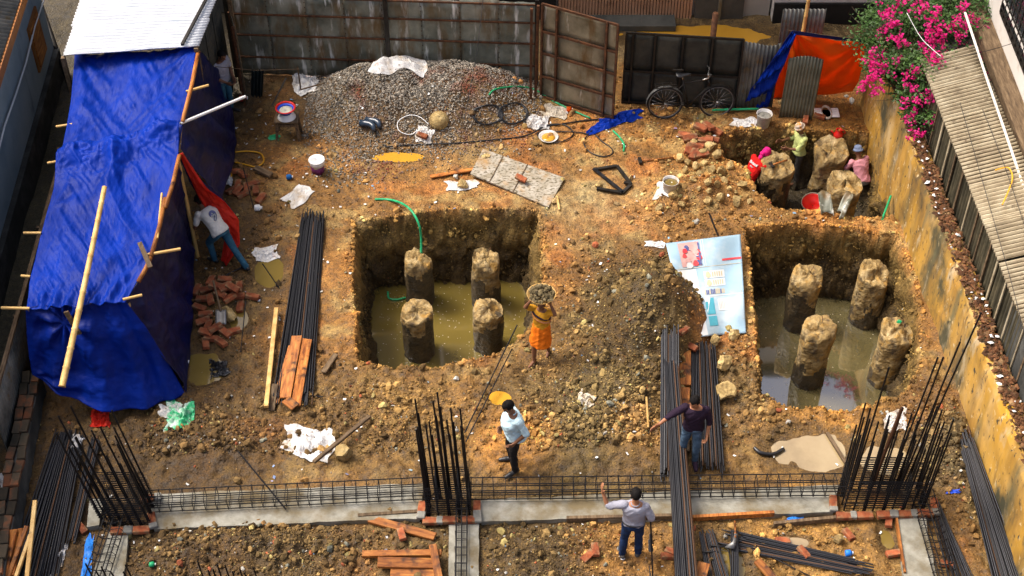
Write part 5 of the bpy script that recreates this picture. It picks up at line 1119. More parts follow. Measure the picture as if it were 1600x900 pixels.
# bougainvillea over the wall
def plant():
    t = thing('bougainvillea', 'large bougainvillea bush with magenta flowers spilling over the ochre wall', 'bush', (wx(2.6) + .3, 2.6, 1.3)); rn = random.Random(11); root = V3((wx(3.2) + .5, 3.2, .2))
    C = [(1395, 55, 2.3, .42), (1435, 35, 2.4, .5), (1475, 60, 2.3, .5), (1500, 25, 2.5, .42), (1415, 105, 2.1, .42), (1460, 110, 2.15, .46), (1498, 110, 2.1, .42), (1385, 20, 2.3, .34), (1440, 150, 1.9, .3), (1430, -5, 2.5, .5), (1480, -10, 2.6, .5), (1508, 150, 2.0, .25), (1375, 105, 1.95, .26), (1365, 60, 2.1, .22), (1425, 185, 1.6, .16), (1450, 185, 1.75, .18), (1530, 15, 2.6, .3), (1395, 90, 2.2, .3)]
    tr = MB(); tr.tube([root, root + V3((.02, -.1, .9)), root + V3((-.1, -.2, 1.6))], [.07, .055, .045], 9)
    tr.build('trunk', M['bark'], t); br = MB()
    for (px, py, z, r) in C:
        c = G(px, py, z); m_ = root.lerp(c, .5) + Z * .35; br.tube([root + V3((-.05, -.15, 1.3)), m_, c, c + V3((rn.uniform(-.3, .1), rn.uniform(-.3, .3), -.12))], [.03, .02, .012, .004], 6)
        for k in range(7): q = c + V3((rn.gauss(0, r), rn.gauss(0, r), rn.gauss(0, r * .6))); br.tube([m_.lerp(c, .5), m_.lerp(q, .7), q, q + V3((rn.uniform(-.1, .1), -.1, -.1))], [.01, .007, .004, .002], 4)
    br.build('branches', M['bark'], t)
    lf = MB(); fl = MB()
    def leaf(mb, c, s, n, wide):
        a = rn.uniform(0, 6.3); u = V3((math.cos(a), math.sin(a), rn.uniform(-.6, .4))).normalized(); v = u.cross(n).normalized(); n2 = u.cross(v)
        mb.add([c, c + u * s * .5 + v * s * wide + n2 * s * .1, c + u * s, c + u * s * .5 - v * s * wide + n2 * s * .1], [(0, 1, 2), (0, 2, 3)])
    for (px, py, z, r) in C:
        c = G(px, py, z); n = int(8000 * r * r)
        cl = [c + V3((rn.gauss(0, .5), rn.gauss(0, .5), rn.gauss(0, .35))) * r for _ in range(max(4, int(26 * r)))]
        for i in range(n):
            q = rn.choice(cl) + V3((rn.gauss(0, 1), rn.gauss(0, 1), rn.gauss(0, .7))) * (.30 * r + .03); leaf(lf, q, rn.uniform(.045, .085), V3((rn.gauss(0, .5), rn.gauss(0, .5), 1)).normalized(), .32)
    FL = [(1362, 120, 2.0, 12), (1358, 100, 2.05, 12), (1370, 85, 2.1, 14), (1352, 135, 1.85, 12), (1372, 110, 2.0, 14), (1366, 140, 1.8, 8), (1385, 25, 2.5, 14), (1392, 38, 2.5, 14), (1410, 3, 2.7, 12), (1378, 22, 2.4, 8), (1458, 22, 2.7, 14), (1460, 48, 2.6, 12), (1450, 52, 2.5, 12), (1488, 38, 2.6, 14), (1500, 42, 2.6, 12), (1518, 35, 2.6, 12), (1405, 68, 2.4, 8), (1374, 56, 2.2, 10), (1466, 66, 2.4, 14), (1455, 88, 2.3, 14), (1460, 100, 2.3, 12), (1418, 118, 2.1, 10),
          (1515, 85, 2.3, 12), (1522, 98, 2.2, 12), (1518, 112, 2.15, 12), (1526, 126, 2.1, 10), (1528, 140, 2.0, 6), (1464, 148, 2.0, 12), (1455, 150, 1.95, 12), (1415, 140, 1.9, 10), (1420, 120, 2.0, 8), (1415, 160, 1.8, 5), (1430, 165, 1.8, 6), (1418, 186, 1.6, 8), (1424, 212, 1.5, 9), (1452, 184, 1.7, 5), (1442, 10, 2.7, 10), (1425, 20, 2.6, 6), (1505, 10, 2.7, 8), (1538, 30, 2.4, 6), (1535, 55, 2.3, 6), (1398, 90, 2.2, 6), (1440, 72, 2.4, 6), (1498, 60, 2.4, 6), (1530, 130, 2.0, 5), (1392, 62, 2.4, 8)]
    for (px, py, z, n) in FL:
        c = G(px, py, z + .12) + V3((0, -.1, .1))
        for i in range(n):
            q = c + V3((rn.gauss(0, .075), rn.gauss(0, .075), rn.gauss(0, .075)))
            for k in range(6): leaf(fl, q + V3((rn.gauss(0, .022), rn.gauss(0, .022), rn.gauss(0, .022))), rn.uniform(.04, .06), V3((rn.gauss(0, 1), rn.gauss(0, 1) - .4, .9)).normalized(), .45)
    tag(lf.build('foliage', M['leaf'], t), kind='stuff'); tag(fl.build('blossoms', M['petal'], t), kind='stuff')
    t2 = thing('broad_leaf_plant', 'bright green broad leaved plant behind the bougainvillea', 'plant', G(1525, 10, 1.8)); mb = MB()
    for i in range(60): leaf(mb, G(1525 + rn.gauss(0, 12), 10 + rn.gauss(0, 8), 2.5), rn.uniform(.15, .26), V3((rn.gauss(0, .4), rn.gauss(0, .4) - .3, 1)).normalized(), .2)
    mb.build('leaves', M['leaf_big'], t2); MB().tube([G(1525, 10, 2.5) - Z * 1.2, G(1525, 10, 2.5)], .02, 6).build('stem', M['bark'], t2)
plant()
def crumple(name, label, cat, quad, m, h=.06, lift=.02, seed=0, n=34, zs=None, group=None, edge=.12, fr=5, th=.003):
    """a crumpled sheet thrown on the ground; quad in pixels"""
    q = [P(*p) for p in quad]; rn = random.Random(seed); pts = []
    for i in range(n + 1):
        row = []
        for j in range(n + 1):
            u, v = i / n, j / n
            eu, ev = u + edge * math.sin(v * 7 + seed) * (abs(u - .5) * 2) ** 2 * .5, v + edge * math.sin(u * 8 + seed * 2) * (abs(v - .5) * 2) ** 2 * .5
            p = q[0].lerp(q[1], eu).lerp(q[3].lerp(q[2], eu), ev); row.append(p)
        pts.append(row)
    A = np.array([[list(p) for p in r] for r in pts]); L = max((q[1] - q[0]).length, (q[3] - q[0]).length); X, Y = A[..., 0] / L * fr, A[..., 1] / L * fr
    z = ground_h(A[..., 0], A[..., 1]); U, V = np.meshgrid(np.linspace(0, 1, n + 1), np.linspace(0, 1, n + 1)); mid = np.clip(4 * np.minimum(np.minimum(U, 1 - U), np.minimum(V, 1 - V)), .15, 1)
    z = z + lift + h * (np.abs(ridged(X + seed, Y, seed % 6)) + .6 * np.abs(ridged(X * 2.1, Y * 2.3 + seed, (seed + 1) % 6)) + .5 * fbm(X * 1.2, Y * 1.2 + seed, 2, 3)) * mid
    A[..., 0] += .25 * h * ridged(X * 1.7, Y * 1.7 + 3, 4); A[..., 1] += .25 * h * ridged(X * 1.7 + 5, Y * 1.7, 5); A[..., 2] = z
    o = MB().grid([[V3(p) for p in r] for r in A], smooth=False).build(name, m, loc=q[0]); solid(o, th); return tag(o, label, cat, group)
def qd(cx, cy, w_, h_, ang=0):
    c, s = math.cos(R(ang)), math.sin(R(ang)); return [(cx + x * c - y * s, cy + (x * s + y * c)) for x, y in ((-w_ / 2, -h_ / 2), (w_ / 2, -h_ / 2), (w_ / 2, h_ / 2), (-w_ / 2, h_ / 2))]
S_ = M['sack']
for i, (nm, lab, q, m, h) in enumerate([
    ('woven_sack', 'white woven sack spread on top of the gravel heap', [(592, 80), (662, 92), (664, 118), (578, 116)], S_, .13), ('woven_sack', 'rolled white sack with brown shoes on the gravel heap', [(598, 76), (640, 80), (632, 92), (600, 94)], S_, .12),
    ('woven_sack', 'white sack under the brown branch before the left pit', [(448, 668), (524, 676), (514, 728), (438, 704)], S_, .07), ('woven_sack', 'white sack draped on poles left of the gravel heap', [(450, 112), (494, 118), (496, 142), (462, 150)], S_, .22),
    ('woven_sack', 'small white sack holding a red brick piece below the gravel heap', [(652, 195), (678, 204), (672, 226), (648, 222)], S_, .06), ('cloth', 'white cloth lying left of the bowl of orange liquid', [(828, 180), (858, 182), (856, 204), (820, 200)], S_, .1),
    ('cement_bag', 'flattened tan cement bag below the open gate', [(858, 162), (888, 172), (882, 188), (842, 176)], M['sack_dirty'], .05), ('paper_sack', 'printed white sack with leaves on it above the broad bar stack', [(470, 288), (494, 300), (462, 328), (440, 312)], S_, .03),
    ('plastic_bag', 'green and white plastic bag lying below the tent corner', [(262, 626), (306, 634), (296, 668), (258, 676)], M['sack_green'], .09), ('plastic_bag', 'white sheet beside the green plastic bag', [(248, 634), (282, 630), (288, 650), (250, 654)], S_, .08), ('plastic_bag', 'white plastic bag caught on the front left column bars', [(106, 680), (132, 684), (126, 712), (106, 708)], S_, .1),
    ('dirty_cloth', 'greyish rag lying on the earth heap in the middle', [(906, 608), (930, 622), (926, 636), (902, 636)], M['sack_dirty'], .09), ('woven_sack', 'white sack behind the right column bars', [(1384, 650), (1416, 638), (1414, 672), (1380, 680)], S_, .1),
    ('woven_sack', 'white sack under the cement bucket by the stone heap', [(1030, 284), (1062, 282), (1050, 306), (1020, 312)], S_, .07), ('woven_sack', 'white sack at the corner of the printed billboard sheet', [(1008, 378), (1036, 378), (1040, 390), (1008, 386)], S_, .05),
    ('woven_sack', 'pinkish white sack beside the paint bucket at the far pit', [(1146, 186), (1180, 184), (1184, 200), (1140, 198)], S_, .06), ('blue_tarp_scrap', 'crumpled bright blue tarp piece on the ground by the open gate', [(936, 186), (1002, 172), (1000, 186), (914, 214)], M['tarp'], .12),
    ('black_bag', 'black plastic bag in the puddle beside the tent', [(324, 562), (352, 566), (360, 584), (326, 594)], M['black_plastic'], .14), ('red_cloth', 'red cloth behind the front left column bars', [(146, 638), (172, 640), (170, 670), (140, 668)], M['red_cloth'], .12),
    ('white_rag', 'torn white plastic strip in the bottom left corner', [(96, 850), (108, 850), (98, 884), (80, 892)], S_, .06), ('blue_sheet', 'blue plastic sheet edge along the left forward strip', [(136, 840), (148, 838), (138, 930), (122, 930)], M['blue_paint'], .04),
    ('white_plastic', 'white plastic scraps under the muddy stone near the tilted board', [(695, 285), (745, 282), (748, 294), (700, 300)], S_, .05), ('green_net', 'small green net scrap below the stool', [(420, 212), (438, 212), (436, 220), (420, 220)], M['hose_green'], .03),
    ('blue_scrap', 'blue plastic scrap under the right concrete strip', [(1222, 812), (1254, 809), (1252, 816), (1224, 820)], M['blue_paint'], .03), ('white_bag', 'white bags at the foot of the tent by the puddle', [(395, 390), (432, 384), (436, 406), (398, 410)], S_, .09), ('white_bag', 'white plastic heap beside the yellow cable', [(336, 264), (362, 268), (362, 290), (340, 292)], S_, .1),
    ('blue_rag', 'small blue rag in the mud right of the front right column', [(1478, 764), (1500, 766), (1500, 772), (1478, 772)], M['blue_plastic'], .03), ('white_bag', 'white bags in the corner beside the lane brick wall', [(0, 745), (14, 750), (14, 790), (0, 795)], S_, .12)]):
    crumple(nm, lab, {'woven_sack': 'sack', 'cement_bag': 'sack', 'paper_sack': 'sack'}.get(nm, 'cloth' if 'cloth' in nm or 'rag' in nm else ('tarp' if 'tarp' in nm else 'plastic')), q, m, h, seed=i + 3, lift=.015 if i not in (0, 1) else .03)
o = drape('cloth_rag', [(1412, 126, 1.9), (1424, 136, 1.75), (1438, 140, 1.7)], [(1418, 134, 1.8), (1430, 146, 1.6), (1440, 150, 1.6)], 12, 24, M['cloth_blue'], None, wrinkle(3, 6, .05, 2), 0); tag(o, 'blue rag caught among the bougainvillea flowers above the wall', 'cloth')
o = drape('cloth_rag', [(1440, 122, 1.95), (1436, 150, 1.7), (1430, 172, 1.45), (1422, 205, 1.2)], [(1462, 112, 2.0), (1448, 145, 1.75), (1440, 168, 1.5), (1432, 202, 1.2)], 14, 40, M['cloth_dark'], None, wrinkle(3, 6, .06, 4), 0); tag(o, 'long dark rag hanging down the ochre wall under the flowers', 'cloth')
o = drape('hanging_cloth', [(393, 110, 1.05), (392, 150, .3)], [(412, 110, 1.05), (410, 152, .25)], 30, 24, M['cloth_dark'], None, lambda U, V: .03 * np.sin(U * 22), 0); tag(o, 'dark green cloth hung over the line by the side panel', 'cloth')
tag(MB().tube([G(336, 104, 1.2), G(398, 110, 1.1), G(470, 108, .95)], .006, 5).build('clothes_line', M['old_timber']), 'thin line strung from the tent to the gravel heap', 'rope')

# billboard sheet with its print
BQ = [(1040, 380), (1157, 366), (1166, 520), (1078, 527)]
def bb(u, v, up=0):
    x = (1 - v) * ((1 - u) * BQ[0][0] + u * BQ[1][0]) + v * ((1 - u) * BQ[3][0] + u * BQ[2][0]); y = (1 - v) * ((1 - u) * BQ[0][1] + u * BQ[1][1]) + v * ((1 - u) * BQ[3][1] + u * BQ[2][1])
    z = .36 - .25 * v - .08 * u + .03 * math.sin(v * 9 + u * 2) + .022 * math.sin(u * 11 + v * 5) + .05 * max(0, v - .85) * 6 * math.sin(u * 7) + .04 * abs(v - .37) * 2; return G(x, y, z + up)
bbt = MB().grid([[bb(i / 40, j / 40) for j in range(41)] for i in range(41)]).build('billboard_sheet', M['paper'], loc=bb(.5, .5)); solid(bbt, .006, -1); tag(bbt, 'pale blue printed billboard sheet lying on the earth bank left of the right pit', 'billboard')
def pr(u0, v0, u1, v1, m, up=.006, nm='print'): MB().grid([[bb(u0 + (u1 - u0) * i / 8, v0 + (v1 - v0) * j / 8, up) for j in range(9)] for i in range(9)]).build(nm, M[m], bbt)
rn = random.Random(2)
def blot(cu, cv, r, m, up=.01, asp=1.0):
    n = 12; c = bb(cu, cv, up); MB().add([bb(cu + r * math.cos(a) * (1 + .2 * math.sin(3 * a)), cv + r * asp * math.sin(a), up) for a in np.linspace(0, 2 * math.pi, n + 1)[:-1]], [tuple(range(n))]).build('print', M[m], bbt)
pr(.0, .30, .33, .99, 'p_white', .004); pr(.15, .02, .43, .27, 'p_pink', .005)
for k in range(16): blot(rn.uniform(.17, .41), rn.uniform(.04, .26), rn.uniform(.02, .045), rn.choice(['p_navy', 'p_white', 'p_navy', 'p_pink', 'p_red']), .008 + k * .0005, .8)
pr(.41, .03, .43, .10, 'p_navy', .018); pr(.41, .13, .43, .26, 'p_navy', .018); pr(.455, .0, .462, .28, 'p_white', .006); pr(.485, .0, .49, .28, 'p_white', .006)
pr(.72, .225, .99, .245, 'p_red', .006); pr(.02, .285, .99, .29, 'p_tan', .005); pr(.42, .59, .99, .597, 'p_white', .006)
for v in (.335, .42): 
    pr(.43, v, .73, v + .075, 'p_white', .006); blot(.49, v + .037, .04, 'p_tan', .010, .85)
    for k in range(5): pr(.55 + k * .033, v + .012, .568 + k * .033, v + .062, 'p_tan', .009)
for k in range(13): pr(.40 + k * .024, .515 + rn.uniform(0, .015), .417 + k * .024, .575, rn.choice(['p_tan', 'p_tan', 'p_navy']), .007)
pr(.38, .61, .52, .78, 'p_teal', .007); pr(.39, .80, .53, .90, 'p_teal', .007); MB().add([bb(.38, .61, .012), bb(.47, .61, .012), bb(.39, .77, .012)], [(0, 1, 2)]).build('print', M['p_white'], bbt)
pr(.58, .63, .78, .75, 'p_white', .007)
for k in range(7): pr(.60 + k * .024, .645 + rn.uniform(0, .02), .608 + k * .024, .735, 'p_pink', .010)
for k in range(10): pr(.08 + rn.uniform(0, .25), .5 + k * .042, .13 + rn.uniform(0, .25), .52 + k * .042, rn.choice(['p_pink', 'p_red', 'p_tan']), .012 + k * .0003)
# boards and timber
def board(label, a, b, w_, th, m='timber', z=.03, za=None, zb=None, roll=0, name='plank', cat='plank'):
    p = P(*a, z) if za is None else G(*a, za); q = P(*b, z) if zb is None else G(*b, zb); d = (q - p); L = d.length; d.normalize(); x = d.cross(Z).normalized(); y = x.cross(d); rr = Matrix.Rotation(roll, 3, d)
    o = link(name, MB().box((0, 0, 0), (w_, L, th), bev=.006).mesh(name, M[m])); o.location = (p + q) / 2; o.rotation_euler = (rr @ Matrix((x, d, y)).transposed()).to_euler(); return tag(o, label, cat)
for lab, a, b, w_, th, m, za, zb, roll in [
    ('yellow bamboo like timber along the left side of the broad bar stack', (432, 482), (416, 636), .07, .06, 'bamboo', .12, .12, 0), ('rusty orange plank topmost on the broad bar stack', (464, 525), (446, 622), .17, .03, 'timber', .20, .14, .1), ('rusty orange plank with a pale top end on the bar stack', (480, 530), (462, 634), .15, .03, 'timber', .17, .12, -.15), ('dark red plank under the other rusty planks on the stack', (457, 540), (434, 620), .13, .03, 'timber', .14, .1, .2), ('narrow splintered plank left of the rusty planks', (450, 560), (432, 630), .08, .03, 'timber', .12, .08, 0), ('grey old plank end below the rusty planks', (430, 600), (424, 642), .1, .03, 'old_timber', .08, .06, 0), ('rusty plank lying across the end of the bar stack', (446, 624), (462, 636), .16, .03, 'timber', .16, .16, 0),
    ('rusty orange board upper between the two bar stacks', (1067, 548), (1067, 602), .25, .05, 'timber', .16, .15, 0), ('rusty orange board lower between the two bar stacks', (1066, 606), (1064, 655), .24, .05, 'timber', .15, .13, .04), ('dark brown board under the man in the dark shirt', (1066, 655), (1066, 705), .22, .05, 'old_timber', .10, .1, 0),
    ('orange wet plank slanting below the left concrete strip', (577, 811), (680, 839), .13, .05, 'timber', .06, .08, 0), ('orange plank uppermost of the pile at the bottom', (566, 866), (690, 864), .10, .06, 'timber', .14, .14, 0), ('dark brown plank in the middle of the bottom pile', (590, 879), (684, 881), .17, .05, 'timber', .10, .10, 0), ('orange brown plank lowest at the bottom edge', (610, 896), (690, 897), .17, .05, 'timber', .08, .08, 0), ('upright plank crossing the ends of the bottom plank pile', (676, 851), (686, 905), .11, .04, 'timber', .22, .18, 0),
    ('yellow timber stick leaning tallest in the bottom left corner', (55, 782), (42, 905), .06, .05, 'bamboo', .75, .35, 0), ('yellow timber stick crossing others in the bottom left corner', (42, 822), (12, 905), .06, .05, 'timber', .5, .3, 0), ('wide orange plank in the bottom left corner', (20, 828), (2, 905), .16, .04, 'timber', .45, .3, .3), ('orange stick lying over the corner planks', (48, 835), (22, 910), .05, .05, 'bamboo', .55, .35, 0), ('leftmost orange plank of the corner heap', (32, 826), (18, 900), .09, .04, 'timber', .42, .3, .3),
    ('long reddish plank left of the tilted cement board', (672, 276), (742, 264), .08, .03, 'timber', .05, .06, 0), ('short dark plank stub right of the yellow cable', (398, 262), (424, 274), .12, .06, 'old_timber', .08, .05, 0), ('brown board piece right of the broad bar stack', (525, 553), (505, 582), .09, .03, 'old_timber', .04, .04, 0), ('broken branch like plank lying over the white sack', (578, 650), (490, 722), .06, .05, 'old_timber', .08, .16, 0),
    ('rust brown board at the bottom between the bar stacks', (1100, 880), (1088, 925), .17, .05, 'timber', .2, .2, 0), ('orange plank end below the axe at the bottom', (1183, 876), (1215, 912), .12, .05, 'timber', .06, .06, 0), ('pale brown pole lying in the pale puddle', (1292, 676), (1322, 724), .05, .05, 'old_timber', .03, .03, 0), ('thin stick lying beside the earth heap by the bar stack', (1010, 620), (1013, 668), .03, .02, 'bamboo', .06, .06, 0), ('thin stick standing under the corner of the tilted board', (870, 306), (874, 328), .04, .03, 'bamboo', .04, .04, 0)]:
    board(lab, a, b, w_, th, m, za=za if za > .1 else za + gz(*G(*a)[:2]), zb=zb if zb > .1 else zb + gz(*G(*b)[:2]), roll=roll)
q = [P(755, 243, .16), P(882, 281, .05), P(857, 326, .04), P(735, 279, .12)]
t = thing('cement_board', 'large tilted board splashed with cement lying in the yard', 'board', P(808, 290)); n_ = (q[1] - q[0]).cross(q[3] - q[0]).normalized(); n_ = n_ if n_.z > 0 else -n_
mb = MB(); mb.add(q + [p - n_ * .03 for p in q], [(3, 2, 1, 0), (4, 5, 6, 7), (0, 1, 5, 4), (1, 2, 6, 5), (2, 3, 7, 6), (3, 0, 4, 7)]); mb.build('panel', M['board'], t)
for s in (.25, .55): MB().bar(q[0].lerp(q[1], s) + n_ * .004, q[3].lerp(q[2], s) + n_ * .004, .015, .012).build('seam_strip', M['old_timber'], t)
# bricks and stones
bn = [0]
def brick(px, py, rz, tilt=0, z=.035, label=None, group=None, sc=1): o = place('brick', BR, P(px, py, z), (tilt, random.uniform(-.15, .15), R(rz)), sc); return tag(o, label or 'loose red brick in the wet heap beside the right side of the blue tent', 'brick', group or 'red bricks heaped beside the tent')
rn = random.Random(21)
for px, py, z in [(322, 456, .05), (336, 450, .05), (350, 452, .06), (362, 456, .05), (374, 452, .05), (318, 470, .05), (330, 474, .1), (346, 468, .12), (360, 472, .1), (372, 468, .08), (312, 484, .05), (322, 494, .05), (376, 482, .05), (340, 460, .2), (356, 462, .2), (318, 505, .05), (326, 512, .05), (344, 510, .06), (338, 520, .12), (322, 524, .08), (352, 522, .05), (330, 532, .05), (346, 538, .05), (322, 540, .05), (365, 520, .04), (366, 464, .22), (395, 466, .04), (308, 456, .05), (330, 442, .05), (352, 440, .05)]:
    brick(px, py, rn.uniform(0, 180), rn.uniform(-.3, .3), z)
for px, py in [(366, 270), (378, 274), (372, 292), (386, 296), (396, 290), (400, 300), (380, 306), (372, 300), (408, 312), (362, 300)]: brick(px, py, rn.uniform(0, 180), rn.uniform(-.3, .3), .04, 'wet brown brick in the scatter below the yellow cable by the tent', 'bricks scattered below the yellow cable')
for px, py, z in [(1078, 222, .1), (1094, 208, .14), (1106, 206, .14), (1088, 232, .08), (1076, 236, .05), (1102, 226, .1), (1112, 222, .06), (1084, 244, .05), (1070, 215, .05), (1096, 244, .05), (1118, 208, .05)]: brick(px, py, rn.uniform(0, 180), rn.uniform(-.4, .4), z, 'orange brick in the rubble at the left rim of the dry pit', 'orange bricks at the rim of the dry pit', 1.15)
for px, py, lab in [(814, 287, 'single broken brick lying on the tilted cement board'), (1068, 520, 'orange brick lying between bar stack and billboard sheet'), (1388, 818, 'orange brick standing beside the right forward strip'), (1395, 868, 'lower orange brick beside the right forward strip'), (1477, 884, 'orange brick lying on the loose row of thin bars'), (128, 828, 'brick lying beside the pad of the front left column'), (918, 872, 'brick lying left of the man in grey jeans'), (930, 862, 'pale broken brick behind the one left of the man in grey'), (1044, 872, 'orange broken brick left of the long bar bundle'), (1050, 866, 'second orange brick left of the long bar bundle'), (1280, 185, 'orange brick on the rim beside the latrine pan'), (1258, 190, 'orange brick beside the white cap worker'), (660, 215, 'red brick piece lying on the small white sack'), (437, 795, 'grey brick supporting the left cage'), (1080, 545, 'broken brick above the rusty boards'), (1255, 866, 'red brick bit lying on the bars beside the axe'), (1222, 848, 'red clay scrap near the bottom right pool'), (1325, 838, 'curved red clay shard below the right column edging'), (628, 838, 'orange brick bit below the left concrete strip')]:
    brick(px, py, rn.uniform(0, 180), rn.uniform(-.3, .3), .05 if px != 814 else .13, lab, 'loose single bricks', .9)
def stone(px, py, r, lab, grp=None, m='stone', seed=0, z=None): p = P(px, py); return tag(MB().rock(p + Z * (r * .45 if z is None else z), (r, r * .85, r * .7), seed or int(px * 3 + py), sub=2).build('stone', M[m], loc=p), lab, 'stone', grp)
for px, py, r, lab in [(1118, 535, .14, 'rounded tan stone under the lower edge of the billboard sheet'), (1145, 527, .13, 'tan stone at the corner under the billboard sheet'), (1130, 572, .17, 'squarish tan stone right of the bar stack'), (1132, 618, .2, 'largest tan boulder right of the bar stack'), (722, 292, .13, 'angular ochre stone left of the tilted cement board'), (758, 252, .15, 'dark lump of earth left of the tilted board'), (535, 715, .2, 'reddish lump of clay beside the white sack'), (1338, 690, .09, 'brown stone at the edge of the pale puddle'), (360, 498, .2, 'big brown wet block beside the shovel'), (935, 292, .09, 'ochre stone under the black metal frame'), (985, 280, .06, 'brown stone beside the black metal frame'), (910, 316, .04, 'small stone in the trodden yard'), (1310, 845, .10, 'grey stone beside the small pale pool'), (1262, 545 + 70, .0, '')]:
    if r: stone(px, py, r, lab)
for px, py, r in [(1062, 250, .11), (1075, 258, .1), (1088, 262, .12), (1100, 258, .1), (1112, 268, .13), (1126, 272, .14), (1095, 276, .11), (1082, 284, .1), (1106, 288, .1), (1120, 290, .11), (1092, 296, .08), (1108, 300, .08), (1070, 268, .09), (1132, 284, .1), (1108, 234, .13), (1120, 246, .12), (1098, 240, .1), (1140, 296, .08), (1046, 252, .05), (1150, 302, .07), (1085, 228, .12), (1125, 312, .1), (1150, 318, .13), (1172, 316, .09), (1105, 318, .11), (1160, 292, .12), (1128, 232, .14), (1140, 262, .11), (1052, 306, .1), (1030, 328, .09), (1064, 322, .11)]: stone(px, py, r * random.uniform(.8, 1.15), 'lumpy tan stone in the heap at the left rim of the dry pit', 'tan stones heaped at the rim of the dry pit')

ORD = ['first', 'second', 'third', 'fourth', 'fifth', 'sixth', 'seventh', 'eighth', 'ninth', 'tenth', 'eleventh']
def name_rows(group, rows, noun, where):
    """tell alike pieces apart by row (from the far side) and by place in the row"""
    L = [o for o in COL.objects if o.get('group') == group]; L.sort(key=lambda o: -o.location.y); k = math.ceil(len(L) / len(rows))
    for r, nm in enumerate(rows):
        for i, o in enumerate(sorted(L[r * k:(r + 1) * k], key=lambda o: o.location.x)): o['label'] = f'{noun}, {ORD[i]} from the left in the {nm} row {where}'
name_rows('red bricks heaped beside the tent', ['farthest', 'second', 'third', 'fourth', 'nearest'], 'red brick', 'of the heap beside the tent')
name_rows('bricks scattered below the yellow cable', ['far', 'near'], 'wet brown brick', 'below the yellow cable')
name_rows('orange bricks at the rim of the dry pit', ['far', 'near'], 'orange brick', 'at the dry pit rim')
name_rows('tan stones heaped at the rim of the dry pit', ['farthest', 'middle', 'nearest'], 'lumpy tan stone', 'of the dry pit heap')
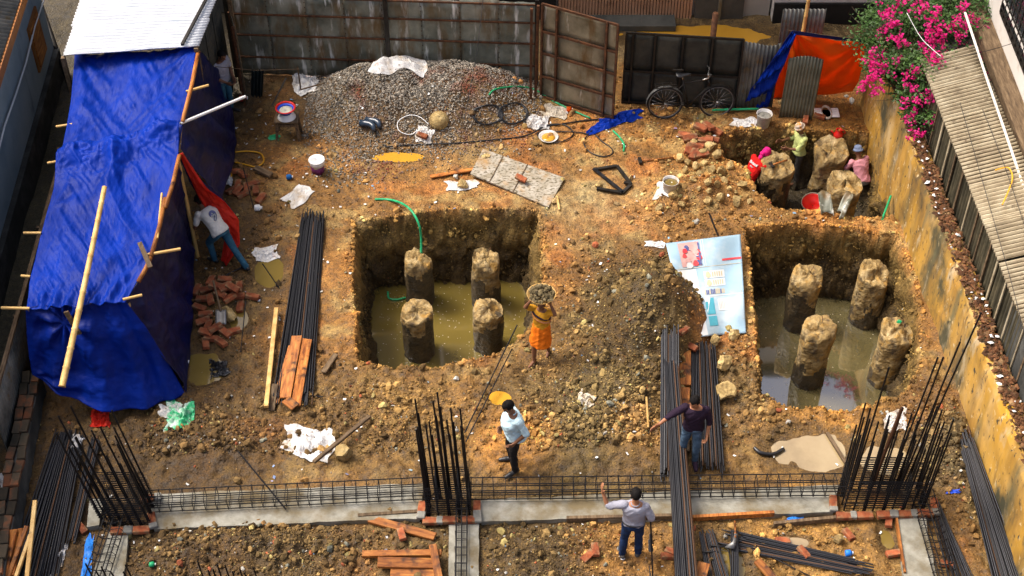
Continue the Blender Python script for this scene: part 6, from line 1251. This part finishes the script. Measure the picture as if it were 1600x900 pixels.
# ---------------------------------------------------------------- bicycle, hoses, vessels, tools
def bicycle():
    a, b = G(1040, 163, .33), G(1121, 160, .33); d = (b - a); d.z = 0; wb = d.length; d.normalize(); s = V3((-d.y, d.x, 0)); ln = .12; up = (Z + s * ln).normalized(); r = .325; g0 = V3((a.x, a.y, 0)) + Z * max(0, gz(a.x, a.y))
    t = thing('bicycle', 'black bicycle leaning against the dark tin gate', 'bicycle', g0)
    def L(x, z, y=0): return g0 + d * x + up * z + s * y
    for x in (0, wb):
        w_ = MB().tube([L(x + r * math.cos(q), r + r * math.sin(q)) for q in np.linspace(0, 2 * math.pi, 33)[:-1]], .015, 8, closed=True).build('wheel', M['hose_black'], t)
        MB().tube([L(x + (r - .025) * math.cos(q), r + (r - .025) * math.sin(q)) for q in np.linspace(0, 2 * math.pi, 33)[:-1]], .008, 6, closed=True).build('rim', M['metal_grey'], w_)
        mb = MB()
        for k in range(20): q = 2 * math.pi * k / 20; mb.tube([L(x + .02 * math.cos(q + 1.2), r + .02 * math.sin(q + 1.2), .03 * (-1) ** k), L(x + (r - .03) * math.cos(q), r + (r - .03) * math.sin(q))], .0022, 4)
        mb.tube([L(x, r, -.05), L(x, r, .05)], .02, 8); tag(mb.build('spokes', M['chrome'], w_), kind='stuff')
        MB().grid([[L(x + (r + .035) * math.cos(q), r + (r + .035) * math.sin(q), y) for y in (-.03, -.012, .012, .03)] for q in np.linspace(.35 if x else .55, 2.6 if x else 3.3, 18)]).build('mudguard', M['metal_grey'] if not x else M['iron'], t)
    bb_ = (.43, .27); st = (.30, .80); hd = (wb - .20, .80); hd2 = (wb - .16, .66)
    fr = MB()
    for p, q, w_ in [(bb_, st, .016), ((st[0] + .01, st[1] - .06), hd, .016), (bb_, hd2, .018), (hd, hd2, .02), (bb_, (0, r), .011), ((st[0] + .01, st[1] - .08), (0, r), .010)]: fr.tube([L(*p), L(*q)], w_, 8)
    fr.build('frame', M['iron'], t)
    MB().tube([L(*hd2), L(wb - .12, .5), L(wb, r)], .013, 8).build('fork', M['iron'], t)
    MB().tube([L(hd[0] - .16, .98, -.26), L(hd[0] - .05, 1.0, -.24), L(hd[0] + .03, .97, -.1), L(hd[0] - .01, .93, 0), L(hd[0] + .03, .97, .1), L(hd[0] - .05, 1.0, .24), L(hd[0] - .16, .98, .26)], .012, 8).build('handlebar', M['chrome'], t)
    MB().tube([L(*hd), L(hd[0] - .01, .94)], .013, 8).build('stem', M['chrome'], t); MB().tube([L(*st), L(st[0] - .02, .90)], .012, 8).build('seat_post', M['chrome'], t)
    sd_ = MB(); sd_.rings([[L(st[0] - .02 + x, .92 + .03 * math.sin(q) + (.02 if x < -.05 else 0), w_ * math.cos(q)) for q in np.linspace(0, 2 * math.pi, 13)[:-1]] for x, w_ in ((-.12, .05), (-.11, .09), (-.03, .085), (.06, .04), (.15, .02), (.16, .008))]); sd_.build('saddle', M['black_plastic'], t)
    cr = MB()
    for y in (-.07, 0, .07): cr.bar(L(-.22, .70, y), L(.2, .72, y), .012)
    for x in (-.2, -.06, .1): cr.bar(L(x, .705, -.07), L(x, .705, .07), .012)
    for y in (-.07, .07): cr.tube([L(-.08, .70, y), L(0, r, y * .7)], .006, 5)
    cr.build('carrier', M['iron'], t)
    MB().lathe(L(*bb_, .03), [(.01, 0), (.085, 0), (.09, .006), (.01, .006)], 20, rot=(s.to_track_quat('Z', 'Y'))).build('chainring', M['iron'], t)
    for sg in (-1, 1): MB().bar(L(*bb_, .05 * sg), L(bb_[0] + .13 * sg, bb_[1] - .1 * sg, .06 * sg), .02, .012).bar(L(bb_[0] + .13 * sg, bb_[1] - .1 * sg, .06 * sg), L(bb_[0] + .13 * sg, bb_[1] - .1 * sg, .15 * sg), .05, .02).build('pedal', M['iron'], t)
    tag(MB().box(L(.2, 1.0, .03), (.2, .03, .03)).build('tool_grip', M['iron'], t), None)
bicycle()
def hose(label, pts, r, m, up=.025, cat='hose', name='hose', n=6, fixz=None):
    A = [P(*p[:2], up) if len(p) == 2 else G(*p) for p in pts]; A = [A[0]] + A + [A[-1]]; out = []
    for i in range(1, len(A) - 2):
        for k in range(n):
            t_ = k / n; p0, p1, p2, p3 = A[i - 1:i + 3]; out.append(.5 * ((2 * p1) + (p2 - p0) * t_ + (2 * p0 - 5 * p1 + 4 * p2 - p3) * t_ ** 2 + (3 * p1 - p0 - 3 * p2 + p3) * t_ ** 3))
    out.append(A[-1]); return tag(MB().tube(out, r, 8).build(name, m, loc=out[0]), label, cat)
def coil(cx, cy, rx, ry, k, ph, up): return [(cx + rx * (1 + .07 * math.sin(i * 1.7)) * math.cos(i * math.pi / 6 + ph), cy + ry * (1 + .08 * math.sin(i * 2.1)) * math.sin(i * math.pi / 6 + ph)) for i in range(k * 12 + 1)]
hose('left coil of the black hose lying on the gravel heap', coil(762, 181, 23, 15, 5, 0, 0), .014, M['hose_black'], .03)
hose('right coil of the black hose lying on the gravel heap', coil(802, 179, 22, 16, 6, math.pi, 0), .014, M['hose_black'], .03)
hose('black hose snaking from the yard over to the open gate', [(598, 232), (640, 228), (700, 226), (760, 221), (820, 214), (850, 200), (880, 195), (912, 190), (935, 188)], .013, M['hose_black'])
hose('looping black cable around the bowl of orange liquid', [(842, 205), (850, 198), (880, 196), (896, 210), (880, 222), (855, 224), (842, 216), (845, 208), (900, 208), (920, 212)], .011, M['hose_black'])
hose('large loose loop of black cable below the blue tarp scrap', [(925, 205), (912, 222), (920, 238), (940, 246), (955, 243), (956, 234), (940, 222), (930, 212)], .011, M['hose_black'])
hose('green hose running from the coils behind the gate posts', [(764, 150), (772, 142), (790, 138), (812, 137), (836, 142), (858, 156), (890, 172), (922, 186)], .016, M['hose_green'])
hose('short end of green hose right of the blue tarp scrap', [(958, 206), (968, 216), (975, 228), (974, 238)], .018, M['hose_green'])
hose('green hose curving over the pit edge onto the far left pile', [(586, 313), (610, 314), (630, 319, .12), (645, 332, .18), (655, 352, .05), (658, 372, -.22), (658, 396, -.46)], .022, M['hose_green'])
hose('small green hose loop floating in the left pit beside a pile', [(606, 456, -1.48), (608, 466, -1.48), (620, 468, -1.48), (634, 465, -1.48)], .018, M['hose_green'])
hose('yellow cable curling out of the tent by the red lining', [(368, 239), (390, 238), (408, 242), (412, 254), (400, 262), (380, 258), (362, 255), (356, 266), (362, 276), (350, 286), (345, 288)], .014, M['hose_yellow'], cat='cable', name='cable')
hose('white cord loop at the foot of the gravel heap', [(670, 196), (655, 184), (638, 182), (622, 192), (624, 206), (640, 212), (652, 206)], .008, M['white_plastic'], cat='cord', name='cord')
hose('green plastic pipe lying left of the cement bucket at the far pit', [(1112, 176), (1140, 175), (1185, 174)], .022, M['hose_green'], .06, cat='pipe', name='pipe')
rodg = rod('green_rod', G(1378, 344, .0), G(1392, 306, .1), .02, M['hose_green']); tag(rodg, 'green rod leaning on the ochre wall between the two pits', 'rod')
hose('orange rope hanging on the shed roof', [(1555, 266, 2.6), (1575, 262, 2.66), (1582, 278, 2.66), (1575, 300, 2.63), (1566, 320, 2.6)], .012, M['hose_yellow'], cat='rope', name='rope')
for lab, pts in [('white cable sagging from the bougainvillea towards the white building', [(1417, 20, 2.9), (1440, 60, 2.7), (1470, 88, 2.8)]), ('thin cable running from the flowers to the white building wall', [(1470, 94, 2.6), (1540, 80, 3.2), (1600, 62, 4.0)]), ('dark cable running down the shed roof', [(1500, 160, 2.65), (1540, 300, 2.6), (1580, 440, 2.55), (1600, 520, 2.5)]), ('second dark cable crossing the shed roof', [(1535, 170, 2.7), (1570, 260, 2.68), (1610, 380, 2.66)]), ('thin cable hanging in front of the tin fence', [(755, -5, 1.9), (748, 60, 1.4), (738, 120, .9), (724, 195, .5)])]:
    hose(lab, pts, .005, M['white_plastic'] if 'white cable' in lab else M['hose_black'], cat='cable', name='cable')
# vessels
def lathe_thing(name, label, cat, p, parts, rot=None):
    t = thing(name, label, cat, p)
    for nm, prof, m in parts: solid(MB().lathe(p, prof, 22, rot=rot).build(nm, m, t), .004)
    return t
p = P(497, 268); lathe_thing('paint_bucket', 'white and purple paint bucket standing alone in the yard', 'bucket', p, [('body', [(.005, .0), (.115, 0), (.125, .17)], M['purple_print']), ('upper_body', [(.1255, .168), (.137, .27)], M['white_plastic']), ('lid', [(.145, .262), (.145, .285), (.128, .29), (.12, .28), (.005, .281)], M['white_plastic'])])
p = P(1192, 196); t = lathe_thing('cement_bucket', 'cement smeared white bucket at the back rim of the dry pit', 'bucket', p, [('body', [(.005, .0), (.11, 0), (.14, .28), (.15, .285)], M['sack']), ('cement', [(.136, .22), (.07, .225), (.002, .23)], M['mortar'])])
p = P(1047, 296); t = lathe_thing('cement_bucket', 'round bucket of brown slurry beside the stone heap', 'bucket', p, [('body', [(.005, .0), (.12, 0), (.135, .2), (.145, .205)], M['sack']), ('slurry', [(.132, .15), (.07, .152), (.002, .15)], M['puddle_olive'])])
p = P(857, 217); lathe_thing('basin', 'shallow bowl of orange liquid among the black hoses', 'bowl', p, [('bowl', [(.01, .01), (.1, .01), (.17, .06), (.185, .065)], M['sack']), ('liquid', [(.125, .04), (.06, .041), (.002, .041)], M['puddle'])])
p = P(686, 190); lathe_thing('head_pan', 'upturned dusty round pan on the gravel heap', 'pan', p + Z * .02, [('pan', [(.185, .0), (.175, .05), (.13, .12), (.06, .155), (.004, .16)], M['stone'])], rot=Euler((.5, .1, 0)))
p = G(1270, 321, -1.06); t = lathe_thing('basin', 'wide basin with a red inside at the front edge of the dry pit', 'basin', p, [('bowl', [(.01, .0), (.12, .01), (.185, .10), (.20, .11)], M['red_plastic']), ('rim', [(.195, .105), (.215, .115), (.20, .125)], M['sack_dirty'])], rot=Euler((.25, -.2, 0)))
p = P(1310, 208); lathe_thing('water_jug', 'small red plastic water jug at the back rim of the dry pit', 'jug', p, [('body', [(.005, 0), (.07, 0), (.09, .05), (.085, .1), (.04, .14), (.04, .17), (.055, .18)], M['red_plastic'])]); 
t = bpy.data.objects['water_jug']; MB().tube([p + V3((.085, 0, .06)), p + V3((.13, 0, .1)), p + V3((.1, 0, .15)), p + V3((.045, 0, .16))], .01, 6).build('handle', M['red_plastic'], t)
MB().tube([p + V3((-.08, 0, .08)), p + V3((-.14, 0, .15))], .014, 6).build('spout', M['red_plastic'], t)
# stool with basins
p = P(452, 213); t = thing('wooden_stool', 'dark wooden stool holding basins left of the gravel heap', 'stool', p)
for x in (-.19, .19):
    for y in (-.13, .13): MB().bar(p + V3((x * 1.1, y * 1.1, 0)), p + V3((x * .9, y * .9, .42)), .05).build('leg', M['old_timber'], t)
MB().box(p + Z * .44, (.44, .32, .035), bev=.008).build('seat', M['old_timber'], t)
for y in (-.13, .13): MB().bar(p + V3((-.19, y, .36)), p + V3((.19, y, .36)), .03, .05).build('apron', M['old_timber'], t)
lathe_thing('basin', 'white enamel basin upside down on the stool', 'basin', p + Z * .46, [('bowl', [(.17, .0), (.15, .02), (.11, .09), (.10, .1)], M['white_plastic'])])
lathe_thing('basin', 'red rimmed blue bowl of porridge stacked on the stool', 'bowl', p + Z * .565, [('bowl', [(.02, .0), (.1, .005), (.15, .09)], M['blue_plastic']), ('rim', [(.15, .085), (.185, .10), (.185, .115), (.155, .105)], M['red_plastic']), ('inner_ring', [(.15, .09), (.12, .045)], M['blue_plastic']), ('porridge', [(.122, .05), (.06, .053), (.002, .052)], M['food'])])
# boots
for i, (dx, lab) in enumerate([(0, 'dark rubber boot lying nearest on the gravel heap'), (.10, 'dark rubber boot lying behind its pair on the gravel heap')]):
    p = P(562, 196, .06) + V3((dx + .02, dx * .9, 0)); mb = MB(); pts = [p, p + V3((.10, -.03, .015)), p + V3((.19, -.07, .03)), p + V3((.24, -.13, .03)), p + V3((.26, -.22, .0))]
    mb.tube(pts, [.062, .064, .058, .055, .035], 12); o = mb.build('rubber_boot', M['rubber'], loc=p); tag(o, lab, 'boot', 'pair of rubber boots'); MB().tube([p - V3((.006, -.002, .001)), p + V3((.012, -.004, .002))], .068, 12).build('cuff', M['rubber'], o)
    MB().tube([pts[2] - Z * .05, pts[3] - Z * .052, pts[4] - Z * .02], [.03, .035, .025], 8).build('sole', M['black_plastic'], o)
# black bent metal frame
t = thing('metal_frame', 'bent black metal channel frame lying on the yard', 'frame', P(957, 285)); pp = [P(x, y, .04) for x, y in [(927, 268), (964, 262), (986, 291), (972, 304), (932, 297)]]
for a, b in zip(pp[:-1], pp[1:]): MB().bar(a, b, .055, .04).build('channel', M['iron'], t)
MB().bar(pp[0] + Z * .03, pp[3] + Z * .03, .06, .03).build('brace', M['metal_grey'] if False else M['steel'], t); MB().bar(P(975, 288, .05), P(986, 291, .05), .05, .04).build('stub', M['iron'], t)
# latrine pan
p = P(1291, 178); t = thing('squat_pan', 'white squat latrine pan set in the ground before the orange tarp', 'latrine', p)
for sg in (-1, 1):
    MB().box(p + V3((sg * .155, 0, .03)), (.16, .26, .03), bev=.008).build('foot_rest', M['white_plastic'], t)
    for k in range(5): MB().box(p + V3((sg * .155, -.1 + k * .05, .05)), (.13, .018, .012)).build('ridge', M['white_plastic'], t)
MB().rings([[p + V3((.085 * k * math.cos(q), .17 * k * math.sin(q) + .0, z)) for q in np.linspace(0, 2 * math.pi, 25)[:-1]] for k, z in ((1.18, .03), (1.15, .06), (1.0, .06), (.9, .01), (.6, .0))], cap=False).build('bowl', M['sack_dirty'], t)
MB().rings([[p + V3((.075 * k * math.cos(q), .15 * k * math.sin(q), .022)) for q in np.linspace(0, 2 * math.pi, 25)[:-1]] for k in (1, .5, .05)]).build('drain', M['black_plastic'], t)
# cut drum halves
for i, (px, py, rz, lab) in enumerate([(1292, 345, .1, 'left half of a cut metal drum on the ridge between pits'), (1308, 343, -.5, 'right half of a cut metal drum leaning on the ridge between pits')]):
    p = P(px, py, .02); mb = MB(); g_ = []
    for k in range(7):
        z = k / 6 * .42; g_.append([p + Matrix.Rotation(rz, 3, 'Z') @ V3((.11 * math.cos(a), .11 * math.sin(a) + z * .85, .08 + z * .45 + .01 * math.sin(a * 5 + k))) for a in np.linspace(-.2 - i, 2.9 - i * .8, 14)])
    solid(mb.grid(g_).build('drum_half', M['tin'], loc=p), .005); tag(bpy.data.objects['drum_half' if not i else 'drum_half.001'], lab, 'drum')
# tools
def hammer(label, p, q, hd_m='iron', hs=(.045, .14, .045), name='hammer'):
    t = thing(name, label, name.replace('_', ' '), p); d = (q - p).normalized(); s = d.cross(Z).normalized(); MB().tube([p, (p + q) / 2 + Z * .004, q], [.016, .014, .017], 8).build('handle', M['timber'], t)
    MB().box(p, hs, Matrix((d, s, d.cross(s))).transposed(), bev=.008).build('head', M[hd_m], t); return t
hammer('hammer with a wooden handle lying on the right concrete strip', P(1089, 800, .045), P(1113, 783, .05))
hammer('small hammer lying on the flat topped pile in the dry pit', G(1206, 258, .0), G(1230, 250, .02))
hammer('iron hammer lying in the yard near the stone heap', P(1000, 254, .04), P(1052, 249, .04), name='sledge_hammer', hs=(.06, .16, .06))
p = P(1150, 838, .16); t = thing('axe', 'axe with a pale steel blade resting on the bars at the bottom', 'axe', p); solid(MB().grid([[G(1147, 834, .2), G(1152, 834, .2)], [G(1145, 846, .2), G(1150, 847, .18)], [G(1132, 855, .16), G(1147, 858, .16)]]).build('blade', M['metal_grey'], t), .015); MB().tube([P(1147, 822, .12), G(1149, 840, .2)], .016, 8).build('handle', M['timber'], t)
p = P(345, 505, .1); t = thing('shovel', 'grey shovel standing in the brick heap beside the tent', 'shovel', p); g_ = []
for k in range(7): g_.append([G(337 + 8.5 * (1 + .2 * (1 - k / 6) * 0) * (i / 4 - .5) * 2 * 1 + 8, 484 + k * 3.8, .22 - k * .014 + .03 * abs(i / 4 - .5)) for i in range(5)])
solid(MB().grid(g_).build('blade', M['metal_grey'], t), .006); rod('handle', G(345, 486, .22), G(333, 438, .55), .018, M['old_timber'], t)
# small bits
for lab, px, py, r, m, nm, cat in [('small blue plastic bottle lying above the printed sack', 452, 280, .05, 'cloth_blue', 'bottle', 'bottle'), ('white paper cup lying left of the bar stack', 403, 329, .06, 'white_plastic', 'cup', 'cup'), ('white cup hanging at the corner of the dark tent side', 288, 570, .06, 'white_plastic', 'cup', 'cup'), ('blue plastic scrap at the bottom right pool', 1325, 868, .05, 'blue_paint', 'plastic_scrap', 'litter'), ('bright green scrap in the mud at the bottom left', 238, 885, .04, 'hose_green', 'plastic_scrap', 'litter'), ('red plastic scrap on the ground behind the side panel', 380, 158, .07, 'red_plastic', 'plastic_scrap', 'litter'), ('orange cone scrap by the open gate', 889, 174, .05, 'orange', 'plastic_scrap', 'litter')]:
    p = P(px, py); t = thing(nm, lab, cat, p); MB().tube([p + V3((-r * .9, 0, r)), p + V3((-r * .8, 0, r)), p + V3((r * .6, .01, r)), p + V3((r * .8, .01, r)), p + V3((r * 1.15, .01, r))], [r * .75, r * .95, r, r * .5, r * .4], 12).build('body', M[m], t); MB().tube([p + V3((r * 1.1, .01, r)), p + V3((r * 1.35, .01, r))], r * .48, 10).build('rim', M['white_plastic'], t)
for x, lab in ((.0, 'left brown shoe on the white sack on top of the gravel'), (.13, 'middle brown shoe on the white sack on top of the gravel'), (.3, 'right brown shoe on the white sack on top of the gravel')):
    p = P(612, 98, .14) + V3((x, 0, 0)); mb = MB(); capsule(mb, p, p + V3((.10, -.06 + x * .3, .0)), .035, .04); capsule(mb, p, p + V3((-.05, .03, .01)), .036, .032); o = mb.build('shoe', M['old_timber'], loc=p); tag(o, lab, 'shoe')
for px, lab in ((1250, 'white lidded bucket behind the bamboo pole'), (1263, 'white lidded bucket behind the tall corrugated sheet')):
    p = G(px, 50); lathe_thing('lidded_bucket', lab, 'bucket', p, [('body', [(.005, .0), (.12, 0), (.14, .36)], M['white_plastic']), ('lid', [(.155, .35), (.155, .385), (.13, .40), (.005, .40)], M['white_plastic'])])
tag(MB().tube([G(345, 88, .9), G(366, 130, .4)], .06, 10).build('grey_pipe', M['metal_grey'], loc=G(345, 88, .9)), 'short grey pipe leaning beside the man behind the tent', 'pipe')
for i, (a, b) in enumerate([((425, 165, .1), (447, 122, .7)), ((470, 140, .2), (465, 104, .8)), ((506, 130, .3), (470, 140, .4))]): tag(rod('stick', G(*a), G(*b), .014, M['old_timber' if i else 'metal_grey']), ['grey stick leaning under the draped white sack', 'brown stick holding up the draped white sack', 'stick lying between gravel and draped sack'][i], 'stick')
for k, (px, py, lab) in enumerate([(1188, 706, 'black curled rubber strip left of the pale puddle')]): hose(lab, [(px - 10, py - 4), (px, py + 4), (px + 20, py + 6), (px + 36, py - 2)], .03, M['black_plastic'], .04, cat='rubber', name='rubber_strip')
hose('muddy leather belt like strip by the wet bricks', [(378, 420), (360, 428), (345, 440), (340, 452)], .012, M['hose_black'], cat='cable', name='cable')

# ---------------------------------------------------------------- scattered stones, clods, gravel and litter
rng = np.random.RandomState(5)
def ico():
    bm = bmesh.new(); bmesh.ops.create_icosphere(bm, subdivisions=1, radius=1); v = np.array([x.co[:] for x in bm.verts]); bm.verts.index_update(); f = np.array([[q.index for q in x.verts] for x in bm.faces]); bm.free(); return v, f
IV, IF = ico()
TPL = []
for k in range(10):
    v = IV.copy()
    for _ in range(5):
        nrm = rng.normal(size=3); nrm /= np.linalg.norm(nrm); e = v @ nrm - rng.uniform(.45, .8); v -= np.outer(np.clip(e, 0, None), nrm)
    TPL.append(v * rng.uniform(.85, 1.15, (12, 1)) * np.array([1, rng.uniform(.65, 1), rng.uniform(.5, .9)]))
TPL = np.array(TPL)
def scatter(name, pos, r, m, col=None, kind='stuff', flat=1.0, parent=None):
    n = len(pos); T = TPL[rng.randint(0, 10, n)]; q = rng.normal(size=(n, 4)); q /= np.linalg.norm(q, axis=1, keepdims=True); w_, x, y, z = q.T
    Rm = np.stack([1 - 2 * (y * y + z * z), 2 * (x * y - z * w_), 2 * (x * z + y * w_), 2 * (x * y + z * w_), 1 - 2 * (x * x + z * z), 2 * (y * z - x * w_), 2 * (x * z - y * w_), 2 * (y * z + x * w_), 1 - 2 * (x * x + y * y)], 1).reshape(n, 3, 3)
    V = np.einsum('nij,nkj->nki', Rm, T) * r[:, None, None]; V[..., 2] *= flat; V += pos[:, None, :]
    Fq = (IF[None] + (np.arange(n) * 12)[:, None, None]).reshape(-1, 3); c = None if col is None else np.repeat(col, 12, 0)
    o = link(name, fast_mesh(name, V.reshape(-1, 3), Fq, m, False, c, 3)); return tag(o, kind=kind)
def spread(n, x0, x1, y0, y1, wf):
    x, y = rng.uniform(x0, x1, n), rng.uniform(y0, y1, n); k = rng.rand(n) < wf(x, y); return x[k], y[k]
def gauss_w(x, y, L):
    s = np.zeros_like(x)
    for px, py, rx, ry, a in L: cx, cy = hp(px, py); s = np.maximum(s, a * np.exp(-(((x - cx) / rx) ** 2 + ((y - cy) / ry) ** 2) ** 1.5))
    return s
def inpuddle(x, y):
    m = np.zeros(len(x), bool)
    for px, py, rx, ry, z0, mm in PUDDLES: cx, cy = hp(px, py, z0); m |= ((x - cx) / rx) ** 2 + ((y - cy) / ry) ** 2 < 1.0
    return m
# gravel heap
gw = lambda x, y: gauss_w(x, y, [(655, 140, 2.1, 1.45, 1), (560, 160, 1.3, 1.1, .8), (745, 150, 1.3, 1.1, .8), (640, 215, 1.6, .5, .35), (560, 250, .8, .6, .25)])
x, y = spread(38000, -3.9, .6, 2.2, 6.0, gw); z = ground_h(x, y); r = rng.uniform(.013, .03, len(x)); scatter('gravel', np.stack([x, y, z + r * .3], 1), r, M['gravel'])
# clods over the whole site
STRIP = [(232, 770, 664, 826), (742, 755, 1312, 815)]
def wclod(x, y):
    d = np.min(np.stack(pit_d(x, y)), 0)
    w_ = .17 - .15 * gauss_w(x, y, [(900, 320, 1.3, 1.0, 1), (620, 290, 1.2, .8, .8), (530, 430, .35, 1.6, 1), (870, 570, .4, .5, .9), (800, 700, .7, .4, .8), (985, 860, .6, .5, .7), (1310, 190, .8, .5, 1), (1000, 690, .3, .6, .8)]) + gauss_w(x, y, [(1000, 455, 1.05, 1.2, 1), (950, 560, 1.3, 1.6, .95), (940, 680, 1.5, 1.0, .95), (860, 850, 1.2, .7, .9), (360, 850, 2.0, .8, .9), (300, 710, 1.5, .8, .7), (600, 650, 1.2, .9, .7), (600, 730, 1.5, .5, .6), (1160, 590, .6, 1.3, .6), (1070, 330, .8, .5, .9), (1110, 280, .8, .6, .7), (1480, 710, .7, 1.1, .8), (1250, 850, 1.2, .6, .35), (1250, 340, 1.4, .25, .7), (350, 480, .6, 1.2, .3), (1050, 200, 1, .5, .5), (450, 720, 1.5, .7, .6), (1180, 660, .9, .5, .5), (780, 880, 1, .6, .3)])
    w_ = np.where((d > -.15) & (d < .25), np.maximum(w_, .25), w_); w_ = np.where(d < -.3, .12, w_)
    yl = np.where(x < -1.0, -3.93 + (x + 5) * .02, -3.9 + (x) * .035); on = (np.abs(y - yl) < .36) & (x > -5.9) & (x < 5.0)
    w_ = np.where(on, .02, w_); w_ = np.where(gw(x, y) > .3, .05, w_); w_ = np.where(x > wx(y) - .05, 0, w_); w_ = np.where(inpuddle(x, y), .004, w_)
    lane = x < -5.6 - .35 * (y + 2) * 0 - .0; return np.where(lane, w_ * .3, w_) * (.55 + .9 * np.clip(fbm(x * 1.7, y * 1.7, 3, 2) + .4, 0, 1))
x, y = spread(195000, -7.4, 7.2, -6.5, 6.0, wclod); ds = pit_d(x, y); z = ground_h(x, y, ds); n = len(x)
r = .0105 * (1 - rng.rand(n)) ** -.42; big = gauss_w(x, y, [(930, 690, 1.6, .8, 1), (340, 720, 1.6, 1.0, 1), (1480, 700, .7, 1, .8), (350, 850, 2, .8, .7)]); r = np.clip(r * (1 + .55 * big), .010, .085)
keep = ~((z < -1.45)); x, y, z, r = x[keep], y[keep], z[keep], r[keep]; ds = [d[keep] for d in ds]
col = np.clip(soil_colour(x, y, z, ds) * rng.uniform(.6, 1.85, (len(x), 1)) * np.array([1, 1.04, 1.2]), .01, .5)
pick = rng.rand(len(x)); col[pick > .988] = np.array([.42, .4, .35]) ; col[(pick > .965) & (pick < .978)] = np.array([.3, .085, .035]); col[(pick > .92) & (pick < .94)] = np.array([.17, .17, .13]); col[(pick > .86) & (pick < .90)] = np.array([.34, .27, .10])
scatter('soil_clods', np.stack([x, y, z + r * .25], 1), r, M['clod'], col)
# stones and lumps sticking out of the pit walls
PX = []
for i, (p, fl, wl) in enumerate(PITS):
    lo, hi = p.min(0) - .3, p.max(0) + .3; x, y = rng.uniform(lo[0], hi[0], 160000), rng.uniform(lo[1], hi[1], 160000); d = pit_d(x, y)[i]; k = (d < .05) & (d > -.34) & (x < wx(y) - .03); PX.append(np.stack([x[k], y[k]], 1))
xy = np.concatenate(PX); xy = xy[rng.permutation(len(xy))[:18000]]; x, y = xy.T; ds = pit_d(x, y); z = ground_h(x, y, ds); k = z > -1.5; x, y, z, ds = x[k], y[k], z[k], [q[k] for q in ds]
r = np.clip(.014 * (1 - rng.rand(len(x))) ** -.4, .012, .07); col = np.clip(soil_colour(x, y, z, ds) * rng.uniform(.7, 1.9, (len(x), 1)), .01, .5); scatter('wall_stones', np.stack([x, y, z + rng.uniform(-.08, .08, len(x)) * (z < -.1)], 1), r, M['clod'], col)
# litter: scraps of paper and plastic trodden into the mud
def scraps(name, n, m, s0, s1, wf, box=(-7, 6.8, -6.4, 5.5)):
    x, y = spread(n, *box, wf); z = ground_h(x, y); k = z > -1.3; x, y, z = x[k], y[k], z[k]; n = len(x); s = rng.uniform(s0, s1, n); a = rng.uniform(0, 6.3, n); V = []
    for i in range(n):
        u = np.array([math.cos(a[i]), math.sin(a[i]), rng.uniform(-.4, .4)]) * s[i]; v = np.array([-math.sin(a[i]), math.cos(a[i]), rng.uniform(-.4, .4)]) * s[i] * rng.uniform(.3, .9); c = np.array([x[i], y[i], z[i] + .02 + s[i] * .2]); V += [c - u - v, c + u - v * .6, c + u * .7 + v, c - u * .8 + v * .8]
    return tag(link(name, fast_mesh(name, np.array(V), np.arange(n * 4).reshape(-1, 4), m)), kind='stuff')
lw = lambda x, y: np.clip(.25 + gauss_w(x, y, [(400, 300, 1.2, 1.6, 1), (440, 170, 1.2, .8, .9), (540, 290, 1.5, .8, .6), (950, 220, 1.6, .5, .6), (380, 520, .8, 1.2, .7)]), 0, 1) * (x < wx(y) - .1)
scraps('paper_litter', 900, M['litter'], .010, .032, lw); scraps('coloured_litter', 260, M['litter_col'], .012, .035, lw)
for i in (0, 1):   # flecks floating on the pit water
    p, fl, wl = PITS[i]; lo, hi = p.min(0), p.max(0); x, y = spread(900 if not i else 350, lo[0], hi[0], lo[1], hi[1], lambda x, y: (pit_d(x, y)[i] < -.35) * .8); s = rng.uniform(.003, .010, len(x)); V = []
    for k in range(len(x)): c = np.array([x[k], y[k], wl + .004]); V += [c + np.array([-s[k], -s[k] * .6, 0]), c + np.array([s[k], -s[k] * .8, 0]), c + np.array([s[k] * .8, s[k] * .7, 0]), c + np.array([-s[k], s[k], 0])]
    tag(link('floating_flecks', fast_mesh('floating_flecks', np.array(V), np.arange(len(x) * 4).reshape(-1, 4), M['sack_dirty'])), kind='stuff')

print('TRIS', sum(len(o.data.polygons) * (1 if len(o.data.polygons) and o.data.polygons[0].loop_total == 3 else 2) for o in COL.objects if o.type == 'MESH'))
